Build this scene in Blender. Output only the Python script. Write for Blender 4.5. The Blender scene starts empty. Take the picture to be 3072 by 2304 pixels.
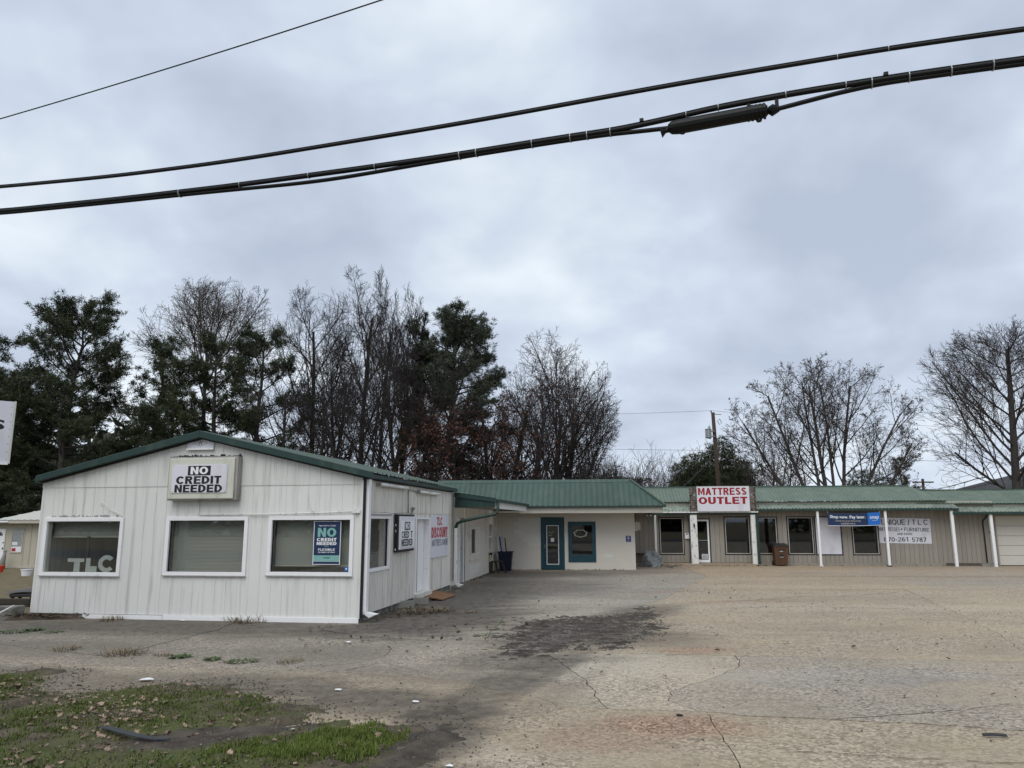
import bpy, math, random
import numpy as np
from mathutils import Matrix, Vector
from mathutils.geometry import tessellate_polygon
R_ = math.radians
scene = bpy.context.scene
COL = scene.collection
rnd = random.Random(7)
rng = np.random.default_rng(7)

# ------------------------------------------------------------------ camera
cam_d = bpy.data.cameras.new('camera')
cam_d.sensor_width = 36.0
cam_d.lens = 36.0 * 2250 / 3072
cam_d.clip_start = 0.05
cam_d.clip_end = 3000
cam = bpy.data.objects.new('camera', cam_d)
COL.objects.link(cam)
TH = math.atan((1563 - 1152) / 2250)
RHO = 0.003
f_ = Vector((0, math.cos(TH), math.sin(TH)))
u_ = Vector((0, -math.sin(TH), math.cos(TH)))
r_ = Vector((1, 0, 0))
rt = r_ * math.cos(RHO) - u_ * math.sin(RHO)
up = u_ * math.cos(RHO) + r_ * math.sin(RHO)
cam.matrix_world = Matrix(((rt.x, up.x, -f_.x, 0), (rt.y, up.y, -f_.y, 0), (rt.z, up.z, -f_.z, 2.1), (0, 0, 0, 1)))
scene.camera = cam

# ------------------------------------------------------------------ sky and sun (overcast)
SUN_EL, SUN_AZ = R_(52), R_(200)          # high, behind the camera and a little to the left
world = bpy.data.worlds.new('World')
scene.world = world
world.use_nodes = True
wt = world.node_tree
for n in list(wt.nodes):
    wt.nodes.remove(n)
def wn(t, **k):
    n = wt.nodes.new(t)
    for a, b in k.items():
        setattr(n, a, b)
    return n
sky = wn('ShaderNodeTexSky', sky_type='NISHITA', sun_disc=False, sun_elevation=SUN_EL, sun_rotation=SUN_AZ)
sky.air_density = 1.4; sky.dust_density = 2.0
tc = wn('ShaderNodeTexCoord')
sep = wn('ShaderNodeSeparateXYZ')
wt.links.new(tc.outputs['Generated'], sep.inputs[0])
zc = wn('ShaderNodeMath', operation='MAXIMUM'); zc.inputs[1].default_value = 0.0
wt.links.new(sep.outputs['Z'], zc.inputs[0])
za = wn('ShaderNodeMath', operation='ADD'); za.inputs[1].default_value = 0.42
wt.links.new(zc.outputs[0], za.inputs[0])
dv = []
for ax in ('X', 'Y'):
    d = wn('ShaderNodeMath', operation='DIVIDE')
    wt.links.new(sep.outputs[ax], d.inputs[0]); wt.links.new(za.outputs[0], d.inputs[1]); dv.append(d)
cmb = wn('ShaderNodeCombineXYZ')
wt.links.new(dv[0].outputs[0], cmb.inputs[0]); wt.links.new(dv[1].outputs[0], cmb.inputs[1])
def wnoise(scale, detail, rough, dist, loc):
    mp = wn('ShaderNodeMapping'); mp.inputs['Location'].default_value = loc
    wt.links.new(cmb.outputs[0], mp.inputs[0])
    n = wn('ShaderNodeTexNoise'); n.inputs['Scale'].default_value = scale; n.inputs['Detail'].default_value = detail
    n.inputs['Roughness'].default_value = rough; n.inputs['Distortion'].default_value = dist
    wt.links.new(mp.outputs[0], n.inputs['Vector'])
    return n
n1 = wnoise(1.5, 5, 0.5, 0.35, (3.1, 1.2, 0))
n2 = wnoise(4.6, 4, 0.5, 0.2, (0.4, 7.7, 0))
ad = wn('ShaderNodeMath', operation='MULTIPLY_ADD'); ad.inputs[1].default_value = 0.48
wt.links.new(n2.outputs[0], ad.inputs[0]); wt.links.new(n1.outputs[0], ad.inputs[2])
ramp = wn('ShaderNodeValToRGB')
cr = ramp.color_ramp
cr.elements[0].position = 0.57; cr.elements[0].color = (4.25, 4.85, 5.95, 1)
cr.elements[1].position = 0.92; cr.elements[1].color = (7.3, 7.95, 8.6, 1)
e = cr.elements.new(0.74); e.color = (5.4, 6.1, 7.2, 1)
wt.links.new(ad.outputs[0], ramp.inputs[0])
# brighter towards the horizon, as in the photograph
hz = wn('ShaderNodeMapRange'); hz.inputs[1].default_value = 0.0; hz.inputs[2].default_value = 0.35
hz.inputs[3].default_value = 1.10; hz.inputs[4].default_value = 1.0
wt.links.new(zc.outputs[0], hz.inputs[0])
vs = wn('ShaderNodeVectorMath', operation='SCALE')
wt.links.new(ramp.outputs[0], vs.inputs[0]); wt.links.new(hz.outputs[0], vs.inputs['Scale'])
mx = wn('ShaderNodeMix', data_type='RGBA'); mx.inputs[0].default_value = 0.96
wt.links.new(sky.outputs[0], mx.inputs[6]); wt.links.new(vs.outputs[0], mx.inputs[7])
bg = wn('ShaderNodeBackground'); bg.inputs[1].default_value = 0.1
wt.links.new(mx.outputs[2], bg.inputs[0])
wo = wn('ShaderNodeOutputWorld')
wt.links.new(bg.outputs[0], wo.inputs[0])

sun_d = bpy.data.lights.new('sun', 'SUN')
sun_d.energy = 1.5
sun_d.angle = R_(50)
sun_d.color = (1.0, 0.97, 0.93)
sun = bpy.data.objects.new('sun', sun_d)
COL.objects.link(sun)
# NISHITA: rotation 0 puts the sun at +Y, turning clockwise
sdir = Vector((math.sin(SUN_AZ) * math.cos(SUN_EL), math.cos(SUN_AZ) * math.cos(SUN_EL), math.sin(SUN_EL)))
sun.rotation_euler = (-sdir).to_track_quat('-Z', 'Y').to_euler()
vw = scene.view_settings
vw.view_transform = 'Standard'; vw.look = 'None'; vw.exposure = 0.22; vw.gamma = 1.0; vw.use_curve_mapping = False

# ------------------------------------------------------------------ materials
def new_mat(name):
    m = bpy.data.materials.new(name); m.use_nodes = True
    nt = m.node_tree
    return m, nt, nt.nodes['Principled BSDF']
def nz(nt, scale, detail=4, vec=None, rough=0.55, mapscale=None, coord='Object', dist=0.0):
    t = nt.nodes.new('ShaderNodeTexCoord')
    src = t.outputs[coord] if vec is None else vec
    if mapscale:
        mp = nt.nodes.new('ShaderNodeMapping'); mp.inputs['Scale'].default_value = mapscale
        nt.links.new(src, mp.inputs[0]); src = mp.outputs[0]
    n = nt.nodes.new('ShaderNodeTexNoise'); n.inputs['Scale'].default_value = scale
    n.inputs['Detail'].default_value = detail; n.inputs['Roughness'].default_value = rough
    n.inputs['Distortion'].default_value = dist
    nt.links.new(src, n.inputs['Vector'])
    return n.outputs[0]
def mr(nt, src, a, b, c=0.0, d=1.0):
    n = nt.nodes.new('ShaderNodeMapRange'); n.interpolation_type = 'SMOOTHSTEP'
    for i, v in zip((1, 2, 3, 4), (a, b, c, d)):
        n.inputs[i].default_value = v
    nt.links.new(src, n.inputs[0])
    return n.outputs[0]
def mixc(nt, fac, a, b, blend='MIX'):
    n = nt.nodes.new('ShaderNodeMix'); n.data_type = 'RGBA'; n.blend_type = blend
    if isinstance(fac, float): n.inputs[0].default_value = fac
    else: nt.links.new(fac, n.inputs[0])
    for i, v in ((6, a), (7, b)):
        if isinstance(v, tuple): n.inputs[i].default_value = (v[0], v[1], v[2], 1)
        else: nt.links.new(v, n.inputs[i])
    return n.outputs[2]
def mth(nt, op, a, b=None):
    n = nt.nodes.new('ShaderNodeMath'); n.operation = op
    for i, v in ((0, a), (1, b)):
        if v is None: continue
        if isinstance(v, (int, float)): n.inputs[i].default_value = v
        else: nt.links.new(v, n.inputs[i])
    return n.outputs[0]
def bump(nt, bs, h, strength, dist=0.02):
    b = nt.nodes.new('ShaderNodeBump'); b.inputs['Strength'].default_value = strength; b.inputs['Distance'].default_value = dist
    nt.links.new(h, b.inputs['Height']); nt.links.new(b.outputs[0], bs.inputs['Normal'])
def mul(c, k): return tuple(min(1, x * k) for x in c)

def mat(name, col, rough=0.7, var=0.12, scale=3.0, dirt=None, dirt_amt=0.5, dirt_scale=(1, 1, 1), dirt_freq=2.0, dirt_th=(0.5, 0.72),
        rand=0.0, bump_s=0.0, bump_scale=40.0, metal=0.0, spec=0.35, second=None):
    m, nt, bs = new_mat(name)
    c = mixc(nt, nz(nt, scale, 5), mul(col, 1 - var), mul(col, 1 + var))
    if second:      # a second coat colour in irregular patches
        c = mixc(nt, mr(nt, nz(nt, second[1], 4), second[2], second[2] + 0.06), c, second[0])
    if dirt:
        d = mr(nt, nz(nt, dirt_freq, 6, mapscale=dirt_scale), dirt_th[0], dirt_th[1], 0.0, dirt_amt)
        c = mixc(nt, d, c, dirt)
    if rand:
        oi = nt.nodes.new('ShaderNodeObjectInfo')
        k = mr(nt, oi.outputs['Random'], 0, 1, 1 - rand, 1 + rand)
        v = nt.nodes.new('ShaderNodeVectorMath'); v.operation = 'SCALE'
        nt.links.new(c, v.inputs[0]); nt.links.new(k, v.inputs['Scale']); c = v.outputs[0]
    nt.links.new(c, bs.inputs['Base Color'])
    bs.inputs['Roughness'].default_value = rough; bs.inputs['Metallic'].default_value = metal
    bs.inputs['Specular IOR Level'].default_value = spec
    if bump_s: bump(nt, bs, nz(nt, bump_scale, 4), bump_s, 0.01)
    return m
def glass(name, tint=(0.82, 0.86, 0.86), ior=1.9):
    m, nt, bs = new_mat(name); nt.nodes.remove(bs)
    tr = nt.nodes.new('ShaderNodeBsdfTransparent'); tr.inputs[0].default_value = (*tint, 1)
    gl = nt.nodes.new('ShaderNodeBsdfGlossy'); gl.inputs['Roughness'].default_value = 0.02; gl.inputs[0].default_value = (0.9, 0.92, 0.95, 1)
    fr = nt.nodes.new('ShaderNodeFresnel')
    ge = nt.nodes.new('ShaderNodeNewGeometry'); mi_ = nt.nodes.new('ShaderNodeMapRange')      # the same reflection from both faces of the pane
    mi_.inputs[3].default_value = ior; mi_.inputs[4].default_value = 1 / ior
    nt.links.new(ge.outputs['Backfacing'], mi_.inputs[0]); nt.links.new(mi_.outputs[0], fr.inputs[0])
    mi = nt.nodes.new('ShaderNodeMixShader')
    nt.links.new(fr.outputs[0], mi.inputs[0]); nt.links.new(tr.outputs[0], mi.inputs[1]); nt.links.new(gl.outputs[0], mi.inputs[2])
    nt.links.new(mi.outputs[0], nt.nodes['Material Output'].inputs[0])
    return m

M = {}
M['siding'] = mat('painted_siding', (0.67, 0.675, 0.64), 0.55, 0.05, 1.2, (0.33, 0.31, 0.27), 0.55, (3.2, 3.2, 0.22), 2.4, (0.48, 0.78), rand=0.035, spec=0.3)
M['siding_side'] = mat('painted_siding_side', (0.66, 0.64, 0.585), 0.6, 0.05, 1.2, (0.30, 0.27, 0.22), 0.65, (5, 5, 0.3), 2.6, (0.46, 0.76), rand=0.04, spec=0.3)
M['white'] = mat('white_paint', (0.80, 0.80, 0.80), 0.45, 0.04, 3, (0.45, 0.43, 0.40), 0.4, (2, 2, 2), 3, (0.58, 0.75))
M['white_worn'] = mat('worn_white_paint', (0.72, 0.72, 0.70), 0.65, 0.06, 3, (0.25, 0.23, 0.20), 0.7, (2, 2, 1), 5, (0.55, 0.68), bump_s=0.2)
M['green'] = mat('dark_green_metal', (0.014, 0.040, 0.033), 0.45, 0.14, 1.5, (0.07, 0.10, 0.085), 0.4, (1, 1, 0.4), 3, spec=0.4)
M['green_roof'] = mat('green_roof_metal', (0.048, 0.085, 0.066), 0.5, 0.16, 0.8, (0.075, 0.11, 0.09), 0.6, (2, 2, 0.4), 1.2, (0.42, 0.7), rand=0.07, spec=0.4)
M['green_pale'] = mat('faded_green_roof', (0.115, 0.155, 0.118), 0.5, 0.12, 0.9, (0.165, 0.20, 0.155), 0.6, (2, 2, 0.5), 1.6, (0.42, 0.72), rand=0.06, spec=0.35)
M['green_canopy'] = mat('weathered_canopy_metal', (0.22, 0.255, 0.205), 0.5, 0.2, 1.4, (0.06, 0.10, 0.075), 0.7, (3, 3, 0.6), 2.2, (0.45, 0.7), rand=0.12, spec=0.35)
M['beige'] = mat('beige_fascia', (0.46, 0.43, 0.37), 0.7, 0.06, 2, (0.25, 0.22, 0.18), 0.5, (0.6, 0.6, 3), 3)
M['soffit'] = mat('soffit_board', (0.42, 0.38, 0.31), 0.8, 0.1, 2, (0.2, 0.16, 0.11), 0.5, (1, 1, 1), 2)
M['block'] = mat('painted_block', (0.62, 0.585, 0.515), 0.75, 0.05, 1.3, (0.36, 0.33, 0.28), 0.6, (1, 1, 1), 1.6, (0.5, 0.72), rand=0.010, bump_s=0.35, bump_scale=60)
M['mortar'] = mat('painted_mortar', (0.55, 0.515, 0.45), 0.85, 0.06, 2)
M['block_pale'] = mat('repainted_block', (0.66, 0.645, 0.60), 0.7, 0.04, 2, rand=0.02, bump_s=0.3, bump_scale=60)
M['board'] = mat('taupe_siding_board', (0.295, 0.27, 0.228), 0.75, 0.07, 2, (0.20, 0.175, 0.13), 0.5, (3, 3, 0.4), 2.2, rand=0.05, bump_s=0.15)
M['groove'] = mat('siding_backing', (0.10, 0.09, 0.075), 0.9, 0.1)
M['teal'] = mat('teal_paint', (0.006, 0.048, 0.066), 0.45, 0.1, 2, (0.03, 0.09, 0.11), 0.4, spec=0.4)
M['trim_dark'] = mat('dark_navy_trim', (0.02, 0.02, 0.035), 0.6, 0.1)
M['black'] = mat('black_plastic', (0.012, 0.012, 0.014), 0.5, 0.1)
M['cable'] = mat('cable_jacket', (0.004, 0.0045, 0.0045), 0.5, 0.1, spec=0.25)
M['interior'] = mat('interior_wall', (0.22, 0.20, 0.17), 0.9, 0.1)
M['floor_in'] = mat('interior_floor', (0.10, 0.09, 0.08), 0.7, 0.2)
M['blind'] = mat('window_blind', (0.33, 0.345, 0.30), 0.6, 0.06, 0.8)
M['glass'] = glass('window_glass', (0.95, 0.96, 0.955), ior=1.85)
M['glass_dark'] = glass('dusty_glass', (0.55, 0.58, 0.60), 1.75)
M['sign_white'] = mat('sign_face', (0.66, 0.66, 0.71), 0.5, 0.04, 1.5, (0.45, 0.44, 0.44), 0.4, (1, 1, 0.4), 2)
M['cab_cream'] = mat('sign_cabinet_cream', (0.56, 0.57, 0.48), 0.6, 0.05, 2, (0.36, 0.34, 0.28), 0.5, (1, 1, 0.4), 3)
M['cab_frame'] = mat('weathered_aluminium', (0.36, 0.34, 0.32), 0.55, 0.15, 4, (0.16, 0.13, 0.11), 0.6, metal=0.3)
M['ink'] = mat('black_lettering', (0.012, 0.012, 0.016), 0.6, 0.05)
M['ink_navy'] = mat('faded_navy_lettering', (0.035, 0.04, 0.075), 0.7, 0.2, 20)
M['red'] = mat('red_lettering', (0.42, 0.018, 0.03), 0.5, 0.12, 6)
M['red_dark'] = mat('dark_red_lettering', (0.30, 0.012, 0.022), 0.5, 0.12, 6)
M['navy'] = mat('navy_print', (0.012, 0.03, 0.085), 0.5, 0.08)
M['mint'] = mat('mint_print', (0.20, 0.42, 0.38), 0.5, 0.05)
M['blue'] = mat('bright_blue_print', (0.015, 0.14, 0.50), 0.5, 0.06)
M['blue_sign'] = mat('blue_sign_plate', (0.015, 0.03, 0.22), 0.45, 0.08)
M['letter_white'] = mat('white_lettering', (0.78, 0.79, 0.80), 0.5, 0.03)
M['letter_gold'] = mat('tan_lettering', (0.55, 0.48, 0.38), 0.5, 0.05)
M['letter_fog'] = mat('painted_glass_letters', (0.42, 0.45, 0.43), 0.8, 0.12, 6)
M['steel'] = mat('galvanised_steel', (0.34, 0.36, 0.36), 0.45, 0.12, 6, metal=0.5)
M['foil'] = mat('crumpled_metal_flashing', (0.50, 0.49, 0.46), 0.3, 0.3, 12, (0.2, 0.18, 0.15), 0.6, (1, 1, 1), 8, metal=0.6, bump_s=1.0, bump_scale=14)
M['shingle'] = mat('weathered_wood_shingle', (0.12, 0.095, 0.08), 0.9, 0.35, 5, (0.26, 0.25, 0.24), 0.6, (1, 1, 6), 3, rand=0.35, bump_s=0.5)
M['wood_pole'] = mat('creosoted_wood', (0.062, 0.040, 0.030), 0.85, 0.3, 3, (0.05, 0.045, 0.02), 0.7, (4, 4, 0.3), 2)
M['plywood'] = mat('weathered_plywood', (0.21, 0.11, 0.055), 0.8, 0.2, 3, (0.10, 0.06, 0.035), 0.6, (0.5, 6, 1), 3)
M['old_wood'] = mat('dark_old_timber', (0.045, 0.038, 0.030), 0.85, 0.3, 4)
M['bin_brown'] = mat('brown_plastic', (0.085, 0.042, 0.022), 0.5, 0.1)
M['bin_navy'] = mat('navy_plastic', (0.010, 0.014, 0.035), 0.5, 0.1)
M['red_paint'] = mat('dark_red_paint', (0.10, 0.012, 0.014), 0.5, 0.1)
M['orange_red'] = mat('orange_red_plastic', (0.55, 0.05, 0.02), 0.5, 0.1)
M['tarp'] = mat('grey_plastic_tarp', (0.20, 0.215, 0.215), 0.35, 0.25, 6, (0.34, 0.32, 0.27), 0.5, (1, 1, 1), 4, bump_s=0.6, bump_scale=8)
M['cinder'] = mat('grey_cinder_block', (0.25, 0.245, 0.22), 0.9, 0.15, 12, bump_s=0.4)
M['found'] = mat('stained_foundation', (0.20, 0.19, 0.165), 0.9, 0.25, 3, (0.05, 0.045, 0.035), 0.8, (1, 1, 1), 4, (0.42, 0.6), bump_s=0.4)
M['concrete_old'] = mat('lichened_concrete', (0.24, 0.23, 0.20), 0.9, 0.2, 3, (0.06, 0.055, 0.04), 0.8, (1, 1, 1), 3, (0.42, 0.62), bump_s=0.4)
M['cottage'] = mat('cottage_siding', (0.44, 0.405, 0.325), 0.8, 0.06, 2, rand=0.04)
M['pale_metal'] = mat('pale_metal_roof', (0.58, 0.58, 0.53), 0.5, 0.06, 2)
M['grey_roof'] = mat('dark_grey_metal_roof', (0.085, 0.085, 0.095), 0.5, 0.1)
M['rubber'] = mat('rubber_scrap', (0.03, 0.033, 0.036), 0.55, 0.2, 6)
M['trash'] = mat('white_litter', (0.75, 0.75, 0.76), 0.5, 0.05)
M['brick_red'] = mat('reddish_foundation_brick', (0.16, 0.075, 0.05), 0.9, 0.3, 8)
M['pine_leaf'] = mat('pine_needles', (0.040, 0.052, 0.024), 0.6, 0.35, 0.8, (0.075, 0.083, 0.032), 0.6, (1, 1, 1), 0.9, spec=0.25)
M['pine_leaf2'] = mat('pine_needles_greyish', (0.060, 0.072, 0.045), 0.6, 0.3, 0.8, (0.03, 0.04, 0.02), 0.6, (1, 1, 1), 0.8, spec=0.25)
M['bark'] = mat('grey_bark', (0.062, 0.055, 0.050), 0.9, 0.3, 4, (0.025, 0.022, 0.02), 0.6, (3, 3, 0.5), 2)
M['bark_dark'] = mat('dark_wet_bark', (0.034, 0.030, 0.027), 0.9, 0.3, 4, (0.015, 0.013, 0.012), 0.6, (3, 3, 0.5), 2)
M['twig'] = mat('brown_grey_twigs', (0.060, 0.050, 0.045), 0.9, 0.2, 0.6)
M['twig_dark'] = mat('dark_twigs', (0.034, 0.028, 0.026), 0.9, 0.2, 0.6)
M['pine_bark'] = mat('pine_bark', (0.050, 0.040, 0.034), 0.9, 0.3, 4)
M['oak_leaf_red'] = mat('rusty_oak_leaves', (0.085, 0.037, 0.024), 0.7, 0.45, 1.2)
M['dry_leaf'] = mat('dry_brown_leaves', (0.10, 0.075, 0.06), 0.8, 0.3, 2)
M['fallen'] = mat('fallen_oak_leaf', (0.25, 0.175, 0.125), 0.7, 0.25, 9, rand=0.5)
M['litter'] = mat('leaf_litter', (0.23, 0.165, 0.125), 0.75, 0.5, 5)
M['litter_red'] = mat('dark_leaf_litter', (0.075, 0.054, 0.038), 0.8, 0.45, 6)
M['grass'] = mat('green_grass', (0.088, 0.112, 0.026), 0.6, 0.4, 2.5, (0.15, 0.135, 0.06), 0.6, (1, 1, 1), 1.5, spec=0.2)
M['grass_bright'] = mat('bright_new_grass', (0.115, 0.155, 0.030), 0.6, 0.35, 3, spec=0.2)
M['dead_grass'] = mat('dead_grass', (0.20, 0.16, 0.10), 0.8, 0.35, 3)
M['weed'] = mat('green_weed', (0.06, 0.10, 0.028), 0.6, 0.3, 6)
M['gravel'] = mat('dark_gravel', (0.10, 0.09, 0.08), 0.9, 0.6, 14)
M['asphalt'] = mat('road_asphalt', (0.05, 0.05, 0.05), 0.9, 0.15, 5)
M['twig_pale'] = mat('pale_brown_twigs', (0.085, 0.07, 0.06), 0.9, 0.2, 0.6)

def pavement():
    m, nt, bs = new_mat('exposed_aggregate_concrete')
    geo = nt.nodes.new('ShaderNodeNewGeometry'); P = geo.outputs['Position']
    wob = nz(nt, 1.6, 5, vec=P)
    wob2 = nz(nt, 5.0, 4, vec=P)
    def ell(cx, cy, rx, ry, rot=0, soft=0.5, amp=0.9, w=None):
        mp = nt.nodes.new('ShaderNodeMapping'); mp.vector_type = 'TEXTURE'
        mp.inputs['Location'].default_value = (cx, cy, 0); mp.inputs['Rotation'].default_value = (0, 0, R_(rot)); mp.inputs['Scale'].default_value = (rx, ry, 1000)
        nt.links.new(P, mp.inputs[0])
        ln = nt.nodes.new('ShaderNodeVectorMath'); ln.operation = 'LENGTH'; nt.links.new(mp.outputs[0], ln.inputs[0])
        a = mth(nt, 'MULTIPLY_ADD', w or wob, amp); a.node.inputs[2].default_value = -amp * 0.5
        d = mth(nt, 'ADD', ln.outputs['Value'], a)
        return mr(nt, d, 1 - soft, 1 + soft, 1, 0)
    def sc(mask, k): return mth(nt, 'MULTIPLY', mask, k)
    big = nz(nt, 0.35, 4, vec=P)
    streak = nz(nt, 1.0, 5, vec=P, mapscale=(0.35, 1.6, 1))
    c = mixc(nt, mr(nt, big, 0.35, 0.65), (0.35, 0.288, 0.205), (0.275, 0.234, 0.172))
    c = mixc(nt, mr(nt, streak, 0.45, 0.7, 0, 0.55), c, (0.38, 0.33, 0.245))
    c = mixc(nt, mr(nt, nz(nt, 0.9, 5, vec=P, mapscale=(0.5, 1.5, 1)), 0.52, 0.68, 0, 0.5), c, (0.20, 0.17, 0.125))
    c = mixc(nt, sc(ell(12, 33.0, 13, 4.2, -4), 0.7), c, (0.32, 0.24, 0.165))
    c = mixc(nt, sc(ell(2.4, 26, 3.4, 7, -10, 0.4), 0.75), c, (0.235, 0.215, 0.18))
    c = mixc(nt, sc(ell(-6, 14.0, 7, 3.6, -9, 0.4), 0.85), c, (0.225, 0.20, 0.165))
    c = mixc(nt, mth(nt, 'MULTIPLY', ell(-5, 14, 9, 5, -9, 0.4), mr(nt, streak, 0.5, 0.66, 0, 0.5)), c, (0.25, 0.225, 0.175))
    # lighter worn and patched areas
    for a in ((1.3, 11.6, 1.3, 1.0, 20, 0.6), (3.3, 10.9, 1.2, 0.5, 0, 0.5), (-0.2, 14.9, 1.3, 0.45, -20, 0.5), (2.0, 20.5, 2.2, 0.7, -5, 0.6), (1.5, 18.0, 1.8, 0.5, 30, 0.5),
              (8, 19, 6, 0.8, -3, 0.5), (10, 24.8, 7, 0.7, -4, 0.4), (-0.3, 7.5, 0.25, 0.8, 35, 0.7), (0.9, 7.3, 0.9, 0.35, 10, 0.35), (-4.6, 11.1, 1.6, 0.3, -15, 0.6), (-0.1, 10.2, 0.16, 2.2, -21, 0.4)):
        c = mixc(nt, sc(ell(*a[:5], 0.5), a[5]), c, (0.43, 0.385, 0.305))
    for a in ((5.3, 10.9, 1.5, 0.45, -5, 0.4), (4.2, 10.4, 1.0, 0.35, -5, 0.35), (17, 26.5, 5, 0.9, -3, 0.4)):
        c = mixc(nt, sc(ell(*a[:5], 0.3), a[5]), c, (0.26, 0.25, 0.25))
    c = mixc(nt, sc(ell(12.6, 30.9, 2.2, 0.55, -8, 0.25, 0.4), 0.6), c, (0.17, 0.19, 0.19))
    # exposed aggregate: pebbles of several tones
    vor = nt.nodes.new('ShaderNodeTexVoronoi'); vor.inputs['Scale'].default_value = 34; nt.links.new(P, vor.inputs['Vector'])
    hs = nt.nodes.new('ShaderNodeSeparateColor'); nt.links.new(vor.outputs['Color'], hs.inputs[0])
    peb = mixc(nt, hs.outputs[0], (0.075, 0.06, 0.048), (0.60, 0.52, 0.41))
    agg = mr(nt, nz(nt, 0.55, 5, vec=P), 0.40, 0.62, 0.26, 0.60)
    c = mixc(nt, agg, c, peb)
    rp = mixc(nt, hs.outputs[1], (0.10, 0.055, 0.036), (0.48, 0.34, 0.25))
    for a in ((1.75, 8.35, 0.75, 0.42, -10, 0.85), (1.0, 7.9, 0.7, 0.5, 10, 0.45), (3.0, 12.95, 0.6, 0.33, 10, 0.75), (6.3, 20.6, 1.6, 0.35, 12, 0.4), (4.3, 23.2, 0.9, 0.3, 10, 0.5)):
        c = mixc(nt, sc(ell(*a[:5], 0.45), a[5]), c, rp)
    # grime: damp black mould by the walls, mud carried over by tyres, oil
    dk = ((-5.6, 10.5, 2.6, 0.8, -6, 0.55), (-3.2, 10.5, 1.2, 0.6, -25, 0.6), (-7.6, 11.3, 1.6, 0.5, 0, 0.5), (-7.2, 16.0, 5.0, 1.2, -9, 0.75), (-1.7, 17.2, 1.9, 2.4, -20, 0.9), (-1.2, 21.5, 1.7, 4.2, -9, 0.9), (0.4, 25.5, 2.6, 3.0, -8, 0.65), (0.6, 30.8, 3.2, 1.8, -5, 0.75), (4.0, 32.0, 3.0, 1.2, -5, 0.4),
          (-2.6, 15.2, 1.5, 0.9, -20, 0.4), (-1.4, 11.0, 1.7, 0.45, -20, 0.32), (-1.7, 9.5, 1.2, 0.7, -10, 0.8), (-0.85, 7.9, 0.5, 1.5, -14, 0.85), (-0.5, 9.6, 0.36, 2.6, -20, 0.65), (0.35, 10.6, 0.2, 2.4, -22, 0.5), (-0.1, 12.0, 0.9, 0.9, 0, 0.6), (1.0, 12.2, 0.9, 0.35, 0, 0.4), (0.55, 11.5, 0.35, 1.6, -22, 0.45),
          (0.3, 9.3, 0.2, 2.6, -25, 0.25), (-0.55, 6.6, 0.6, 0.5, 0, 0.7), (1.3, 15.0, 1.25, 2.2, -35, 0.9), (3.0, 18.2, 0.8, 1.9, -30, 0.7), (2.5, 14.2, 1.2, 0.9, 0, 0.5), (-3.4, 12.6, 1.4, 0.8, 0, 0.3), (-8, 13.4, 2.5, 0.8, -10, 0.35), (16, 29, 6, 0.5, -4, 0.25))
    strk = nz(nt, 1.3, 6, vec=P, mapscale=(0.55, 1.7, 1), rough=0.62)
    for a in dk:
        c = mixc(nt, sc(ell(*a[:5], 0.5, 1.3, strk), a[5]), c, mixc(nt, mr(nt, wob2, 0.4, 0.6), (0.062, 0.054, 0.044), (0.115, 0.10, 0.08)))
    mott = nz(nt, 7.0, 6, vec=P, rough=0.65)
    c = mixc(nt, mr(nt, mott, 0.52, 0.70, 0, 0.32), c, (0.13, 0.11, 0.085))
    c = mixc(nt, mr(nt, mott, 0.30, 0.46, 0.22, 0), c, (0.40, 0.36, 0.29))
    oi = nt.nodes.new('ShaderNodeObjectInfo')
    c = mixc(nt, 1.0, c, oi.outputs['Color'], 'MULTIPLY')      # each slab was poured with its own mix
    # hairline cracks
    vd = nt.nodes.new('ShaderNodeTexVoronoi'); vd.feature = 'DISTANCE_TO_EDGE'; vd.inputs['Scale'].default_value = 0.36
    dn = nt.nodes.new('ShaderNodeTexNoise'); dn.inputs['Scale'].default_value = 1.3; dn.inputs['Detail'].default_value = 6; nt.links.new(P, dn.inputs['Vector'])
    va = nt.nodes.new('ShaderNodeVectorMath'); va.operation = 'MULTIPLY_ADD'; va.inputs[1].default_value = (0.9, 0.9, 0); nt.links.new(dn.outputs['Color'], va.inputs[0]); nt.links.new(P, va.inputs[2])
    nt.links.new(va.outputs[0], vd.inputs['Vector'])
    cm = mth(nt, 'MULTIPLY', mr(nt, vd.outputs['Distance'], 0.0, 0.006, 1, 0), mr(nt, nz(nt, 0.7, 2, vec=P), 0.47, 0.56))
    c = mixc(nt, sc(cm, 0.35), c, (0.06, 0.05, 0.04))
    # speckle of grit
    sp = mr(nt, nz(nt, 55, 2, vec=P, rough=0.7), 0.66, 0.74, 0, 0.7)
    c = mixc(nt, sp, c, (0.09, 0.075, 0.06))
    sp2 = mr(nt, nz(nt, 33, 3, vec=P, rough=0.7), 0.66, 0.74, 0, 0.6)
    c = mixc(nt, sp2, c, (0.44, 0.41, 0.35))
    nt.links.new(c, bs.inputs['Base Color'])
    nt.links.new(mr(nt, wob, 0.3, 0.7, 0.7, 0.95), bs.inputs['Roughness'])
    bs.inputs['Specular IOR Level'].default_value = 0.3
    h = mth(nt, 'ADD', mth(nt, 'MULTIPLY', vor.outputs['Distance'], -0.5), nz(nt, 20, 5, vec=P))
    bump(nt, bs, h, 0.22, 0.01)
    return m
M['pavement'] = pavement()
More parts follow.
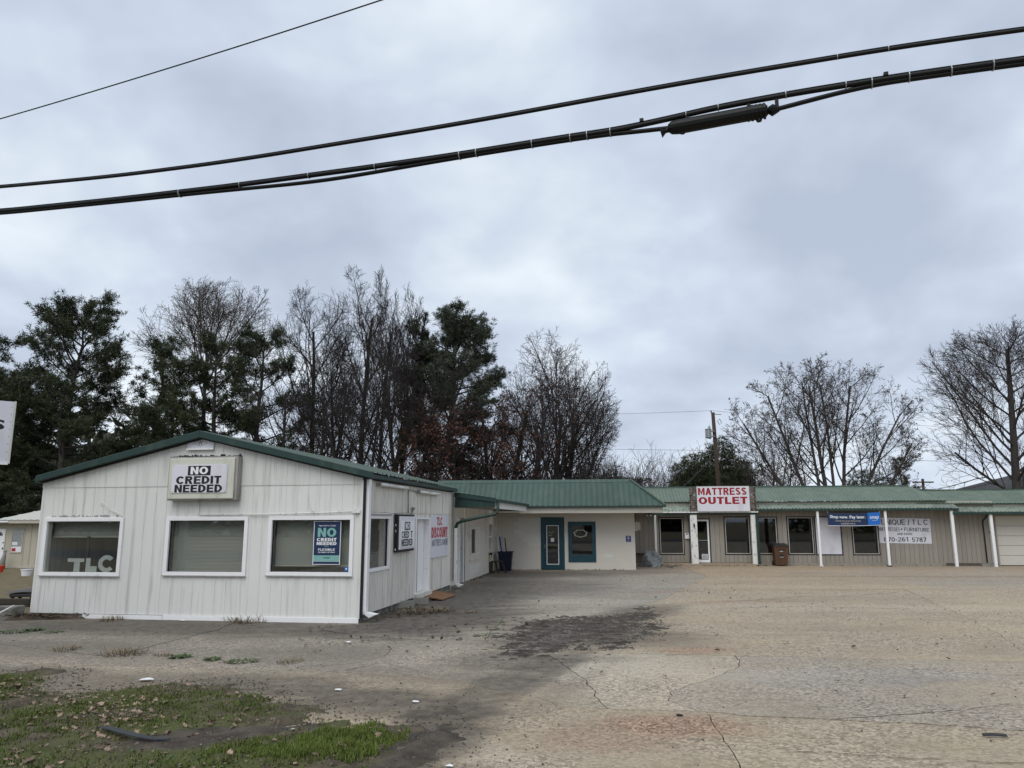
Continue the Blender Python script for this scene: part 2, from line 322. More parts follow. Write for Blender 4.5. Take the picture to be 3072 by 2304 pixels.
def soil_mat(name, a, b, g=None, gth=(0.45, 0.6)):
    m, nt, bs = new_mat(name)
    geo = nt.nodes.new('ShaderNodeNewGeometry'); P = geo.outputs['Position']
    c = mixc(nt, mr(nt, nz(nt, 4, 6, vec=P), 0.35, 0.65), a, b)
    if g: c = mixc(nt, mr(nt, nz(nt, 0.9, 5, vec=P), gth[0], gth[1], 0, 0.85), c, g)
    c = mixc(nt, mr(nt, nz(nt, 45, 3, vec=P), 0.6, 0.72, 0, 0.5), c, mul(b, 1.9))
    nt.links.new(c, bs.inputs['Base Color']); bs.inputs['Roughness'].default_value = 0.9; bs.inputs['Specular IOR Level'].default_value = 0.2
    bump(nt, bs, nz(nt, 28, 5, vec=P), 0.8, 0.03)
    return m
M['soil'] = soil_mat('dark_soil', (0.050, 0.042, 0.033), (0.095, 0.080, 0.062))
M['patch_soil'] = soil_mat('crumbled_dirt', (0.042, 0.036, 0.029), (0.10, 0.087, 0.07))
M['turf_soil'] = soil_mat('mossy_turf_soil', (0.062, 0.050, 0.036), (0.12, 0.097, 0.067), (0.078, 0.090, 0.028), (0.44, 0.60))
M['far_ground'] = soil_mat('winter_grass_ground', (0.13, 0.11, 0.065), (0.19, 0.155, 0.095), (0.10, 0.10, 0.05), (0.55, 0.75))

# ------------------------------------------------------------------ mesh helpers
class Fr:
    """A wall's frame: u runs along the wall, d goes into the building, z is up."""
    def __init__(s, ox, oy, ang, oz=0.0):
        s.ox, s.oy, s.oz, s.a = ox, oy, oz, ang
        s.c, s.s = math.cos(ang), math.sin(ang)
    def __call__(s, u, d, z):
        return (s.ox + u * s.c - d * s.s, s.oy + u * s.s + d * s.c, s.oz + z)
W0 = Fr(0, 0, 0)

class MB:
    def __init__(s): s.v = []; s.f = []
    def quad(s, a, b, c, d):
        n = len(s.v); s.v += [a, b, c, d]; s.f.append((n, n + 1, n + 2, n + 3)); return s
    def poly(s, pts):
        n = len(s.v); s.v += list(pts); s.f.append(tuple(range(n, n + len(pts)))); return s
    def box(s, fr, u0, u1, d0, d1, z0, z1):
        n = len(s.v)
        for z in (z0, z1):
            for d in (d0, d1):
                for u in (u0, u1): s.v.append(fr(u, d, z))
        for q in ((0, 2, 3, 1), (4, 5, 7, 6), (0, 1, 5, 4), (2, 6, 7, 3), (0, 4, 6, 2), (1, 3, 7, 5)):
            s.f.append(tuple(n + i for i in q))
        return s
    def hexa(s, b, t):
        """prism between two matching rings of points"""
        n = len(s.v); k = len(b); s.v += list(b) + list(t)
        s.f.append(tuple(n + i for i in reversed(range(k)))); s.f.append(tuple(n + k + i for i in range(k)))
        for i in range(k):
            j = (i + 1) % k
            s.f.append((n + i, n + j, n + k + j, n + k + i))
        return s
    def tube(s, pts, rad, k=8, cap=True):
        pts = [Vector(p) for p in pts]
        if not isinstance(rad, (list, tuple)): rad = [rad] * len(pts)
        n = len(s.v); ref = None
        for i, p in enumerate(pts):
            t = (pts[min(i + 1, len(pts) - 1)] - pts[max(i - 1, 0)]).normalized()
            if ref is None:
                ref = Vector((0, 0, 1)) if abs(t.z) < 0.9 else Vector((1, 0, 0))
            a = t.cross(ref).normalized(); b = t.cross(a).normalized(); ref = -b if False else a.cross(t)
            for j in range(k):
                w = 2 * math.pi * j / k
                q = p + (a * math.cos(w) + b * math.sin(w)) * rad[i]
                s.v.append((q.x, q.y, q.z))
        for i in range(len(pts) - 1):
            for j in range(k):
                j2 = (j + 1) % k
                s.f.append((n + i * k + j, n + i * k + j2, n + (i + 1) * k + j2, n + (i + 1) * k + j))
        if cap:
            s.f.append(tuple(n + j for j in reversed(range(k))))
            e_ = n + (len(pts) - 1) * k
            s.f.append(tuple(e_ + j for j in range(k)))
        return s
    def cyl(s, c, r, z0, z1, k=16, r1=None):
        return s.tube([(c[0], c[1], z0), (c[0], c[1], z1)], [r, r if r1 is None else r1], k)

def root_of(o):
    while o.parent: o = o.parent
    return o
def put(name, me, parent=None):
    o = bpy.data.objects.new(name, me); COL.objects.link(o)
    if parent: o.parent = parent
    return o
def obj(name, mb, m, parent=None, smooth=False, origin=None, bevel=0.0):
    """one mesh object; its points are given in world space and stored in the space of the top-level thing"""
    v = mb.v
    o0 = None
    if parent is not None:
        inv = root_mx(root_of(parent)).inverted()
        v = [tuple(inv @ Vector(p)) for p in v]
    else:
        a = np.array(v); o0 = origin or (float(a[:, 0].mean()), float(a[:, 1].mean()), float(a[:, 2].min()))
        v = [(p[0] - o0[0], p[1] - o0[1], p[2] - o0[2]) for p in v]
    me = bpy.data.meshes.new(name); me.from_pydata(v, [], mb.f); me.materials.append(m)
    if smooth:
        me.polygons.foreach_set('use_smooth', [True] * len(me.polygons))
    me.update()
    o = put(name, me, parent)
    if o0: o.location = o0
    if bevel:
        b = o.modifiers.new('bevel', 'BEVEL'); b.width = bevel; b.segments = 2; b.limit_method = 'ANGLE'
    return o
def root_mx(r):
    return Matrix.Translation(r.location) @ Matrix.Rotation(r.rotation_euler.z, 4, 'Z')
def thing(name, label, cat, loc=(0, 0, 0), rz=0.0, group=None):
    o = bpy.data.objects.new(name, None); COL.objects.link(o)
    o.location = loc; o.rotation_euler = (0, 0, rz); o.empty_display_size = 0.2
    o['label'] = label; o['category'] = cat
    if group: o['group'] = group
    return o
def tag(o, label, cat, group=None):
    o['label'] = label; o['category'] = cat
    if group: o['group'] = group
    return o
def kind(o, k):
    o['kind'] = k; return o
def inst(name, me, parent, wloc, rz=0.0):
    """a piece that shares its mesh; placed in world space under a top-level thing"""
    o = put(name, me, parent)
    inv = root_mx(parent).inverted()
    o.matrix_local = inv @ Matrix.Translation(wloc) @ Matrix.Rotation(rz, 4, 'Z')
    return o
def np_mesh(name, V, F, m, smooth=False):
    me = bpy.data.meshes.new(name)
    V = np.asarray(V, np.float32); F = np.asarray(F, np.int32); k = F.shape[1]
    me.vertices.add(len(V)); me.vertices.foreach_set('co', V.ravel())
    me.loops.add(F.size); me.loops.foreach_set('vertex_index', F.ravel())
    me.polygons.add(len(F)); me.polygons.foreach_set('loop_start', np.arange(0, F.size, k, dtype=np.int32))
    if smooth: me.polygons.foreach_set('use_smooth', np.ones(len(F), bool))
    me.update(calc_edges=True); me.validate()
    me.materials.append(m)
    return me
def copy_tree(o, parent=None):
    c = o.copy(); COL.objects.link(c)
    if parent is not None: c.parent = parent
    for ch in list(o.children): copy_tree(ch, c)
    return c

_txt = {}
def text_mesh(s, bold, res=3):
    key = (s, bold)
    if key not in _txt:
        cu = bpy.data.curves.new('text', 'FONT'); cu.body = s; cu.resolution_u = res; cu.offset = bold; cu.fill_mode = 'FRONT'
        to = bpy.data.objects.new('text', cu)
        me = bpy.data.meshes.new_from_object(to)
        v = np.array([x.co[:] for x in me.vertices]); f = [tuple(p.vertices) for p in me.polygons]
        bpy.data.objects.remove(to); bpy.data.curves.remove(cu); bpy.data.meshes.remove(me)
        v[:, 0] -= v[:, 0].min(); v[:, 1] -= v[:, 1].min()
        _txt[key] = (v / [v[:, 0].max(), v[:, 1].max(), 1], f)
    return _txt[key]
# a bold grotesque built from strokes: cap height 1, t = stem width
def _arc(cx, cy, rx, ry, a0, a1, n=12): return [(cx + rx * math.cos(R_(a0 + (a1 - a0) * i / n)), cy + ry * math.sin(R_(a0 + (a1 - a0) * i / n))) for i in range(n + 1)]
def _stroke(pts, t):
    P = [Vector(p) for p in pts]; L, Rr = [], []
    for i, p in enumerate(P):
        a = (p - P[i - 1]).normalized() if i else None; b = (P[i + 1] - p).normalized() if i + 1 < len(P) else None
        a = a or b; b = b or a; m = (a + b)
        m = m.normalized() if m.length > 1e-6 else a
        n = Vector((-m.y, m.x)); k = t / 2 / max(0.45, n.dot(Vector((-a.y, a.x)))); L.append(p + n * k); Rr.append(p - n * k)
    return [[tuple(L[i]), tuple(Rr[i]), tuple(Rr[i + 1]), tuple(L[i + 1])] for i in range(len(P) - 1)]
def glyph(c, t):
    h = t * 0.86; r = lambda a, b, x, y: [(a, b), (x, b), (x, y), (a, y)]
    S = lambda *p: _stroke(p, t)
    def ringarc(cx, cy, rx, ry, a0, a1, n=14):
        o = _arc(cx, cy, rx, ry, a0, a1, n); i = _arc(cx, cy, rx - t, ry - h, a0, a1, n)
        return [[o[k], o[k + 1], i[k + 1], i[k]] for k in range(n)]
    def bowl(y0, y1, W, x0=None):      # half ring to the right of a stem
        ry = (y1 - y0) / 2; rx = min(ry * 1.05, W - t); xc = W - rx
        return [r(t, y1 - h, xc, y1), r(t, y0, xc, y0 + h)] + ringarc(xc, y0 + ry, rx, ry, -90, 90)
    if c == ' ': return 0.30, []
    if c == 'I': return t, [r(0, 0, t, 1)]
    if c == '1': return 0.40, [r(0.40 - t, 0, 0.40, 1), [(0, 0.72), (0.40 - t, 0.83), (0.40 - t, 1), (0.40 - t * 1.6, 0.93), (0, 0.86)]]
    if c == '-': return 0.36, [r(0, 0.30, 0.36, 0.30 + h)]
    if c == '/': return 0.40, [[(0, -0.05), (t, -0.05), (0.40, 1.05), (0.40 - t, 1.05)]]
    if c == 'L': return 0.60, [r(0, 0, t, 1), r(t, 0, 0.60, h)]
    if c == 'E': return 0.66, [r(0, 0, t, 1), r(t, 0, 0.66, h), r(t, 1 - h, 0.65, 1), r(t, 0.51 - h * .45, 0.61, 0.51 + h * .45)]
    if c == 'F': return 0.60, [r(0, 0, t, 1), r(t, 1 - h, 0.60, 1), r(t, 0.50 - h * .45, 0.55, 0.50 + h * .45)]
    if c == 'T': return 0.66, [r(0.33 - t / 2, 0, 0.33 + t / 2, 1 - h), r(0, 1 - h, 0.66, 1)]
    if c == 'H': return 0.72, [r(0, 0, t, 1), r(0.72 - t, 0, 0.72, 1), r(t, 0.5 - h / 2, 0.72 - t, 0.5 + h / 2)]
    if c == 'N':
        W, d = 0.74, t * 1.7; return W, [r(0, 0, t, 1), r(W - t, 0, W, 1), [(t, 1 - d), (W - t, 0), (W - t, d), (t, 1)]]
    if c == 'M':
        W, d = 0.88, t * 1.75; return W, [r(0, 0, t, 1), r(W - t, 0, W, 1), [(t, 1 - d), (W / 2, 0.02), (W / 2, 0.02 + d), (t, 1)], [(W - t, 1), (W / 2, 0.02 + d), (W / 2, 0.02), (W - t, 1 - d)]]
    if c == 'W':
        W, w = 1.08, t * 1.05; q = (W - w) / 4; o = []
        for k in range(4):
            a, b = (q * k, q * (k + 1)); ya, yb = (1, 0) if k % 2 == 0 else (0, 1); o.append([(a, ya), (a + w, ya), (b + w, yb), (b, yb)])
        return W, o
    if c == 'A':
        W, w = 0.78, t * 1.08; return W, [[(0, 0), (w, 0), (W / 2 + w / 2, 1), (W / 2 - w / 2, 1)], [(W - w, 0), (W, 0), (W / 2 + w / 2, 1), (W / 2 - w / 2, 1)], r(W * .26, 0.20, W * .74, 0.20 + h * .9)]
    if c == 'X':
        W, w = 0.76, t * 1.15; return W, [[(0, 0), (w, 0), (W, 1), (W - w, 1)], [(W - w, 0), (W, 0), (w, 1), (0, 1)]]
    if c == 'Y': 
        W, w = 0.74, t * 1.1; return W, [r(W / 2 - t / 2, 0, W / 2 + t / 2, 0.42), [(0, 1), (w, 1), (W / 2 + t / 2, .42), (W / 2 - t / 2, .42)], [(W - w, 1), (W, 1), (W / 2 + t / 2, .42), (W / 2 - t / 2, .42)]]
    if c in 'O0Q':
        W = 0.82 if c != '0' else 0.60; o = ringarc(W / 2, 0.5, W / 2, 0.5, 0, 360, 28)
        return W, o + ([[(W * .55, 0.25), (W * .68, 0.32), (W * .98, -0.03), (W * .82, -0.08)]] if c == 'Q' else [])
    if c == 'C': return 0.77, ringarc(0.41, 0.5, 0.41, 0.5, 38, 322, 24)
    if c == 'U':
        W = 0.72; return W, [r(0, 0.36, t, 1), r(W - t, 0.36, W, 1)] + ringarc(W / 2, 0.36, W / 2, 0.36, 180, 360, 14)
    if c == 'D':
        W = 0.74; return W, [r(0, 0, t, 1)] + bowl(0, 1, W)
    if c == 'B': return 0.70, [r(0, 0, t, 1)] + bowl(0, 0.54, 0.70) + bowl(0.54 - h * .5, 1, 0.67)
    if c == 'P': return 0.68, [r(0, 0, t, 1)] + bowl(0.40, 1, 0.68)
    if c == 'R': return 0.73, [r(0, 0, t, 1)] + bowl(0.43, 1, 0.69) + [[(0.28, 0.43), (0.28 + t * 1.1, 0.43), (0.73, 0), (0.73 - t * 1.15, 0)]]
    if c == 'S':
        W = 0.68; k = t / 2; p = _arc(W / 2, 0.745 - k * .1, W / 2 - k, 0.255 - k * .75, 20, 270, 14) + _arc(W / 2, 0.255 + k * .1, W / 2 - k, 0.255 - k * .75, 90, -160, 14); return W, _stroke(p, h)
    if c == '2':
        W = 0.58; k = t / 2; p = _arc(W / 2, 0.70, W / 2 - k, 0.30 - k, 165, -30, 12) + [(k * 1.4, h * .9)]; return W, _stroke(p, h) + [r(0, 0, W, h)]
    if c == '5':
        W = 0.58; k = t / 2; p = [(k * 1.2, 0.46)] + _arc(W / 2, 0.33, W / 2 - k, 0.33 - k, 120, -160, 14); return W, _stroke(p, h) + [r(0.09, 1 - h, W * .95, 1), [(0.05, 0.44), (0.05 + t * .8, 0.44), (0.09 + t * .8, 1 - h), (0.09, 1 - h)]]
    if c == '6':
        W = 0.60; k = t / 2; return W, ringarc(W / 2, 0.32, W / 2, 0.32, 0, 360, 22) + _stroke(_arc(W / 2 + .04, 0.5, W / 2 - k + .04, 0.5 - k, 60, 190, 10), h)
    if c == '7':
        W = 0.58; return W, [r(0, 1 - h, W, 1), [(W - t * 1.0, 1 - h), (W, 1 - h), (0.30, 0), (0.30 - t * 1.05, 0)]]
    if c == '8': return 0.60, ringarc(0.30, 0.275, 0.30, 0.275, 0, 360, 20) + ringarc(0.30, 0.755, 0.265, 0.245, 0, 360, 20)
    if c == '&':
        p = [(0.70, 0.02), (0.22, 0.66)] + _arc(0.34, 0.79, 0.16, 0.15, 200, -40, 8) + [(0.16, 0.38)] + _arc(0.31, 0.24, 0.22, 0.18, 150, 320, 8) + [(0.68, 0.45)]; return 0.72, _stroke(p, h * .85)
    raise KeyError(c)
def block_letters(fr, s, u0, u1, z0, z1, d, m, parent, t=0.21, shear=0.0, tilt=0.0, gap=0.09, name='lettering'):
    x = 0.0; parts = []
    for c in s:
        W, g = glyph(c, t)
        parts.append((x, g)); x += W + (gap if c != ' ' else 0)
    k = (u1 - u0) / (x - gap); mb = MB(); H = z1 - z0; i = 0
    for x0, g in parts:
        for poly in g:
            o = 0.00025 * (i % 3); i += 1
            mb.poly([fr(u0 + (x0 + px) * k + shear * py * H, d - o, z0 + py * H + tilt * ((x0 + px) * k)) for px, py in poly])
    return obj(name, mb, m, parent)
def letters(fr, s, u0, u1, z0, z1, d, m, parent, bold=0.02, shear=0.0, tilt=0.0, name='lettering'):
    """flat print on a face: the words fitted to a rectangle of the wall frame"""
    v, f = text_mesh(s, bold)
    mb = MB()
    mb.v = [fr(u0 + x * (u1 - u0) + shear * y * (z1 - z0), d, z0 + y * (z1 - z0) + tilt * x * (u1 - u0)) for x, y, _ in v]
    mb.f = list(f)
    return obj(name, mb, m, parent)

def islands(mb):
    """the separate pieces of a mesh"""
    key = {}; par = []
    def find(a):
        while par[a] != a: par[a] = par[par[a]]; a = par[a]
        return a
    vid = []
    for p in mb.v:
        k = tuple(round(x, 4) for x in p)
        if k not in key: key[k] = len(par); par.append(len(par))
        vid.append(key[k])
    for f in mb.f:
        r = find(vid[f[0]])
        for i in f[1:]: par[find(vid[i])] = r
    g = {}
    for f in mb.f: g.setdefault(find(vid[f[0]]), []).append(f)
    out = []
    for fs in g.values():
        q = MB(); mp = {}
        for f in fs:
            for i in f:
                if vid[i] not in mp: mp[vid[i]] = len(q.v); q.v.append(mb.v[i])
            q.f.append(tuple(mp[vid[i]] for i in f))
        out.append(q)
    return out
def sheet(name, m, parent, S, u0, u1, t0, t1, sp=0.25, rw=0.03, rh=0.02, side=0.015, phase=0.0, panel=None, holes=(), kinks=(), lap=0.0):
    """ribbed sheet metal, one object per panel. S(u,t,h) maps to the world; t0,t1 give the lower and upper edge at u; holes = (ua,ub,ta,tb)"""
    cf = lambda x: x if callable(x) else (lambda u: x)
    t0, t1 = cf(t0), cf(t1)
    out = []
    edges = [u0]
    if panel:
        k = math.ceil((u0 - phase) / panel + 0.02)
        while phase + k * panel < u1 - 0.02:
            edges.append(phase + k * panel); k += 1
    edges.append(u1)
    for pi, (a, b) in enumerate(zip(edges[:-1], edges[1:])):
        ks = range(math.floor((a - phase) / sp) - 1, math.ceil((b - phase) / sp) + 2) if sp else []
        prof = [(-1e9, 0)]
        for k in ks:
            c = phase + k * sp
            prof += [(c - rw / 2 - side, 0), (c - rw / 2, rh), (c + rw / 2, rh), (c + rw / 2 + side, 0)]
        prof.append((1e9, 0))
        px = [p[0] for p in prof]; ph = [p[1] for p in prof]
        us = sorted(set([a, b] + [x for x in px if a < x < b] + [x for h in holes for x in h[:2] if a < x < b] + [x for x in kinks if a < x < b]))
        mb = MB(); off = lap * (pi % 2)
        for ua, ub in zip(us[:-1], us[1:]):
            if ub - ua < 1e-6: continue
            mid = (ua + ub) / 2
            ha, hb = np.interp(ua, px, ph) + off, np.interp(ub, px, ph) + off
            iv = [(t0, t1)]
            for h in holes:
                if h[0] < mid < h[1]:
                    new = []
                    for lo, hi in iv:
                        l_, h_ = lo(mid), hi(mid)
                        if h[3] <= l_ or h[2] >= h_: new.append((lo, hi)); continue
                        if h[2] > l_: new.append((lo, cf(h[2])))
                        if h[3] < h_: new.append((cf(h[3]), hi))
                    iv = new
            for lo, hi in iv:
                if hi(mid) - lo(mid) < 1e-4: continue
                mb.quad(S(ua, lo(ua), ha), S(ub, lo(ub), hb), S(ub, hi(ub), hb), S(ua, hi(ua), ha))
        for q in islands(mb): out.append(obj(name, q, m, parent))
    return out
def frame_bars(fr, u0, u1, z0, z1, w, d0, d1, mb=None, wb=None):
    """four bars round an opening, butted end to end"""
    mb = mb or MB(); wb = wb or w
    mb.box(fr, u0, u1, d0, d1, z1 - w, z1); mb.box(fr, u0, u1, d0, d1, z0, z0 + wb)
    mb.box(fr, u0, u0 + w, d0, d1, z0 + wb, z1 - w); mb.box(fr, u1 - w, u1, d0, d1, z0 + wb, z1 - w)
    return mb
def window(fr, parent, u0, u1, z0, z1, w=0.085, out=0.035, pane_d=0.05, fm='white', gm='glass', jamb=None, name='window', sill=True):
    fo = obj(name, frame_bars(fr, u0, u1, z0, z1, w, -out, 0.02), M[fm], parent, bevel=0.006)
    obj('pane', MB().box(fr, u0 + w - 0.01, u1 - w + 0.01, pane_d, pane_d + 0.006, z0 + w - 0.01, z1 - w + 0.01), M[gm], fo)
    if jamb:
        obj('jamb', frame_bars(fr, u0 + w - 0.02, u1 - w + 0.02, z0 + w - 0.02, z1 - w + 0.02, 0.018, 0.021, 0.14), M[jamb], fo)
    return fo
def blind(fr, parent, u0, u1, z0, z1, d, pitch=0.03):
    mb = MB(); z = z1
    mb.box(fr, u0, u1, d - 0.02, d + 0.02, z1, z1 + 0.03)
    while z - pitch > z0:
        mb.quad(fr(u0, d + 0.010, z), fr(u1, d + 0.010, z), fr(u1, d - 0.010, z - pitch * 1.12), fr(u0, d - 0.010, z - pitch * 1.12)); z -= pitch
    mb.box(fr, u0, u1, d - 0.015, d + 0.015, z - 0.02, z)
    return obj('blind', mb, M['blind'], parent)

# ------------------------------------------------------------------ ground, lot and its slabs
_perm = np.random.default_rng(3).random((256, 256))
def vnoise(x, y):
    xi = np.floor(x).astype(int); yi = np.floor(y).astype(int)
    fx = x - xi; fy = y - yi; fx = fx * fx * (3 - 2 * fx); fy = fy * fy * (3 - 2 * fy)
    g = lambda a, b: _perm[a % 256, b % 256]
    return (g(xi, yi) * (1 - fx) + g(xi + 1, yi) * fx) * (1 - fy) + (g(xi, yi + 1) * (1 - fx) + g(xi + 1, yi + 1) * fx) * fy
def fbm(x, y, oct=4):
    s = 0; a = 0.5; t = 0
    for i in range(oct):
        s = s + a * vnoise(x + 17.3 * i, y + 5.1 * i); t += a; a *= 0.5; x = x * 2.03; y = y * 2.03
    return s / t
def poly_sd(P, poly):
    """signed distance to a polygon, positive inside"""
    poly = np.array(poly, float); d = np.full(len(P), 1e9); ins = np.zeros(len(P), bool)
    for i in range(len(poly)):
        a, b = poly[i], poly[(i + 1) % len(poly)]
        ab = b - a; t = np.clip(((P - a) @ ab) / (ab @ ab + 1e-12), 0, 1)
        d = np.minimum(d, np.linalg.norm(P - a - t[:, None] * ab, axis=1))
        c = (a[1] > P[:, 1]) != (b[1] > P[:, 1])
        xi = a[0] + (P[:, 1] - a[1]) * (b[0] - a[0]) / (b[1] - a[1] + 1e-12)
        ins ^= c & (P[:, 0] < xi)
    return np.where(ins, d, -d)
def heightfield(name, x0, x1, y0, y1, st, fn, m, drop=-0.03):
    xs = np.arange(x0, x1 + st / 2, st); ys = np.arange(y0, y1 + st / 2, st)
    X, Y = np.meshgrid(xs, ys); Z = fn(X.ravel(), Y.ravel())
    V = np.stack([X.ravel(), Y.ravel(), Z], 1); nx = len(xs)
    i = np.arange(len(xs) - 1); j = np.arange(len(ys) - 1); I, J = np.meshgrid(i, j); a = (J * nx + I).ravel()
    F = np.stack([a, a + 1, a + 1 + nx, a + nx], 1)
    F = F[(Z[F] > drop).any(1)]
    use = np.zeros(len(V), bool); use[F.ravel()] = True; idx = np.cumsum(use) - 1
    return put(name, np_mesh(name, V[use], idx[F], m, True))

g = MB()
for (xa, xb, ya, yb) in ((-900, 900, -900, -16), (-900, 900, -4.5, 900)):
    g.quad((xa, ya, -0.035), (xb, ya, -0.035), (xb, yb, -0.035), (xa, yb, -0.035))
kind(obj('ground', g, M['far_ground'], origin=(0, 0, 0)), 'structure')
kind(obj('road', MB().box(W0, -900, 900, -16, -4.5, -0.3, -0.02), M['asphalt'], origin=(0, 0, 0)), 'structure')

lot = kind(obj('parking_lot', MB().quad((-14.5, -4.4, -0.028), (44, -4.4, -0.028), (44, 37.6, -0.028), (-14.5, 37.6, -0.028)), M['soil'], origin=(0, 0, 0)), 'structure')
XL, XR = -14.5, 44.0
TR = [
    [(XL, -4.4), (XR, -4.4)],
    [(XL, 12.6), (-8, 12), (-2.39, 11.21), (-0.77, 10.62), (0.3, 9.6), (0.49, 9.22), (1.36, 8.99), (2.08, 8.94), (2.56, 8.74), (3.5, 8.54), (5.19, 8.12), (12, 6.4), (XR, -1.5)],
    [(XL, 15.6), (-8.99, 13.74), (-6.5, 12.51), (-6.02, 12.71), (-5.24, 12.42), (-3.87, 11.89), (-2.88, 11.62), (-2.33, 11.9), (-2.06, 12.47), (-2.0, 13.26), (-1.34, 13.95), (-1.06, 14.14), (-0.01, 13.87), (0.12, 12.95), (0.45, 12.76),
     (1.93, 12.6), (3.52, 12.43), (4.87, 12.17), (7.64, 11.78), (14, 10.8), (XR, 6.6)],
    [(XL, 21.5), (-11, 20.6), (-6, 19.5), (-2.73, 18.47), (-1.33, 17.64), (0.39, 17.16), (0.88, 16.73), (2.88, 18.59), (3.35, 19.74), (4.24, 21.38), (4.84, 23.03), (4.97, 23.2), (7.66, 23.63), (11.81, 23.73), (15.61, 23.66), (XR, 23.3)],
    [(XL, 37.5), (XR, 37.5)],
]
CUTS = [
    [[(-6.5, -4.4), (-6.9, 4), (-7.2, 11.9)], [(1.6, -4.4), (1.75, 4), (1.92, 6.96), (2.02, 7.54), (2.15, 8.92)], [(9.0, -4.4), (9.4, 2), (9.7, 7.0)], [(18, -4.4), (18.6, 0), (19.2, 4.6)], [(29, -4.4), (29.6, 2.1)]],
    [[(-4.6, 11.5), (-4.4, 12.1)], [(1.05, 9.08), (1.0, 10.4), (0.55, 12.75)], [(2.03, 8.94), (1.83, 9.45), (1.97, 9.91), (2.51, 10.48), (3.33, 11.58), (3.54, 12.42)], [(7.0, 7.7), (7.5, 9.8), (7.95, 11.7)], [(15.6, 5.5), (16.3, 10.5)], [(25, 3.2), (26, 9.1)]],
    [[(-6.4, 12.53), (-6.29, 13.15), (-5.87, 15.43), (-6.0, 19.5)], [(-1.34, 13.95), (-2.61, 14.46), (-3.75, 15.34), (-4.2, 18.9)], [(-0.49, 14.0), (-0.42, 14.94), (-0.26, 16.5), (-0.2, 17.32)], [(0.45, 12.77), (1.3, 15), (1.9, 17.68)], [(8.1, 11.7), (8.26, 12.71), (9.11, 14.73), (9.88, 16.93), (12, 23.73)], [(17, 10.3), (18.5, 16), (20.5, 23.6)], [(28, 8.8), (32, 23.4)]],
    [[(-7, 19.7), (-6.5, 37.5)], [(4.97, 23.2), (7.39, 29.41), (7.6, 33.2), (7.7, 37.5)], [(13, 23.7), (15.5, 37.5)], [(22.5, 23.5), (26.5, 37.5)], [(32, 23.4), (36, 37.5)]],
]
def yat(pl, x): return float(np.interp(x, [p[0] for p in pl], [p[1] for p in pl]))
def jag(pts, st=0.12, amp=0.035):
    out = []
    for a, b in zip(pts[:-1], pts[1:]):
        n = max(1, int(math.hypot(b[0] - a[0], b[1] - a[1]) / st))
        n = min(n, 60)
        for i in range(n): out.append((a[0] + (b[0] - a[0]) * i / n, a[1] + (b[1] - a[1]) * i / n))
    out = np.array(out)
    dx = (fbm(out[:, 0] * 3.1 + 40, out[:, 1] * 3.1, 4) - 0.5) * amp * 4; dy = (fbm(out[:, 0] * 3.1, out[:, 1] * 3.1 + 90, 4) - 0.5) * amp * 4
    lim = (out[:, 1] > -4.3) & (out[:, 1] < 37.4) & (out[:, 0] > XL + .1) & (out[:, 0] < XR - .1)
    out[:, 0] += dx * lim; out[:, 1] += dy * lim
    return out
def inset(P, g):
    a = P - np.roll(P, 1, 0); b = np.roll(P, -1, 0) - P
    n = np.stack([-(a + b)[:, 1], (a + b)[:, 0]], 1); n /= np.linalg.norm(n, axis=1)[:, None] + 1e-9
    return P + n * g
SLAB_TINT = [(-9, 13.0, (0.92, 0.90, 0.88)), (0, 11.5, (1.0, 0.99, 0.98)), (1.6, 11.0, (1.14, 1.13, 1.12)), (5, 10.5, (0.98, 0.98, 1.0)), (0, 6, (1.0, 0.96, 0.90)), (5, 6, (1.05, 1.02, 0.95)),
             (-8, 15, (0.86, 0.86, 0.87)), (-4.8, 14, (0.90, 0.90, 0.91)), (-2.2, 16, (0.92, 0.92, 0.93)), (0.1, 15, (0.98, 0.98, 1.0)), (5, 15, (1.04, 1.0, 0.94)), (14, 15, (1.08, 1.05, 0.98)), (2, 25, (0.90, 0.92, 0.95)), (10, 28, (1.02, 0.96, 0.88)), (16, 28, (0.97, 0.95, 0.93))]
for bi in range(4):
    A, B = TR[bi], TR[bi + 1]
    cuts = [[A[0], B[0]]] + CUTS[bi] + [[A[-1], B[-1]]]
    cuts = [[(c[0][0], yat(A, c[0][0]))] + list(c[1:-1]) + [(c[-1][0], yat(B, c[-1][0]))] for c in cuts]
    for L_, Rr in zip(cuts[:-1], cuts[1:]):
        lo = [L_[0]] + [p for p in A if L_[0][0] + 1e-3 < p[0] < Rr[0][0] - 1e-3] + [Rr[0]]
        hi = [Rr[-1]] + [p for p in reversed(B) if L_[-1][0] + 1e-3 < p[0] < Rr[-1][0] - 1e-3] + [L_[-1]]
        ring = lo[:-1] + Rr[:-1] + hi[:-1] + list(reversed(L_))[:-1] + [lo[0]]
        P = inset(jag(ring), 0.007)
        zc_, tx, ty = rnd.uniform(-0.005, 0.003), rnd.uniform(-4e-4, 4e-4), rnd.uniform(-4e-4, 4e-4)
        cx, cy = P.mean(0)
        top = [(float(x), float(y), max(-0.012, min(0.004, zc_ + (x - cx) * tx + (y - cy) * ty))) for x, y in P]
        tris = tessellate_polygon([[Vector((p[0], p[1], 0)) for p in top]])
        mb = MB(); n = len(top)
        mb.v = top + [(p[0], p[1], -0.1) for p in top]
        for t in tris:
            a, b, c = (Vector(top[i]) for i in t)
            mb.f.append(tuple(t) if (b - a).cross(c - a).z > 0 else tuple(reversed(t)))
        mb.f += [(i, i + n, (i + 1) % n + n, (i + 1) % n) for i in range(n)]
        s_ = obj('concrete_slab', mb, M['pavement'], lot)
        g_ = rnd.uniform(0.94, 1.05); tint = (g_, g_, g_)
        for tx_, ty_, tc_ in SLAB_TINT:
            if poly_sd(np.array([[tx_, ty_]]), P)[0] > 0: tint = tc_
        s_.color = (*tint, 1)
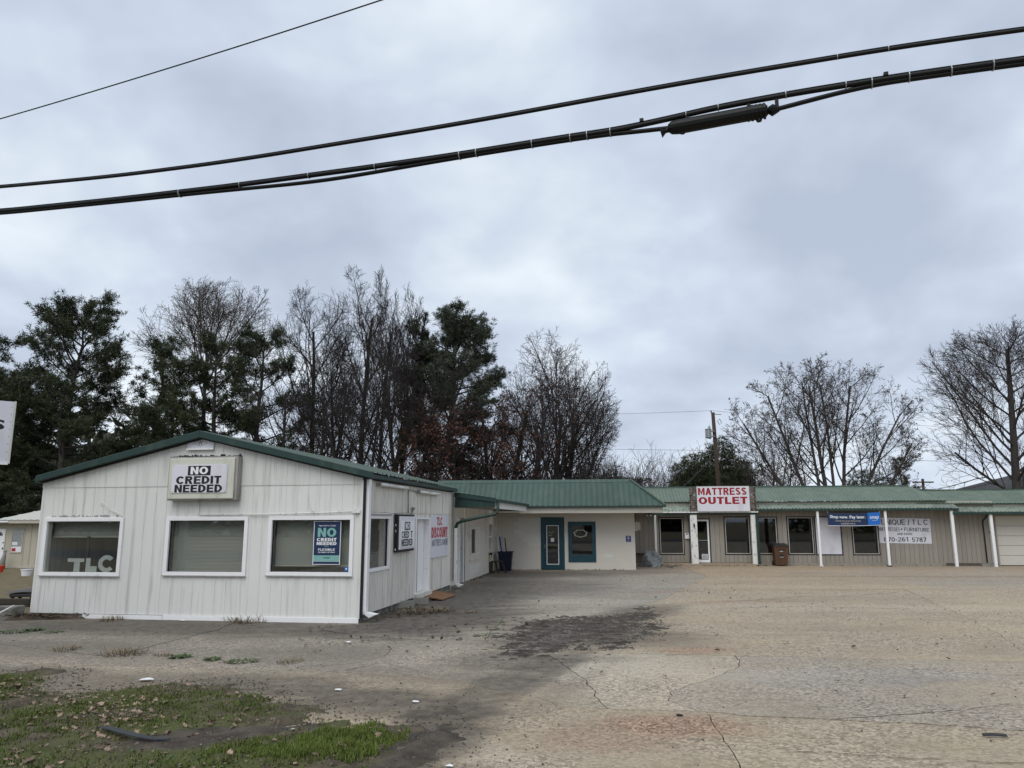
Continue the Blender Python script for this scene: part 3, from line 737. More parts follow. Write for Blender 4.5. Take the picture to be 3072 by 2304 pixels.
# two long wandering cracks that cross single slabs
for pts in ([(3.46, 8.56), (4.44, 8.79), (5.1, 8.95), (5.79, 9.18)], [(4.86, 20.1), (6.92, 20.93), (8.13, 21.61), (9.05, 21.58), (11.35, 22.82)], [(2.5, 7.42), (3.17, 7.29), (4.47, 7.05)], [(-2.39, 11.3), (-2.0, 11.9)], [(5.0, 18.9), (7.2, 19.2), (9.5, 18.6)], [(10.5, 27.2), (14, 27.6), (18, 27.2)]):
    c = jag(pts + [pts[-1]], 0.09, 0.03)
    mb = MB(); w = 0.006 + 0.004 * (c[:, 1].mean() > 15)
    for a, b in zip(c[:-1], c[1:]):
        t = b - a; t = t / (np.linalg.norm(t) + 1e-9) * w * rnd.uniform(0.4, 1.3); n = (-t[1], t[0])
        mb.quad((a[0] - n[0], a[1] - n[1], 0.005), (b[0] - n[0], b[1] - n[1], 0.005), (b[0] + n[0], b[1] + n[1], 0.005), (a[0] + n[0], a[1] + n[1], 0.005))
    obj('crack', mb, M['soil'], lot)

LAWN = [(-13.5, 11.2), (-7.17, 11.04), (-6.77, 11.25), (-6.45, 11.14), (-6.25, 10.6), (-6.1, 10.0), (-5.5, 9.75), (-5.07, 10.1), (-4.48, 10.23), (-4.21, 10.5), (-3.65, 10.4), (-3.05, 9.7), (-2.33, 9.1), (-2.05, 8.6), (-1.6, 8.3), (-1.2, 8.2), (-1.05, 8.0), (-1.15, 7.5), (-1.35, 6.9), (-1.6, 5.6), (-1.9, 3.5), (-13.5, 3.5)]
MUD = [(-3.8, 7.75), (-3.45, 7.95), (-2.82, 8.25), (-2.24, 8.4), (-2.1, 8.1), (-2.6, 7.75), (-3.0, 7.4), (-3.5, 7.4)]
def lawn_z(x, y):
    P = np.stack([x, y], 1); sd = poly_sd(P, LAWN) + (fbm(x * 2.2, y * 2.2) - 0.5) * 0.9 + (fbm(x * 9, y * 9) - 0.5) * 0.35
    mud = np.clip(poly_sd(P, MUD) * 4 + 0.6, 0, 1)
    return np.clip(sd * 0.12, -0.05, 0.055) + (fbm(x * 5, y * 5) - 0.5) * 0.07 * np.clip(sd * 3, 0, 1) - 0.045 * mud + (fbm(x * 14, y * 14) - 0.5) * 0.03 * np.clip(sd * 4, 0, 1)
lawn = kind(heightfield('lawn', -13.4, -0.9, 3.6, 11.6, 0.05, lawn_z, M['turf_soil']), 'structure')

def mudpatch_z(x, y):
    sd = poly_sd(np.stack([x, y], 1), MUD) + (fbm(x * 3, y * 3) - 0.5) * 0.7
    return np.clip(sd * 0.2, -0.07, 0.012) + 0.028 + (fbm(x * 8, y * 8) - 0.5) * 0.045
mudp = kind(heightfield('mud', -5.2, -1.2, 6.6, 9.0, 0.03, lambda x, y: np.where(poly_sd(np.stack([x, y], 1), MUD) + (fbm(x * 3, y * 3) - 0.5) * 0.7 > -0.12, mudpatch_z(x, y), -1.0), M['soil'], -0.5), 'stuff')
# crumbled paving and dirt washed into the low spot
DIRT = [(-0.1, 13.75), (-0.02, 15.0), (0.35, 16.6), (1.2, 17.0), (2.2, 17.35), (3.4, 19.2), (3.3, 18.0), (3.0, 15.6), (2.5, 14.1), (2.1, 13.3), (1.5, 12.9), (0.5, 12.78), (0.1, 12.3), (-0.1, 12.9)]
def dirt_z(x, y):
    sd = poly_sd(np.stack([x, y], 1), DIRT)
    return np.clip(sd * 0.035, -0.03, 0.006) * np.where(x > 1.6, 1.6, 1.0) + (fbm(x * 1.7, y * 2.6) - 0.5) * 0.055 + (fbm(x * 6, y * 9) - 0.5) * 0.085 + (fbm(x * 22, y * 22) - 0.5) * 0.03 - 0.006 - 0.006 * np.clip(x - 1.5, 0, 2)
kind(heightfield('dirt', -0.8, 4.2, 11.8, 19.8, 0.03, dirt_z, M['patch_soil'], -0.02), 'stuff')
TRACK = [(-1.95, 3.6), (-1.75, 6.0), (-1.25, 7.3), (-0.95, 8.1), (-0.72, 8.6), (-0.6, 8.45), (-0.62, 7.6), (-0.9, 6.6), (-0.6, 5.4), (-0.5, 3.6)]
def track_z(x, y):
    sd = poly_sd(np.stack([x, y], 1), TRACK) + (fbm(x * 2, y * 2) - 0.5) * 0.5
    ru = np.sin((x - y * 0.38) * 26) * 0.012
    return np.clip(sd * 0.08, -0.03, 0.022) + ru * np.clip(sd * 5, 0, 1) + (fbm(x * 10, y * 10) - 0.5) * 0.03 - 0.004
kind(heightfield('mud', -2.2, -0.2, 4.0, 9.0, 0.03, track_z, M['soil'], -0.02), 'stuff')
def drift(name, poly, x0, x1, y0, y1, st, h, m):
    return kind(heightfield(name, x0, x1, y0, y1, st, lambda x, y: np.clip(poly_sd(np.stack([x, y], 1), poly) * 0.35, -0.04, h) + (fbm(x * 7, y * 7) - 0.5) * 0.06, m, -0.02), 'stuff')
drift('soil_bank', [(-3.1, 16.9), (-2.4, 17.4), (-1.9, 19.0), (-2.2, 19.1), (-2.75, 19.0), (-3.2, 16.7)], -3.3, -1.5, 16.3, 19.5, 0.04, 0.03, M['soil'])

# ------------------------------------------------------------------ gabled metal building
A1 = math.atan2(16.36 - 17.60, -3.231 + 10.92)
F1 = Fr(-10.92, 17.60, A1)
F2 = Fr(-3.231, 16.36, A1 + math.pi / 2)
WID, LEN, EAV, APX, ZA = 7.788, 8.1, 3.03, 3.98, 3.97
mbld = thing('metal_building', 'white gabled metal building with green roof trim, nearest on the left', 'building', F1(0, 0, 0), A1)
gable = lambda u: EAV - 0.03 + (ZA - EAV) * (1 - min(1.0, abs(u - APX) / (APX if u < APX else APX + 0.06)))
win = [(0.15, 2.165, 0.905, 2.205), (3.22, 5.186, 0.935, 2.215), (5.665, 7.62, 0.95, 2.22)]
holes = [(a + 0.03, b - 0.03, c + 0.03, d - 0.03) for a, b, c, d in win]
S1 = lambda u, t, h: F1(u, -h, t)
sheet('siding_panel', M['siding'], mbld, S1, 0, WID, 0.095, 2.915, sp=0.2596, rw=0.022, rh=0.011, side=0.012, phase=0.05, panel=0.7788, holes=holes, lap=0.0015)
sheet('siding_panel', M['siding'], mbld, lambda u, t, h: F1(u, -h - 0.012, t), 0, WID, 2.89, gable, sp=0.2596, rw=0.022, rh=0.011, side=0.012, phase=0.05, panel=0.7788, kinks=(APX,), lap=0.0015)
side_holes = [(0.42, 1.84, 1.03, 2.21), (4.02, 5.31, 0.2, 2.17)]
S2 = lambda u, t, h: F2(u, -h, t)
sheet('siding_panel', M['siding_side'], mbld, S2, 0, LEN, 0.14, 2.33, sp=0.17, rw=0.03, rh=0.018, side=0.02, phase=0.03, panel=0.68, holes=side_holes, lap=0.003)
sheet('siding_panel', M['siding_side'], mbld, lambda u, t, h: F2(u, -h - 0.012, t), 0, LEN, 2.31, EAV - 0.02, sp=0.17, rw=0.03, rh=0.018, side=0.02, phase=0.03, panel=0.68, lap=0.003)
# inner walls, floor, back and left walls
S1b = lambda u, t, h: F1(u, 0.07 - h, t)
S2b = lambda u, t, h: F2(u, 0.07 - h, t)
w_ = sheet('inner_wall', M['interior'], mbld, S1b, 0.0, WID, 0.02, lambda u: gable(u) - 0.03, sp=None, holes=holes, kinks=(APX,))
sheet('inner_wall', M['interior'], mbld, S2b, 0.07, LEN, 0.02, EAV - 0.03, sp=None, holes=side_holes)
sheet('wall', M['siding'], mbld, lambda u, t, h: F1(0.0, u, t), 0.0, LEN, 0.0, EAV - 0.02, sp=None)
sheet('wall', M['siding'], mbld, lambda u, t, h: F1(u, LEN, t), 0.0, WID, 0.0, gable, sp=None, kinks=(APX,))
obj('floor', MB().box(F1, 0.05, WID - 0.05, 0.1, LEN - 0.05, -0.02, 0.16), M['floor_in'], mbld)
obj('foundation', MB().box(F1, 0.02, WID - 0.02, 0.02, 0.3, -0.1, 0.10).box(F1, WID - 0.3, WID - 0.03, 0.301, LEN, -0.1, 0.145), M['found'], mbld)
tb = ((1.36, 3.3, 0.086), (3.31, 5.66, 0.094), (5.67, 7.79, 0.100))
for a, b, z in tb:
    obj('base_trim', MB().box(F1, a, b, -0.035, -0.005, -0.005, z), M['white'], mbld, bevel=0.004)
# roof: two slopes, rake boards, eave trim
slope = (4.10 - 3.14) / (APX + 0.05)
for sgn, ua, ub in ((1, APX, WID + 0.22), (-1, APX, -0.02)):
    Sr = lambda u, t, h, ua=ua, ub=ub: F1(ua + (ub - ua) * t, u, 4.10 - slope * abs(ub - ua) * t + h)
    sheet('roof_panel', M['green_roof'], mbld, Sr, -0.16, LEN + 0.1, 0, 1, sp=0.3, rw=0.04, rh=0.03, side=0.02, panel=0.9)
    zt = lambda u: 4.10 - slope * abs(u - APX)
    e_ = WID + 0.26 if sgn > 0 else -0.05
    ring = lambda d: [F1(APX, d, 4.125), F1(e_, d, zt(e_) + 0.02), F1(e_, d, zt(e_) - 0.125), F1(APX, d, 3.965)]
    obj('rake_trim', MB().hexa(ring(-0.21), ring(-0.09)), M['green'], mbld, bevel=0.01)
    obj('rake_flange', MB().hexa([F1(APX, -0.088, 3.99), F1(e_ - sgn * 0.1, -0.088, zt(e_) - 0.08), F1(e_ - sgn * 0.1, -0.088, zt(e_) - 0.14), F1(APX, -0.088, 3.935)],
                                 [F1(APX, -0.03, 3.99), F1(e_ - sgn * 0.1, -0.03, zt(e_) - 0.08), F1(e_ - sgn * 0.1, -0.03, zt(e_) - 0.14), F1(APX, -0.03, 3.935)]), M['black'], mbld)
obj('eave_trim', MB().box(F2, -0.08, LEN + 0.1, -0.17, -0.045, 3.03, 3.13), M['green'], mbld, bevel=0.012)
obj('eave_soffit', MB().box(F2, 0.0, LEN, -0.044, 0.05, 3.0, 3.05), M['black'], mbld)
obj('eave_trim', MB().box(Fr(*F1(0, 0, 0)[:2], A1 - math.pi / 2), -LEN - 0.1, 0.08, -0.17, 0.0, 3.0, 3.13), M['green'], mbld)
# corner trims, seam, white corner downspout and its elbow
obj('corner_trim', MB().box(F1, WID - 0.05, WID + 0.02, -0.03, -0.004, 0.09, 2.98), M['siding'], mbld)
obj('corner_seam', MB().box(F2, -0.018, 0.012, -0.075, -0.012, 0.1, 3.0), M['black'], mbld)
def downspout(fr, u, d, z0, z1, w, m, out, par, side=0.0):
    h = w / 2
    mb = MB().box(fr, u - h, u + h, d - w * 0.7, d, z0 + 0.12, z1)
    a = [fr(u - h, d - w * 0.7, z0 + 0.12), fr(u + h, d - w * 0.7, z0 + 0.12), fr(u + h, d, z0 + 0.12), fr(u - h, d, z0 + 0.12)]
    b = [fr(u - h + side, d - w * 0.7 - out, z0 + 0.08), fr(u + h + side, d - w * 0.7 - out, z0 + 0.08), fr(u + h + side, d - out * 0.7, z0), fr(u - h + side, d - out * 0.7, z0)]
    o = obj('downspout', mb, M[m], par, bevel=0.01)
    obj('elbow', MB().hexa(a, b), M[m], o, bevel=0.01)
    return o
downspout(F2, 0.10, -0.035, 0.10, 3.0, 0.15, 'white', 0.24, mbld, 0.02)
obj('corner_flashing', MB().box(F2, LEN - 0.12, LEN + 0.14, -0.05, -0.02, 0.25, 2.97), M['foil'], mbld)
# windows
for i, (a, b, c, d) in enumerate(win):
    wo_ = window(F1, mbld, a, b, c, d, jamb='old_wood' if i else 'cab_cream', gm='glass')
    obj('drip_edge', MB().box(F1, a - 0.01, b + 0.01, -0.05, -0.036, c - 0.012, c + 0.012), M['cab_frame'], wo_)
    if i == 0:
        blind(F1, wo_, a + 0.07, b - 0.07, 1.77, d - 0.1, 0.22)
        obj('mullion', MB().box(F1, 1.14, 1.20, 0.16, 0.2, 1.0, 1.78), M['black'], wo_)
        obj('painted_letter', MB().box(F1, 0.73, 1.15, 0.12, 0.135, 1.21, 1.29).box(F1, 0.90, 1.05, 0.12, 0.135, 0.99, 1.209), M['letter_fog'], wo_)
        obj('painted_letter', MB().box(F1, 1.20, 1.31, 0.12, 0.135, 1.12, 1.30).box(F1, 1.20, 1.48, 0.12, 0.135, 0.99, 1.119), M['letter_fog'], wo_)
        mb = MB(); n = 14
        for k in range(n):
            q = []
            for r in (0.10, 0.20):
                for kk in (k, k + 1):
                    w = R_(40 + 280 * kk / n); q.append((r * 1.05 * math.cos(w), r * math.sin(w) * 0.95))
            p = lambda t, d: F1(1.72 + t[0], d, 1.175 + t[1])
            mb.hexa([p(q[0], .12), p(q[1], .12), p(q[3], .12), p(q[2], .12)], [p(q[0], .135), p(q[1], .135), p(q[3], .135), p(q[2], .135)])
        obj('painted_letter', mb, M['letter_fog'], wo_)
    elif i == 1:
        blind(F1, wo_, a + 0.07, b - 0.07, c + 0.08, d - 0.1, 0.20)
    else:
        blind(F1, wo_, a + 0.09, b - 0.07, c + 0.19, d - 0.1, 0.20)
for u in np.arange(0.30, 2.0, 0.05):
    if rnd.random() < 0.8: obj('caulk_scrap', MB().box(F1, u, u + rnd.uniform(0.02, 0.06), -0.016, -0.013, 2.225, 2.235 + rnd.uniform(0.0, 0.035)), M['cab_frame'], mbld)
for k in range(26):
    u = 3.28 + k * 0.064
    if rnd.random() < 0.85: obj('sealant_scrap', MB().box(F1, u, u + rnd.uniform(0.03, 0.06), -0.034, -0.031, 3.55, 3.56 + rnd.uniform(0.0, 0.04)), M['black'], mbld)
sw = window(F2, mbld, 0.40, 1.86, 1.0, 2.235, 0.075, pane_d=0.04)
obj('window_liner', MB().box(F2, 0.45, 1.81, 0.10, 0.11, 1.05, 2.19), mat('brown_window_liner', (0.12, 0.105, 0.085), 0.8, 0.12, 1.5), sw)
obj('drip_edge', MB().box(F2, 0.40, 1.86, -0.06, -0.035, 2.236, 2.27), M['cab_frame'], sw)
# side door set back in its frame
dr = obj('door', MB().box(F2, 4.06, 5.30, 0.12, 0.16, 0.22, 2.15), M['white'], mbld, bevel=0.004)
obj('door_seam', MB().box(F2, 4.66, 4.672, 0.112, 0.119, 0.22, 2.15), M['black'], dr)
obj('handle', MB().box(F2, 4.14, 4.20, 0.04, 0.119, 1.16, 1.2), M['black'], dr)
obj('door_frame', MB().box(F2, 3.96, 4.055, -0.05, 0.2, 0.2, 2.2).box(F2, 5.305, 5.40, -0.05, 0.2, 0.2, 2.2).box(F2, 4.055, 5.305, -0.05, 0.2, 2.155, 2.2), M['white'], mbld)
obj('door_sill', MB().box(F2, 3.95, 5.42, -0.12, 0.2, 0.1, 0.215), M['siding_side'], mbld)
# conduits and loose wires
cd = lambda pts, r, m='white_worn', n='conduit', k=6: obj(n, MB().tube(pts, r, k), M[m], mbld, smooth=True)
cd([F1(3.985, -0.03, 2.58), F1(3.985, -0.03, 2.28), F1(4.05, -0.04, 2.262), F1(5.6, -0.05, 2.26), F1(6.8, -0.05, 2.285), F1(7.74, -0.05, 2.32)], 0.014)
obj('junction_box', MB().box(F1, 7.60, 7.76, -0.07, -0.02, 2.28, 2.35), M['white_worn'], mbld)
cd([F1(1.60, -0.04, 2.46), F1(1.575, -0.05, 2.50), F1(1.60, -0.05, 2.545), F1(1.645, -0.05, 2.52), F1(1.80, -0.04, 2.38), F1(2.14, -0.04, 2.22)], 0.008, n='loose_wire')
cd([F1(6.55, -0.04, 2.70), F1(6.545, -0.05, 2.66), F1(6.56, -0.05, 2.54), F1(6.63, -0.04, 2.36), F1(6.72, -0.04, 2.29)], 0.007, n='loose_wire')
cd([F2(0.05, -0.06, 2.31), F2(0.45, -0.05, 2.28), F2(1.4, -0.05, 2.27), F2(2.0, -0.05, 2.31), F2(2.4, -0.05, 2.30)], 0.012)
cd([F2(3.22, -0.05, 2.88), F2(3.22, -0.05, 2.30)], 0.014, 'steel')
cd([F2(3.15, -0.06, 2.905), F2(3.6, -0.05, 2.90), F2(4.1, -0.05, 2.86)], 0.012, 'steel')
obj('sealant_strip', MB().box(F1, 3.2, 4.95, -0.03, -0.013, 3.53, 3.555), M['black'], mbld)

# ---- signs and fittings on it
s = thing('lightbox_sign', 'white lightbox sign reading NO CREDIT NEEDED on the gable front', 'sign', F1(4.1, -0.02, 2.55), A1)
obj('cabinet', MB().box(F1, 3.30, 4.96, -0.20, -0.018, 2.57, 3.53), M['cab_frame'], s, bevel=0.01)
obj('face_frame', MB().box(F1, 3.33, 4.90, -0.235, -0.201, 2.60, 3.50), M['cab_cream'], s, bevel=0.016)
obj('face_panel', MB().box(F1, 3.42, 4.74, -0.252, -0.236, 2.735, 3.355), M['sign_white'], s)
fl = F1
obj('lettering_ground', MB().box(F1, 3.80, 4.345, -0.2545, -0.2525, 3.115, 3.325), M['ink'], s)
block_letters(F1, 'NO', 3.865, 4.285, 3.14, 3.305, -0.2565, M['letter_white'], s, 0.24)
block_letters(F1, 'CREDIT', 3.53, 4.61, 2.927, 3.10, -0.254, M['ink'], s, 0.25)
block_letters(F1, 'NEEDED', 3.505, 4.645, 2.742, 2.912, -0.254, M['ink'], s, 0.25)
for u in (3.45, 4.08, 4.71):
    for z in (2.755, 3.335):
        obj('screw', MB().box(F1, u - 0.008, u + 0.008, -0.2545, -0.2525, z - 0.008, z + 0.008), M['cab_frame'], s)
s = thing('emblem_sign', 'small white plate with a black W in a diamond under the gable peak', 'sign', F1(3.93, -0.03, 3.71), A1)
obj('plate', MB().hexa([F1(3.62, -0.03, 3.715), F1(4.26, -0.03, 3.715), F1(4.26, -0.03, 3.86), F1(3.935, -0.03, 3.945), F1(3.62, -0.03, 3.86)], [F1(3.62, -0.06, 3.715), F1(4.26, -0.06, 3.715), F1(4.26, -0.06, 3.86), F1(3.935, -0.06, 3.945), F1(3.62, -0.06, 3.86)]), M['sign_white'], s)
obj('ledge', MB().box(F1, 3.61, 4.27, -0.09, -0.061, 3.70, 3.73), M['white'], s)
for k, (a, b) in enumerate(((0.185, 0.085), (0.145, 0.065))):
    mb = MB(); q = [(a, 0), (0, b), (-a, 0), (0, -b)]; i_ = [(x * 0.9, y * 0.9) for x, y in q]
    for j in range(4):
        n = (j + 1) % 4; P_ = lambda t: F1(3.935 + t[0], -0.062, 3.855 + t[1])
        mb.quad(P_(q[j]), P_(q[n]), P_(i_[n]), P_(i_[j]))
    obj('diamond_line', mb, M['cab_frame'], s)
letters(F1, 'W', 3.875, 3.995, 3.81, 3.905, -0.064, M['ink'], s, 0.0)

s = thing('window_poster', 'tall navy and mint poster reading NO CREDIT NEEDED in the right front window', 'poster', F1(7.0, 0.03, 1.18), A1)
PD = 0.045
obj('sheet', MB().box(F1, 6.69, 7.31, PD - 0.004, PD, 1.19, 2.11), M['letter_white'], s)
obj('print', MB().quad(F1(6.705, PD - 0.006, 1.385), F1(7.295, PD - 0.006, 1.385), F1(7.295, PD - 0.006, 2.097), F1(6.705, PD - 0.006, 2.097)), M['navy'], s)
obj('print', MB().quad(F1(6.705, PD - 0.006, 1.262), F1(7.295, PD - 0.006, 1.262), F1(7.295, PD - 0.006, 1.383), F1(6.705, PD - 0.006, 1.383)), M['mint'], s)
obj('print', MB().quad(F1(6.705, PD - 0.006, 1.203), F1(7.295, PD - 0.006, 1.203), F1(7.295, PD - 0.006, 1.255), F1(6.705, PD - 0.006, 1.255)), M['navy'], s)
for t, u0, u1, z0, z1, m_, b_ in (('Approval in a Snap!', 6.80, 7.19, 1.992, 2.03, 'letter_white', 0.01), ('NO', 6.785, 7.205, 1.775, 1.965, 'mint', 0.04), ('CREDIT', 6.77, 7.22, 1.683, 1.752, 'letter_white', 0.04), ('NEEDED', 6.77, 7.22, 1.602, 1.670, 'letter_white', 0.04),
                              ('WITH', 6.95, 7.04, 1.563, 1.585, 'mint', 0.01), ('FLEXIBLE', 6.81, 7.19, 1.482, 1.530, 'letter_white', 0.01), ('PAYMENT OPTIONS', 6.81, 7.19, 1.437, 1.462, 'letter_white', 0.02), ('snap!', 6.935, 7.085, 1.310, 1.358, 'navy', 0.02)):
    (block_letters(F1, t, u0, u1, z0, z1, PD - 0.008, M[m_], s, 0.24 if t in ('NO', 'CREDIT', 'NEEDED') else 0.18) if t.isupper() else letters(F1, t, u0, u1, z0, z1, PD - 0.008, M[m_], s, b_))
s = thing('security_sticker', 'small blue sticker in the corner of the right front window', 'sticker', F1(7.46, 0.04, 1.06), A1)
obj('plate', MB().box(F1, 7.42, 7.50, 0.042, 0.046, 1.06, 1.14), M['blue'], s)
obj('emblem', MB().poly([F1(7.435, 0.040, 1.12), F1(7.46, 0.040, 1.078), F1(7.485, 0.040, 1.12)]), M['letter_white'], s)

s = thing('lightbox_sign', 'lightbox sign with a black edge reading NO CRED T NEEDED on the side wall', 'sign', F2(2.8, -0.02, 1.38), F2.a)
obj('cabinet', MB().box(F2, 2.17, 3.56, -0.115, -0.022, 1.36, 2.27), M['black'], s, bevel=0.006)
obj('face_frame', MB().box(F2, 2.23, 3.53, -0.14, -0.116, 1.42, 2.22), M['sign_white'], s, bevel=0.012)
obj('face_panel', MB().box(F2, 2.33, 3.44, -0.152, -0.141, 1.475, 2.11), M['letter_white'], s)
obj('lettering_ground', MB().box(F2, 2.60, 3.05, -0.1545, -0.1525, 1.885, 2.09), M['ink'], s)
block_letters(F2, 'NO', 2.66, 2.99, 1.91, 2.07, -0.1565, M['letter_white'], s, 0.24)
block_letters(F2, 'CRED', 2.37, 2.99, 1.69, 1.86, -0.154, M['ink'], s, 0.23)
block_letters(F2, 'T', 3.12, 3.28, 1.69, 1.86, -0.154, M['ink'], s, 0.23)
block_letters(F2, 'NEEDED', 2.36, 3.30, 1.498, 1.67, -0.154, M['ink'], s, 0.25)
for du, z in ((0.0, 1.98), (0.005, 1.84), (-0.004, 1.40)):
    obj('paint_scar', MB().quad(F2(2.168, -0.06 - du, z), F2(2.168, -0.075, z), F2(2.168, -0.07, z + 0.05), F2(2.168, -0.05, z + 0.06)), M['letter_white'], s)
s = thing('wall_sign', 'white sign reading TLC DISCOUNT MATTRESS and MORE in red and navy', 'sign', F2(6.5, -0.03, 1.06), F2.a)
obj('board', MB().box(F2, 5.44, 7.54, -0.035, -0.022, 1.065, 2.275), M['sign_white'], s)
block_letters(F2, 'TLC', 6.13, 6.76, 1.98, 2.215, -0.037, M['red'], s, 0.25)
block_letters(F2, 'DISCOUNT', 5.55, 7.41, 1.62, 1.93, -0.037, M['red'], s, 0.27)
block_letters(F2, 'MATTRESS & MORE', 5.60, 7.46, 1.39, 1.575, -0.037, M['ink_navy'], s, 0.15, shear=0.25)
for j, (a, b, lab) in enumerate(((0.80, 2.95, 'long twin fluorescent wall light under the eave, nearer of two'), (3.98, 6.12, 'fluorescent wall light under the eave near the downspout, farther of two'))):
    s = thing('wall_light', lab, 'wall light', F2((a + b) / 2, -0.05, 2.9), F2.a, 'fluorescent lights under the eave')
    z = 2.93 - 0.05 * j; mid = (a + b) / 2
    obj('mount', MB().box(F2, mid - 0.06, mid + 0.06, -0.09, -0.022, z - 0.03, z + 0.05), M['steel'], s)
    for p, q in ((a, mid - 0.02), (mid + 0.02, b)):
        obj('tube', MB().tube([F2(p, -0.1, z), F2(q, -0.1, z)], 0.042, 10), M['white_worn'], s, smooth=True)
    obj('end_cap', MB().tube([F2(a - 0.04, -0.1, z), F2(a, -0.1, z)], 0.05, 10), M['cab_frame'], s)
s = thing('flood_lamp', 'small grey flood lamp on a stub above the side lightbox sign', 'lamp', F2(3.6, -0.05, 2.3), F2.a)
obj('stem', MB().tube([F2(3.56, -0.04, 2.28), F2(3.56, -0.06, 2.38)], 0.015), M['steel'], s)
obj('head', MB().tube([F2(3.56, -0.06, 2.36), F2(3.56, -0.09, 2.46)], [0.03, 0.05], 10), M['cab_frame'], s)

# ------------------------------------------------------------------ painted block building: courtyard front and wing
A3 = math.atan2(-0.55, 6.232)
F3 = Fr(-0.9, 33.9, A3)
F4 = Fr(-1.747, 27.297, R_(81))
bb = thing('block_building', 'white painted block building with green mansard roof and teal door across the courtyard', 'building', F3(3, 0, 0), A3)
BH, BL = 0.1715, 0.392
def cube_mesh(name, w, dpt, h, m, bev=0.012):
    mb = MB(); e = bev
    a = [(0, 0, 0), (w, 0, 0), (w, 0, h), (0, 0, h)]
    f = [(e, -e, e), (w - e, -e, e), (w - e, -e, h - e), (e, -e, h - e)]
    b = [(0, dpt, 0), (w, dpt, 0), (w, dpt, h), (0, dpt, h)]
    v = a + f + b
    F = [(4, 5, 6, 7), (0, 1, 5, 4), (1, 2, 6, 5), (2, 3, 7, 6), (3, 0, 4, 7), (8, 9, 1, 0), (9, 10, 2, 1), (10, 11, 3, 2), (11, 8, 0, 3)]
    me = bpy.data.meshes.new(name); me.from_pydata(v, [], F); me.materials.append(m); me.update()
    return me
_bm = {}
nblock = [0]
rest = {'block': MB(), 'block_pale': MB()}
def block_wall(fr, u0, u1, z1, openings, pale=lambda u, z: False, budget=300):
    rows = int(round(z1 / BH))
    for r in range(rows):
        z = r * BH; u = u0 - (BL / 2 if r % 2 else 0)
        while u < u1 - 0.02:
            a, b = max(u, u0), min(u + BL, u1); u += BL
            segs = [(a, b)]
            for o in openings:
                if o[2] < z + BH * 0.55 and o[3] > z + BH * 0.45:
                    new = []
                    for p, q in segs:
                        if o[1] <= p or o[0] >= q: new.append((p, q)); continue
                        if o[0] > p: new.append((p, o[0]))
                        if o[1] < q: new.append((o[1], q))
                    segs = new
            for p, q in segs:
                if q - p < 0.03: continue
                mk = 'block_pale' if pale((p + q) / 2, z + BH / 2) else 'block'
                w = round(q - p - 0.003, 3)
                if nblock[0] < budget:
                    key = (w, mk)
                    if key not in _bm: _bm[key] = cube_mesh('block', w, 0.05, BH - 0.003, M[mk], 0.0015)
                    inst('block', _bm[key], bb, fr(p + 0.0015, -0.0488, z + 0.0015), fr.a); nblock[0] += 1
                else:
                    rest[mk].box(fr, p + 0.0045, q - 0.0045, -0.05, 0.0, z + 0.0045, z + BH - 0.0045)
op3 = [(2.17, 3.19, -1, 2.25), (3.37, 4.555, 0.335, 2.06)]
block_wall(F3, 0.0, 6.265, 2.45, op3, lambda u, z: (1.0 < u < 2.16 and 1.3 < z < 2.3) or (1.5 < u < 2.16 and 1.1 < z < 1.35) or (4.9 < u < 5.3 and 0.5 < z < 0.7))
op4 = [(-0.15, 0.0, -1, 3), (0.82, 2.62, 0.82, 1.9), (4.41, 5.31, 0.86, 2.04)]
block_wall(F4, 0.0, 6.6, 2.92, op4, lambda u, z: 0.9 < u < 2.6 and 0.25 < z < 0.6, 300)
for k, mb in rest.items():
    if mb.f: kind(obj('block', mb, M[k], bb), 'stuff')
def wall_open(fr, u0, u1, z0, z1, d0, d1, ops, m, par, name='inner_wall'):
    us = sorted(set([u0, u1] + [x for o in ops for x in o[:2] if u0 < x < u1])); mb = MB()
    for a, b in zip(us[:-1], us[1:]):
        mid = (a + b) / 2; iv = [(z0, z1)]
        for o in ops:
            if o[0] < mid < o[1]:
                iv = [x for lo, hi in iv for x in ((lo, min(hi, o[2])), (max(lo, o[3]), hi)) if x[1] - x[0] > 0.01]
        for lo, hi in iv: mb.box(fr, a, b, d0, d1, lo, hi)
    return obj(name, mb, m, par)
wall_open(F3, 0.06, 6.262, 0, 2.46, -0.047, 0.15, op3, M['mortar'], bb, 'mortar_wall')
wall_open(F4, 0.0, 6.55, 0, 3.0, -0.047, 0.15, op4, M['mortar'], bb, 'mortar_wall')
obj('wall', MB().box(F3, 6.06, 6.262, 0.151, 5.0, 0, 2.46), M['block'], bb)
obj('back_wall', MB().box(F3, 0.0, 6.05, 4.0, 4.1, 0, 3.0), M['interior'], bb)
obj('floor', MB().box(F3, -4.0, 6.05, 0.16, 3.99, -0.1, 0.02), M['floor_in'], bb)
obj('back_wall', MB().box(F4, -2.7, 8, 3.0, 3.1, 0, 2.9), M['interior'], bb)
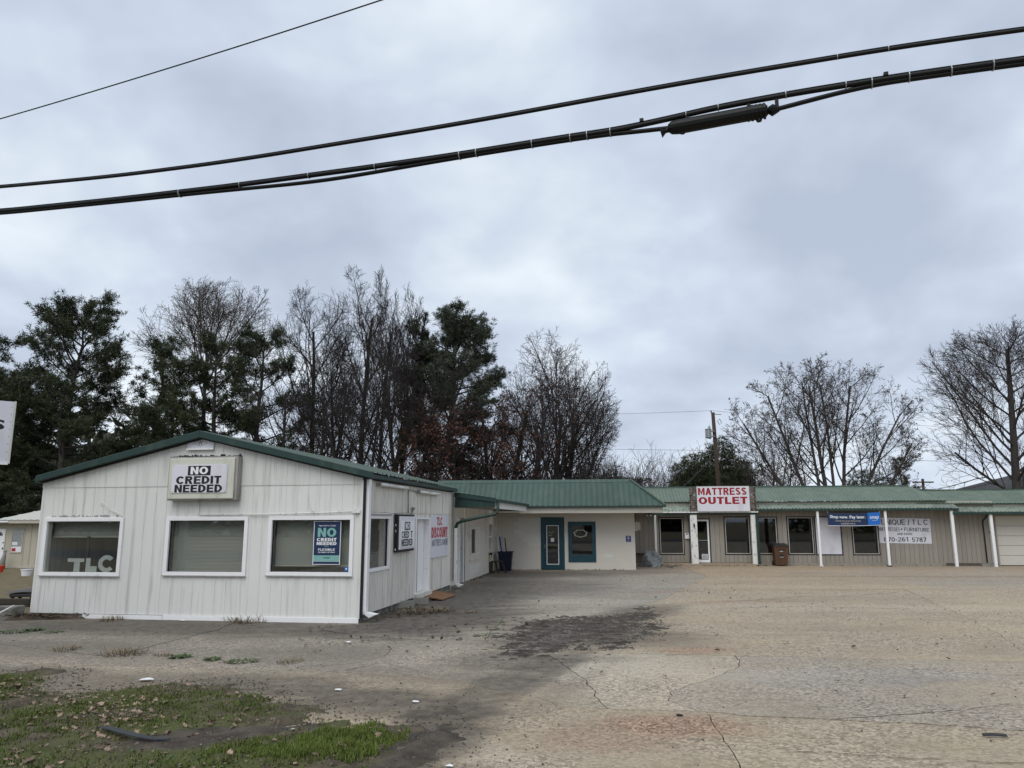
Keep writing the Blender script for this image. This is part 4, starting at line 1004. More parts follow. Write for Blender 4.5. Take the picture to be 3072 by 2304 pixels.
# teal door with its white-rimmed glass, teal framed window
ta = obj('door_frame', frame_bars(F3, 2.16, 3.20, 0.0, 2.255, 0.13, -0.075, 0.05, wb=0.02), M['teal'], bb, bevel=0.006)
obj('transom', MB().box(F3, 2.29, 3.07, -0.06, 0.05, 2.03, 2.125), M['teal'], ta)
ds = obj('door', frame_bars(F3, 2.30, 3.06, 0.03, 2.02, 0.11, -0.045, 0.0, wb=0.19), M['teal'], bb, bevel=0.004)
obj('glass_rim', frame_bars(F3, 2.41, 2.95, 0.225, 1.91, 0.028, -0.06, -0.046), M['white'], ds)
obj('pane', MB().box(F3, 2.40, 2.96, -0.03, -0.024, 0.21, 1.92), M['glass_dark'], ds)
obj('handle', MB().tube([F3(2.335, -0.10, 0.93), F3(2.335, -0.10, 1.08)], 0.014).box(F3, 2.325, 2.345, -0.10, -0.046, 0.99, 1.02), M['steel'], ds)
obj('notice', MB().box(F3, 2.60, 2.74, -0.036, -0.032, 1.20, 1.36), M['sign_white'], ds)
for k in range(5):
    z = 1.60 - 0.028 * (k % 2) - (0.12 if k > 2 else 0)
    obj('lettering', MB().box(F3, 2.50 + 0.075 * (k % 3), 2.50 + 0.075 * (k % 3) + 0.062, -0.034, -0.031, z, z + 0.018), M['letter_fog'], ds)
tw = obj('window', frame_bars(F3, 3.36, 4.565, 0.33, 2.065, 0.165, -0.085, 0.05, wb=0.30), M['teal'], bb, bevel=0.006)
obj('pane', MB().box(F3, 3.5, 4.42, -0.01, -0.004, 0.6, 1.92), M['glass_dark'], tw)
mb = MB()
for k in range(22):        # ornate etched cartouche
    w0, w1 = 2 * math.pi * k / 22, 2 * math.pi * (k + 1) / 22
    def q(w, r):
        rr = r * (1 + 0.10 * math.sin(7 * w)); return F3(3.90 + 0.28 * rr * math.cos(w), -0.014, 1.555 + 0.155 * rr * math.sin(w))
    mb.quad(q(w0, 0.86), q(w1, 0.86), q(w1, 1.06), q(w0, 1.06))
obj('etched_ornament', mb, M['letter_fog'], tw)
obj('junction_box', MB().box(F3, 0.83, 1.015, -0.075, -0.051, 0.19, 0.355), M['mortar'], bb, bevel=0.004)
# wing wall: boarded double door look, small window, jamb of the open doorway
pn = obj('boarded_panel', MB().box(F4, 0.84, 2.60, -0.065, 0.0, 0.84, 1.90), M['block_pale'], bb)
obj('pane', MB().box(F4, 1.0, 1.62, -0.072, -0.066, 0.93, 1.80), mat('dark_curtain_pane', (0.06, 0.05, 0.045), 0.5, 0.3, 2), pn)
for a, b, z0, z1 in ((1.75, 2.45, 1.40, 1.80), (1.75, 2.45, 0.93, 1.33), (0.82, 2.66, 1.94, 2.08), (0.80, 2.66, 0.63, 0.74)):
    obj('raised_panel', MB().box(F4, a, b, -0.085, -0.051, z0, z1), M['block'], pn, bevel=0.012)
obj('panel_rim', frame_bars(F4, 0.95, 1.68, 0.88, 1.85, 0.05, -0.085, -0.066), M['block'], pn)
w4 = obj('window', frame_bars(F4, 4.40, 5.32, 0.85, 2.05, 0.10, -0.085, 0.03), M['block'], bb)
obj('sash_bar', MB().box(F4, 4.5, 5.22, -0.05, -0.02, 1.42, 1.47), M['white_worn'], w4)
obj('pane', MB().box(F4, 4.49, 5.23, -0.012, -0.006, 0.94, 1.96), M['glass_dark'], w4)
obj('door_jamb', MB().box(F4, -0.30, -0.10, -0.06, 0.2, 0.0, 2.18).box(F4, -1.1, -0.72, -0.06, 0.2, 0.0, 2.2), M['white_worn'], bb)
obj('doorway', MB().box(F4, -0.72, -0.30, 0.03, 0.05, 0.0, 2.2), M['old_wood'], bb)
obj('doorway_edge', MB().box(F4, -0.099, 0.0, -0.062, 0.1, 0.0, 2.15), M['black'], bb)
obj('wall', MB().box(F4, -2.9, -1.101, -0.02, 0.2, 0.0, 2.95).box(F4, -1.1, 0.0, -0.02, 0.2, 2.21, 2.95), M['block'], bb)
# mansard roof over the courtyard front
ZE, ZR = 2.735, 3.845
S3 = lambda u, t, h: F3(u, -1.42 + 1.32 * t - h * 0.64, ZE + (ZR - ZE) * t + h * 0.77)
UR = 7.445
tr = lambda u: 1.0 if u < UR - 1.32 else max(0.0, (UR - u) / 1.32)
sheet('roof_panel', M['green_roof'], bb, S3, -2.4, UR, 0.0, tr, sp=0.232, rw=0.028, rh=0.028, side=0.012, panel=0.928, kinks=(UR - 1.32,), lap=0.004)
S3h = lambda u, t, h: F3(UR - 1.32 * t, -1.42 + u, ZE + (ZR - ZE) * t)
sheet('roof_panel', M['green_roof'], bb, S3h, 0.0, 5.0, 0.0, lambda u: min(1.0, u / 1.32), sp=0.232, rw=0.028, rh=0.02, side=0.012, panel=0.928, kinks=(1.32,))
obj('flat_roof', MB().box(F3, -2.4, UR - 1.33, -0.09, 4.2, ZR - 0.05, ZR + 0.01), M['green_roof'], bb)
obj('ridge_flashing', MB().hexa([F3(-2.45, -0.22, ZR - 0.10), F3(UR - 1.27, -0.22, ZR - 0.10), F3(UR - 1.27, -0.22, ZR - 0.07), F3(-2.45, -0.22, ZR - 0.07)], [F3(-2.45, -0.02, ZR + 0.045), F3(UR - 1.27, -0.02, ZR + 0.045), F3(UR - 1.27, -0.02, ZR + 0.06), F3(-2.45, -0.02, ZR + 0.06)]), M['green_roof'], bb)
obj('hip_flashing', MB().tube([F3(UR, -1.45, ZE + 0.02), F3(UR - 1.32, -0.10, ZR + 0.04)], 0.05, 6), M['green_roof'], bb)
obj('gutter', MB().box(F3, 1.30, UR + 0.05, -1.53, -1.40, 2.655, 2.735), M['green'], bb, bevel=0.015)
obj('fascia', MB().box(F3, 1.33, UR - 0.12, -1.40, -1.36, 2.42, 2.654), M['beige'], bb)
obj('soffit', MB().box(F3, -0.2, UR - 0.14, -1.359, 0.0, 2.46, 2.50), M['soffit'], bb)
obj('fascia', MB().box(F3, UR - 0.12, UR - 0.08, -1.36, 4.0, 2.42, 2.70), M['beige'], bb)
# the wing's porch roof with its green end panel
F4e = Fr(*F2(LEN + 0.16, -0.06, 0)[:2], R_(-9))
obj('porch_end_panel', MB().hexa([F4e(0, 0, 2.525), F4e(1.32, 0, 2.535), F4e(1.32, 0, 2.80), F4e(0, 0, 2.98)], [F4e(0, 0.05, 2.525), F4e(1.32, 0.05, 2.535), F4e(1.32, 0.05, 2.80), F4e(0, 0.05, 2.98)]), M['green'], bb)
for k in range(6):
    u = 0.12 + 0.215 * k
    obj('panel_rib', MB().box(F4e, u, u + 0.02, -0.018, -0.001, 2.53, 2.84 - 0.13 * u), M['green'], bb)
obj('porch_rake_trim', MB().hexa([F4e(-0.03, -0.05, 2.87), F4e(1.36, -0.05, 2.70), F4e(1.36, -0.05, 2.80), F4e(-0.03, -0.05, 3.01)], [F4e(-0.03, -0.019, 2.87), F4e(1.36, -0.019, 2.70), F4e(1.36, -0.019, 2.80), F4e(-0.03, -0.019, 3.01)]), M['green'], bb)
F4p = Fr(F4e.ox, F4e.oy, R_(81.5))
Spr = lambda u, t, h: F4p(u, -1.34 * (1 - t), 2.80 + 0.20 * t + h)
sheet('porch_roof', M['green_roof'], bb, Spr, 0.0, 7.7, 0, 1, sp=0.232, rw=0.03, rh=0.02, panel=1.86)
obj('porch_gutter', MB().box(F4p, 0.0, 7.6, -1.46, -1.34, 2.70, 2.80), M['green'], bb, bevel=0.015)
obj('porch_fascia', MB().box(F4p, 0.06, 7.6, -1.33, -1.29, 2.50, 2.699), M['white_worn'], bb)
obj('porch_soffit', MB().box(F4p, 0.06, 7.6, -1.289, 0.15, 2.55, 2.58), M['soffit'], bb)
# green pipe from the gutter back to a white downspout at the corner
P0 = F4p(0.06, -1.40, 2.70)
gp = [P0, F4p(0.06, -1.40, 2.44), F4p(0.03, -1.32, 2.32), F4p(-0.02, -0.9, 2.24), F4p(-0.05, -0.25, 2.10), F4p(-0.07, -0.10, 2.03), F4p(-0.07, -0.05, 1.86)]
obj('gutter_pipe', MB().tube(gp, 0.052, 8), M['green'], bb, smooth=True)
pe = F4p(-0.07, -0.05, 0)
Fd = Fr(pe[0], pe[1], F2.a)
downspout(Fd, 0.0, 0.03, 0.05, 1.88, 0.12, 'white_worn', 0.22, bb)

s = thing('security_sign', 'small blue square sign with a triangle on the white block wall', 'sign', F3(5.97, -0.05, 1.18), A3)
obj('plate', MB().box(F3, 5.865, 6.085, -0.062, -0.052, 1.185, 1.455), M['blue_sign'], s, bevel=0.004)
obj('emblem', MB().poly([F3(5.915, -0.064, 1.375), F3(6.035, -0.064, 1.375), F3(5.975, -0.064, 1.265)]), M['letter_fog'], s)
obj('lettering', MB().box(F3, 5.91, 6.04, -0.0645, -0.0625, 1.405, 1.425), M['letter_fog'], s)
obj('lettering', MB().box(F3, 5.90, 6.05, -0.0645, -0.0625, 1.215, 1.235), M['letter_fog'], s)
s = thing('electrical_box', 'pale electrical box with a pipe on the side of the block building', 'electrical box', F3(6.4, 0.2, 1.7), A3)
obj('cabinet', MB().box(F3, 6.263, 6.42, 0.55, 0.95, 1.66, 2.06), M['sign_white'], s, bevel=0.008)
obj('cover', MB().box(F3, 6.30, 6.55, 0.50, 0.549, 1.69, 2.03), M['beige'], s, bevel=0.006)
obj('pipe', MB().tube([F3(6.33, 0.52, 2.02), F3(6.33, 0.52, 2.44)], 0.025), M['red_paint'], s)

# ---- chair, bin and poles by the wing wall
s = thing('bench', 'old dark wooden school bench with a yellow label by the wing wall', 'bench', (-0.75, 32.0, 0), R_(8))
FB = Fr(-1.03, 31.75, R_(3))
obj('seat', MB().box(FB, 0.10, 0.66, 0.05, 0.55, 0.42, 0.46), M['old_wood'], s, bevel=0.01)
obj('backrest', MB().hexa([FB(0.0, 0.05, 0.40), FB(0.0, 0.55, 0.40), FB(-0.05, 0.55, 0.80), FB(-0.05, 0.05, 0.80)], [FB(0.10, 0.05, 0.40), FB(0.10, 0.55, 0.40), FB(0.22, 0.55, 0.80), FB(0.22, 0.05, 0.80)]), M['black'], s, bevel=0.02)
obj('label_plate', MB().quad(FB(0.06, 0.045, 0.44), FB(0.12, 0.045, 0.44), FB(0.16, 0.045, 0.72), FB(0.08, 0.045, 0.72)), mat('yellow_label', (0.45, 0.42, 0.18), 0.6, 0.1), s)
obj('side_panel', MB().box(FB, 0.0, 0.22, 0.08, 0.5, 0.0, 0.40), M['old_wood'], s)
for a, b in ((0.30, 0.40), (0.58, 0.72)):
    for d in (0.08, 0.48):
        obj('leg', MB().hexa([FB(a, d, 0.42), FB(a + 0.07, d, 0.42), FB(a + 0.07, d + 0.04, 0.42), FB(a, d + 0.04, 0.42)], [FB(b, d, 0.0), FB(b + 0.08, d, 0.0), FB(b + 0.08, d + 0.04, 0.0), FB(b, d + 0.04, 0.0)]), M['old_wood'], s)
s = thing('bin', 'dark navy plastic bin full of rolled poles in the courtyard corner', 'bin', (-0.33, 33.0, 0), 0)
FN = Fr(-0.62, 32.75, R_(-5))
rg = lambda e, z: [FN(e, e, z), FN(0.60 - e, e, z), FN(0.60 - e, 0.55 - e, z), FN(e, 0.55 - e, z)]
mb = MB(); n = 4
mb.v = rg(0.07, 0.0) + rg(0.0, 0.80) + rg(0.02, 0.80) + rg(0.09, 0.06)
mb.f = [(3, 2, 1, 0)] + [(i, (i + 1) % 4, 4 + (i + 1) % 4, 4 + i) for i in range(4)] + [(4 + i, 4 + (i + 1) % 4, 8 + (i + 1) % 4, 8 + i) for i in range(4)] + [(8 + i, 8 + (i + 1) % 4, 12 + (i + 1) % 4, 12 + i) for i in range(4)] + [(12, 13, 14, 15)]
obj('body', mb, M['bin_navy'], s)
obj('rim', MB().box(FN, -0.03, 0.63, -0.03, 0.0, 0.77, 0.82).box(FN, -0.03, 0.63, 0.55, 0.58, 0.77, 0.82).box(FN, -0.03, 0.0, 0.0, 0.55, 0.77, 0.82).box(FN, 0.60, 0.63, 0.0, 0.55, 0.77, 0.82), M['bin_navy'], s)
for k, (u, d, uu, dd, zz, mm, r, lab) in enumerate(((0.12, 0.30, -0.12, 0.62, 1.50, 'white', 0.025, 'white rolled pole leaning out of the navy bin'), (0.22, 0.2, 0.02, 0.5, 1.42, 'blue_sign', 0.03, 'blue rolled pole leaning out of the navy bin'), (0.30, 0.32, 0.14, 0.6, 1.45, 'letter_fog', 0.035, 'pale grey rolled pole in the middle of the navy bin'), (0.42, 0.25, 0.24, 0.55, 1.38, 'red_paint', 0.022, 'dark red thin pole leaning out of the navy bin'))):
    tag(obj('rolled_pole', MB().tube([FN(u, d, 0.1), FN(uu, dd, zz)], r, 8), M[mm], smooth=True), lab, 'pole', 'poles in the navy bin')
tag(obj('broom_handle', MB().tube([FN(-0.05, 0.35, 0.02), FN(-0.38, 0.95, 2.3)], 0.018, 8), M['letter_fog'], smooth=True), 'long pale pole leaning in the courtyard corner behind the bench', 'pole')

# ------------------------------------------------------------------ long shop building on the right
A5 = math.atan2(-0.698, 6.87)
F5 = Fr(5.477, 37.143, A5)
A6 = math.atan2(-1.28, 10.49)
F6 = Fr(7.338, 36.497, A6)
sb = thing('shop_building', 'long taupe shop building with pale green metal roofs and large windows', 'building', F5(8, 0, 0), A5)
US, UE = -1.0, 16.97
swin = [(1.63, 2.79, 0.50, 2.245), (4.72, 5.905, 0.503, 2.257), (6.26, 7.17, 0.505, 2.25), (7.635, 8.83, 0.50, 2.255), (10.58, 11.775, 0.493, 2.24)]
panel_ = (8.92, 10.10, 0.49, 2.25)
door5 = (3.05, 4.0, 0.10, 2.155)
op5 = swin + [panel_, door5]
bw = 0.2105; k = 0; u = US
bm = {}
while u < UE - 0.01:
    a, b = u, min(u + bw, UE); u += bw
    iv = [(0.12, 2.62)]
    parts = [(a, b, 0.12, 2.84)]
    for o in op5:
        new = []
        for p, q, lo, hi in parts:
            if o[1] <= p or o[0] >= q: new.append((p, q, lo, hi)); continue
            if o[0] > p: new.append((p, o[0], lo, hi))
            if o[1] < q: new.append((o[1], q, lo, hi))
            m0, m1 = max(p, o[0]), min(q, o[1])
            if o[2] > lo: new.append((m0, m1, lo, o[2]))
            if o[3] < hi: new.append((m0, m1, o[3], hi))
        parts = new
    for p, q, lo, hi in parts:
        if q - p < 0.02 or hi - lo < 0.03: continue
        w, h = round(q - p - 0.011, 2), round(hi - lo, 2)
        if (w, h) not in bm: bm[(w, h)] = cube_mesh('siding_board', w, 0.012, h, M['board'], 0.003)
        inst('siding_board', bm[(w, h)], sb, F5(p + 0.0055, -0.012, lo), A5)
wall_open(F5, US, UE + 0.02, 0.0, 2.86, 0.0005, 0.06, op5, M['groove'], sb, 'backing_wall')
obj('back_wall', MB().box(F5, US, 24, 6.0, 6.1, 0, 3.0), M['interior'], sb)
obj('partition', MB().box(F5, US, US + 0.1, 0.07, 5.9, 0, 2.8).box(F5, 16.9, 17.0, 0.07, 5.9, 0, 2.8), M['interior'], sb)
obj('floor', MB().box(F5, US, 24, 0.07, 5.9, -0.05, 0.10), M['floor_in'], sb)
obj('ceiling', MB().box(F5, US, 24, 0.07, 5.9, 2.75, 2.80), M['interior'], sb)
obj('base_board', MB().box(F5, 6.0, 14.66, -0.03, -0.0125, -0.01, 0.118), M['board'], sb)
obj('foundation', MB().box(F5, US, 5.99, -0.02, -0.0125, 0.05, 0.119), M['brick_red'], sb)
for i, (a, b, c, d) in enumerate(swin):
    w5 = obj('window', frame_bars(F5, a - 0.02, b + 0.02, c - 0.02, d + 0.02, 0.05, -0.03, 0.05), M['trim_dark'], sb)
    obj('frame', frame_bars(F5, a + 0.03, b - 0.03, c + 0.03, d - 0.03, 0.032, -0.038, 0.03), M['beige'], w5)
    obj('pane', MB().box(F5, a + 0.05, b - 0.05, 0.0, 0.006, c + 0.05, d - 0.05), M['glass_dark'], w5)
pz = obj('blank_panel', MB().box(F5, panel_[0] + 0.03, panel_[1] - 0.03, -0.02, 0.0, panel_[2] + 0.03, panel_[3] - 0.03), M['sign_white'], sb)
obj('rim', frame_bars(F5, panel_[0] - 0.02, panel_[1] + 0.02, panel_[2] - 0.02, panel_[3] + 0.02, 0.05, -0.03, 0.0), M['trim_dark'], pz)
d5 = obj('door', frame_bars(F5, 3.1, 3.985, 0.125, 2.14, 0.075, -0.03, 0.03, wb=0.13), M['white'], sb, bevel=0.004)
obj('push_bar', MB().box(F5, 3.175, 3.91, -0.02, 0.02, 1.145, 1.175), M['steel'], d5)
obj('pane', MB().box(F5, 3.165, 3.92, 0.005, 0.011, 0.24, 2.08), M['glass_dark'], d5)
obj('door_frame', frame_bars(F5, 3.04, 4.04, 0.10, 2.195, 0.045, -0.02, 0.06, wb=0.01), M['trim_dark'], sb)
s = thing('door_notice', 'white notice low on the glass shop door', 'notice', F5(3.8, -0.01, 0.3), A5)
obj('sheet', MB().box(F5, 3.60, 3.88, -0.003, 0.003, 0.30, 0.52), M['sign_white'], s)
for z in (0.34, 0.40, 0.46): obj('lettering', MB().box(F5, 3.63, 3.85, -0.0055, -0.0035, z, z + 0.022), M['ink_navy'], s)
s = thing('shop_carton', 'yellow carton seen inside behind the glass shop door', 'carton', F5(3.7, 0.4, 1.2), A5)
obj('shelf', MB().box(F5, 3.2, 3.98, 0.45, 0.8, 1.14, 1.18).box(F5, 3.2, 3.26, 0.45, 0.8, 0.1, 1.139).box(F5, 3.92, 3.98, 0.45, 0.8, 0.1, 1.139), M['old_wood'], s)
obj('carton', MB().box(F5, 3.52, 3.86, 0.5, 0.75, 1.181, 1.46), mat('yellow_carton', (0.42, 0.30, 0.06), 0.7, 0.15, 5), s)
kind(obj('porch_slab', MB().box(F5, US, 5.99, -0.72, -0.021, -0.05, 0.10), M['pavement'], origin=(0, 0, 0)), 'structure')
# metal roofs: steep upper roof, strip of wall, lower canopy
ZU, ZK, DK = 2.985, 3.755, 1.65
Su = lambda u, t, h: F5(u, -0.16 + (DK + 0.16) * t - h * 0.4, ZU + (ZK - ZU) * t + h * 0.9)
UH = 14.9
tu = lambda u: 1.0 if u < UH - 0.95 else max(0.0, (UH - u) / 0.95)
sheet('roof_panel', M['green_pale'], sb, Su, US - 0.5, UH, 0.0, tu, sp=0.163, rw=0.026, rh=0.022, side=0.02, panel=0.815, kinks=(UH - 0.95,), lap=0.004)
Suh = lambda u, t, h: F5(UH - 0.95 * t, -0.16 + u, ZU + (ZK - ZU) * t + h)
sheet('roof_panel', M['green_pale'], sb, Suh, 0.0, 6.0, 0.0, lambda u: min(1, u / 1.81), sp=0.163, rw=0.026, rh=0.02, panel=0.815, kinks=(1.81,))
obj('flat_roof', MB().box(F5, US - 0.5, UH - 0.96, DK, 6.2, ZK - 0.06, ZK), M['green_pale'], sb)
obj('ridge_flashing', MB().box(F5, US - 0.5, UH - 0.93, DK - 0.10, DK + 0.05, ZK - 0.03, ZK + 0.035), M['green_roof'], sb)
obj('eave_edge', MB().box(F5, US - 0.5, UH + 0.02, -0.15, 0.0, ZU - 0.035, ZU - 0.008), M['green'], sb)
obj('wall_strip', MB().box(F5, US, UE, -0.04, -0.012, 2.79, ZU - 0.036), M['beige'], sb)
def canopy(u0, u1, zb, zt, d_out=-0.1, phase=0.0):
    def S(u, t, h):
        a = F6(u, d_out, zb); n5 = F5(0, 0, 0)
        # upper edge lies on the shop wall
        du = (a[0] - F5.ox) * F5.c + (a[1] - F5.oy) * F5.s
        b = F5(du + 0.05, -0.05, zt)
        return (a[0] + (b[0] - a[0]) * t, a[1] + (b[1] - a[1]) * t, a[2] + (b[2] - a[2]) * t + h)
    return sheet('canopy_panel', M['green_canopy'], sb, S, u0, u1, 0.0, 1.0, sp=0.163, rw=0.03, rh=0.026, side=0.022, panel=0.815, phase=phase, lap=0.004)
canopy(4.20, 13.2, 2.625, 2.845)
obj('canopy_gutter', MB().box(F6, 4.20, 13.2, -0.13, -0.02, 2.52, 2.615), M['green'], sb, bevel=0.012)
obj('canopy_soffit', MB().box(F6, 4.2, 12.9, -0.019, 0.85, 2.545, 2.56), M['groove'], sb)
canopy(-0.9, 1.25, 2.53, 2.80)
obj('porch_gutter', MB().box(F6, -0.15, 4.29, -0.14, -0.03, 2.455, 2.52), M['white_worn'], sb, bevel=0.012)
obj('porch_beam', MB().box(F6, -0.9, 4.27, -0.029, 0.06, 2.36, 2.454), M['green'], sb)
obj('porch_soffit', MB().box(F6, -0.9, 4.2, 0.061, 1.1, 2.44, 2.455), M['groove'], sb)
canopy(1.24, 4.21, 2.53, 2.80)
def post(u, zt, w, m='white', base=None, name='post'):
    mb = MB().box(F6, u - w / 2, u + w / 2, -0.06, -0.06 + w, 0.0, zt)
    o = obj(name, mb, M[m], sb, bevel=0.008)
    if base: obj('foot', MB().box(F6, u - w / 2 - 0.03, u + w / 2 + 0.03, -0.09, -0.03 + w, 0.0, 0.05), M[base], o)
    return o
post(1.30, 2.36, 0.32, 'white_worn', 'white_worn', 'pillar'); post(4.05, 2.36, 0.21, 'white_worn', 'black', 'pillar')
post(6.99, 2.52, 0.10, 'white', 'white_worn'); post(10.0, 2.52, 0.11, 'white', 'black'); post(12.9, 2.52, 0.125)
post(-0.50, 2.36, 0.10, 'white_worn')
downspout(F6, 4.215, -0.07, 0.10, 2.40, 0.115, 'green', 0.08, sb)
obj('lamp', MB().tube([F6(1.31, -0.06, 1.95), F6(1.31, -0.12, 1.90)], 0.03).box(F6, 1.28, 1.34, -0.16, -0.10, 1.78, 1.9), M['black'], sb)
obj('security_light', MB().tube([F6(-0.9, -0.02, 2.38), F6(-0.85, -0.08, 2.33)], 0.04).tube([F6(-0.75, -0.02, 2.38), F6(-0.68, -0.08, 2.33)], 0.04), M['white_worn'], sb)
s = thing('mailbox', 'white wall mailbox between the first shop window and the pillar', 'mailbox', F5(2.95, -0.02, 1.23), A5)
obj('box', MB().box(F5, 2.835, 3.035, -0.11, -0.014, 1.235, 1.50), M['white'], s, bevel=0.01)
obj('flap', MB().box(F5, 2.85, 3.02, -0.118, -0.111, 1.42, 1.49), M['sign_white'], s)
obj('emblem', MB().box(F5, 2.885, 2.985, -0.1205, -0.1185, 1.44, 1.475), M['trim_dark'], s)

# ---- the red and white shop sign on its shingled false front
s = thing('shop_sign', 'large white sign reading MATTRESS OUTLET in red above the pillars', 'sign', F6(2.7, -0.2, 2.5), A6)
obj('board', MB().box(F6, 1.475, 3.92, -0.245, -0.21, 2.51, 3.705), M['sign_white'], s, bevel=0.004)
obj('border', frame_bars(F6, 1.475, 3.92, 2.51, 3.705, 0.02, -0.2465, -0.2455), M['cab_frame'], s)
block_letters(F6, 'MATTRESS', 1.545, 3.79, 3.285, 3.625, -0.2475, M['red_dark'], s, 0.23)
block_letters(F6, 'OUTLET', 1.55, 3.81, 2.86, 3.195, -0.2475, M['red_dark'], s, 0.25)
ff = thing('false_front', 'weathered grey shingled false front behind the mattress sign', 'false front', F6(2.7, -0.1, 2.5), A6)
obj('backing', MB().box(F6, 1.19, 4.20, -0.10, -0.05, 2.52, 3.20).box(F6, 1.45, 3.95, -0.10, -0.05, 3.20, 3.60).box(F6, 1.19, 1.30, -0.10, -0.05, 3.2, 3.58).box(F6, 4.1, 4.2, -0.1, -0.05, 3.2, 3.58), M['old_wood'], ff)
rows = 8; hh = (3.60 - 2.53) / rows
for side in ((1.15, 1.49), (3.90, 4.24)):
    for r in range(rows):
        if r == 5: continue
        u = side[0] + rnd.uniform(-0.02, 0.02)
        while u < side[1] - 0.03:
            w = rnd.uniform(0.09, 0.17); b = min(u + w, side[1]); z = 2.53 + r * hh; dz = rnd.uniform(-0.02, 0.02)
            obj('shingle', MB().hexa([F6(u, -0.10, z + dz), F6(b - 0.008, -0.10, z + dz), F6(b - 0.008, -0.10, z + hh + 0.06), F6(u, -0.10, z + hh + 0.06)], [F6(u, -0.145 - rnd.uniform(0, .015), z + dz), F6(b - 0.008, -0.145, z + dz), F6(b - 0.008, -0.115, z + hh + 0.06), F6(u, -0.115, z + hh + 0.06)]), M['shingle'], ff)
            u = b
for u in (1.18, 4.18):
    obj('upright', MB().box(F6, u - 0.03, u + 0.03, -0.14, -0.101, 2.5, 3.60), M['old_wood'], ff)

# ---- banner and furniture sign
s = thing('banner', 'navy and blue banner reading Shop now Pay later hung from the canopy', 'banner', F6(8.6, -0.1, 1.83), A6)
def bz(u, v): return -0.105 - 0.02 * math.sin((u - 7.4) * 2.1) * (1 - v) - 0.01 * math.sin(u * 6)
mbl = {'navy': MB(), 'blue': MB(), 'rim': MB()}
N = 30
for i in range(N):
    a, b = 7.41 + 2.33 * i / N, 7.41 + 2.33 * (i + 1) / N
    sag = lambda u: -0.035 * math.sin(math.pi * (u - 7.41) / 2.33)
    P_ = lambda u, v, o=0.0: F6(u, bz(u, v) - o, 1.835 + (2.43 - 1.835) * v + sag(u) * (0.6 + 0.4 * v) + 0.02 * (u - 7.41) / 2.33)
    mbl['navy'].quad(P_(a, 0.04), P_(b, 0.04), P_(b, 1), P_(a, 1))
    mbl['rim'].quad(P_(a, 0), P_(b, 0), P_(b, 0.04), P_(a, 0.04))
    um = (a + b) / 2
    if um > 9.18:
        lo = 0.045
        mbl['blue'].quad(P_(a, lo, 0.004), P_(b, lo, 0.004), P_(b, 1, 0.004), P_(a, 1, 0.004))
obj('cloth', mbl['navy'], M['navy'], s); obj('hem', mbl['rim'], M['sign_white'], s); obj('print', mbl['blue'], M['blue'], s)
class Bf:
    def __call__(self, u, d, z):
        v = (z - 1.835) / 0.595
        return F6(u, bz(u, v) - 0.010 + d, z - 0.035 * math.sin(math.pi * (u - 7.41) / 2.33) * (0.6 + 0.4 * v))
FBn = Bf()
letters(FBn, 'Shop now. Pay later.', 7.51, 9.09, 2.155, 2.335, 0, M['letter_white'], s, 0.02)
letters(FBn, 'Lease-to-own financing', 7.75, 8.86, 2.03, 2.12, 0, M['letter_gold'], s, 0.0)
letters(FBn, 'available here.', 7.98, 8.63, 1.92, 2.01, 0, M['letter_gold'], s, 0.0)
letters(FBn, 'snap', 9.29, 9.68, 2.11, 2.28, 0, M['letter_white'], s, 0.01)
obj('lettering', MB().box(FBn, 9.38, 9.60, -0.001, 0, 2.075, 2.085), M['letter_white'], s)
for u in (7.42, 9.73): obj('tie', MB().tube([F6(u, -0.11, 2.42), F6(u, -0.08, 2.53)], 0.006, 4), M['letter_white'], s)
s = thing('furniture_sign', 'white wall sign reading UNIQUE TLC mattresses furniture with a phone number', 'sign', F5(13, -0.03, 1.0), A5)
tl = -0.026
mb = MB(); q = [(11.80, 1.035), (14.125, 1.0), (14.15, 2.145), (11.83, 2.205)]
mb.hexa([F5(u, -0.014, z) for u, z in q], [F5(u, -0.03, z) for u, z in q]); obj('board', mb, M['sign_white'], s)
block_letters(F5, 'UNIQUE / T L C', 11.95, 14.03, 1.875, 2.12, -0.033, M['ink'], s, 0.15, tilt=-0.006)
block_letters(F5, 'MATTRESSES', 11.81, 12.75, 1.595, 1.765, -0.033, M['ink'], s, 0.16, tilt=tl)
obj('lettering', MB().box(F5, 12.80, 12.87, -0.034, -0.032, 1.64, 1.70), M['ink'], s)
block_letters(F5, 'FURNITURE', 12.95, 14.06, 1.575, 1.745, -0.033, M['ink'], s, 0.15, tilt=tl)
block_letters(F5, 'AND MORE', 12.61, 13.30, 1.40, 1.50, -0.033, M['ink'], s, 0.16)
block_letters(F5, '870-261', 11.99, 13.08, 1.10, 1.30, -0.033, M['ink'], s, 0.16)
block_letters(F5, '5787', 13.245, 13.89, 1.085, 1.285, -0.033, M['ink'], s, 0.16)

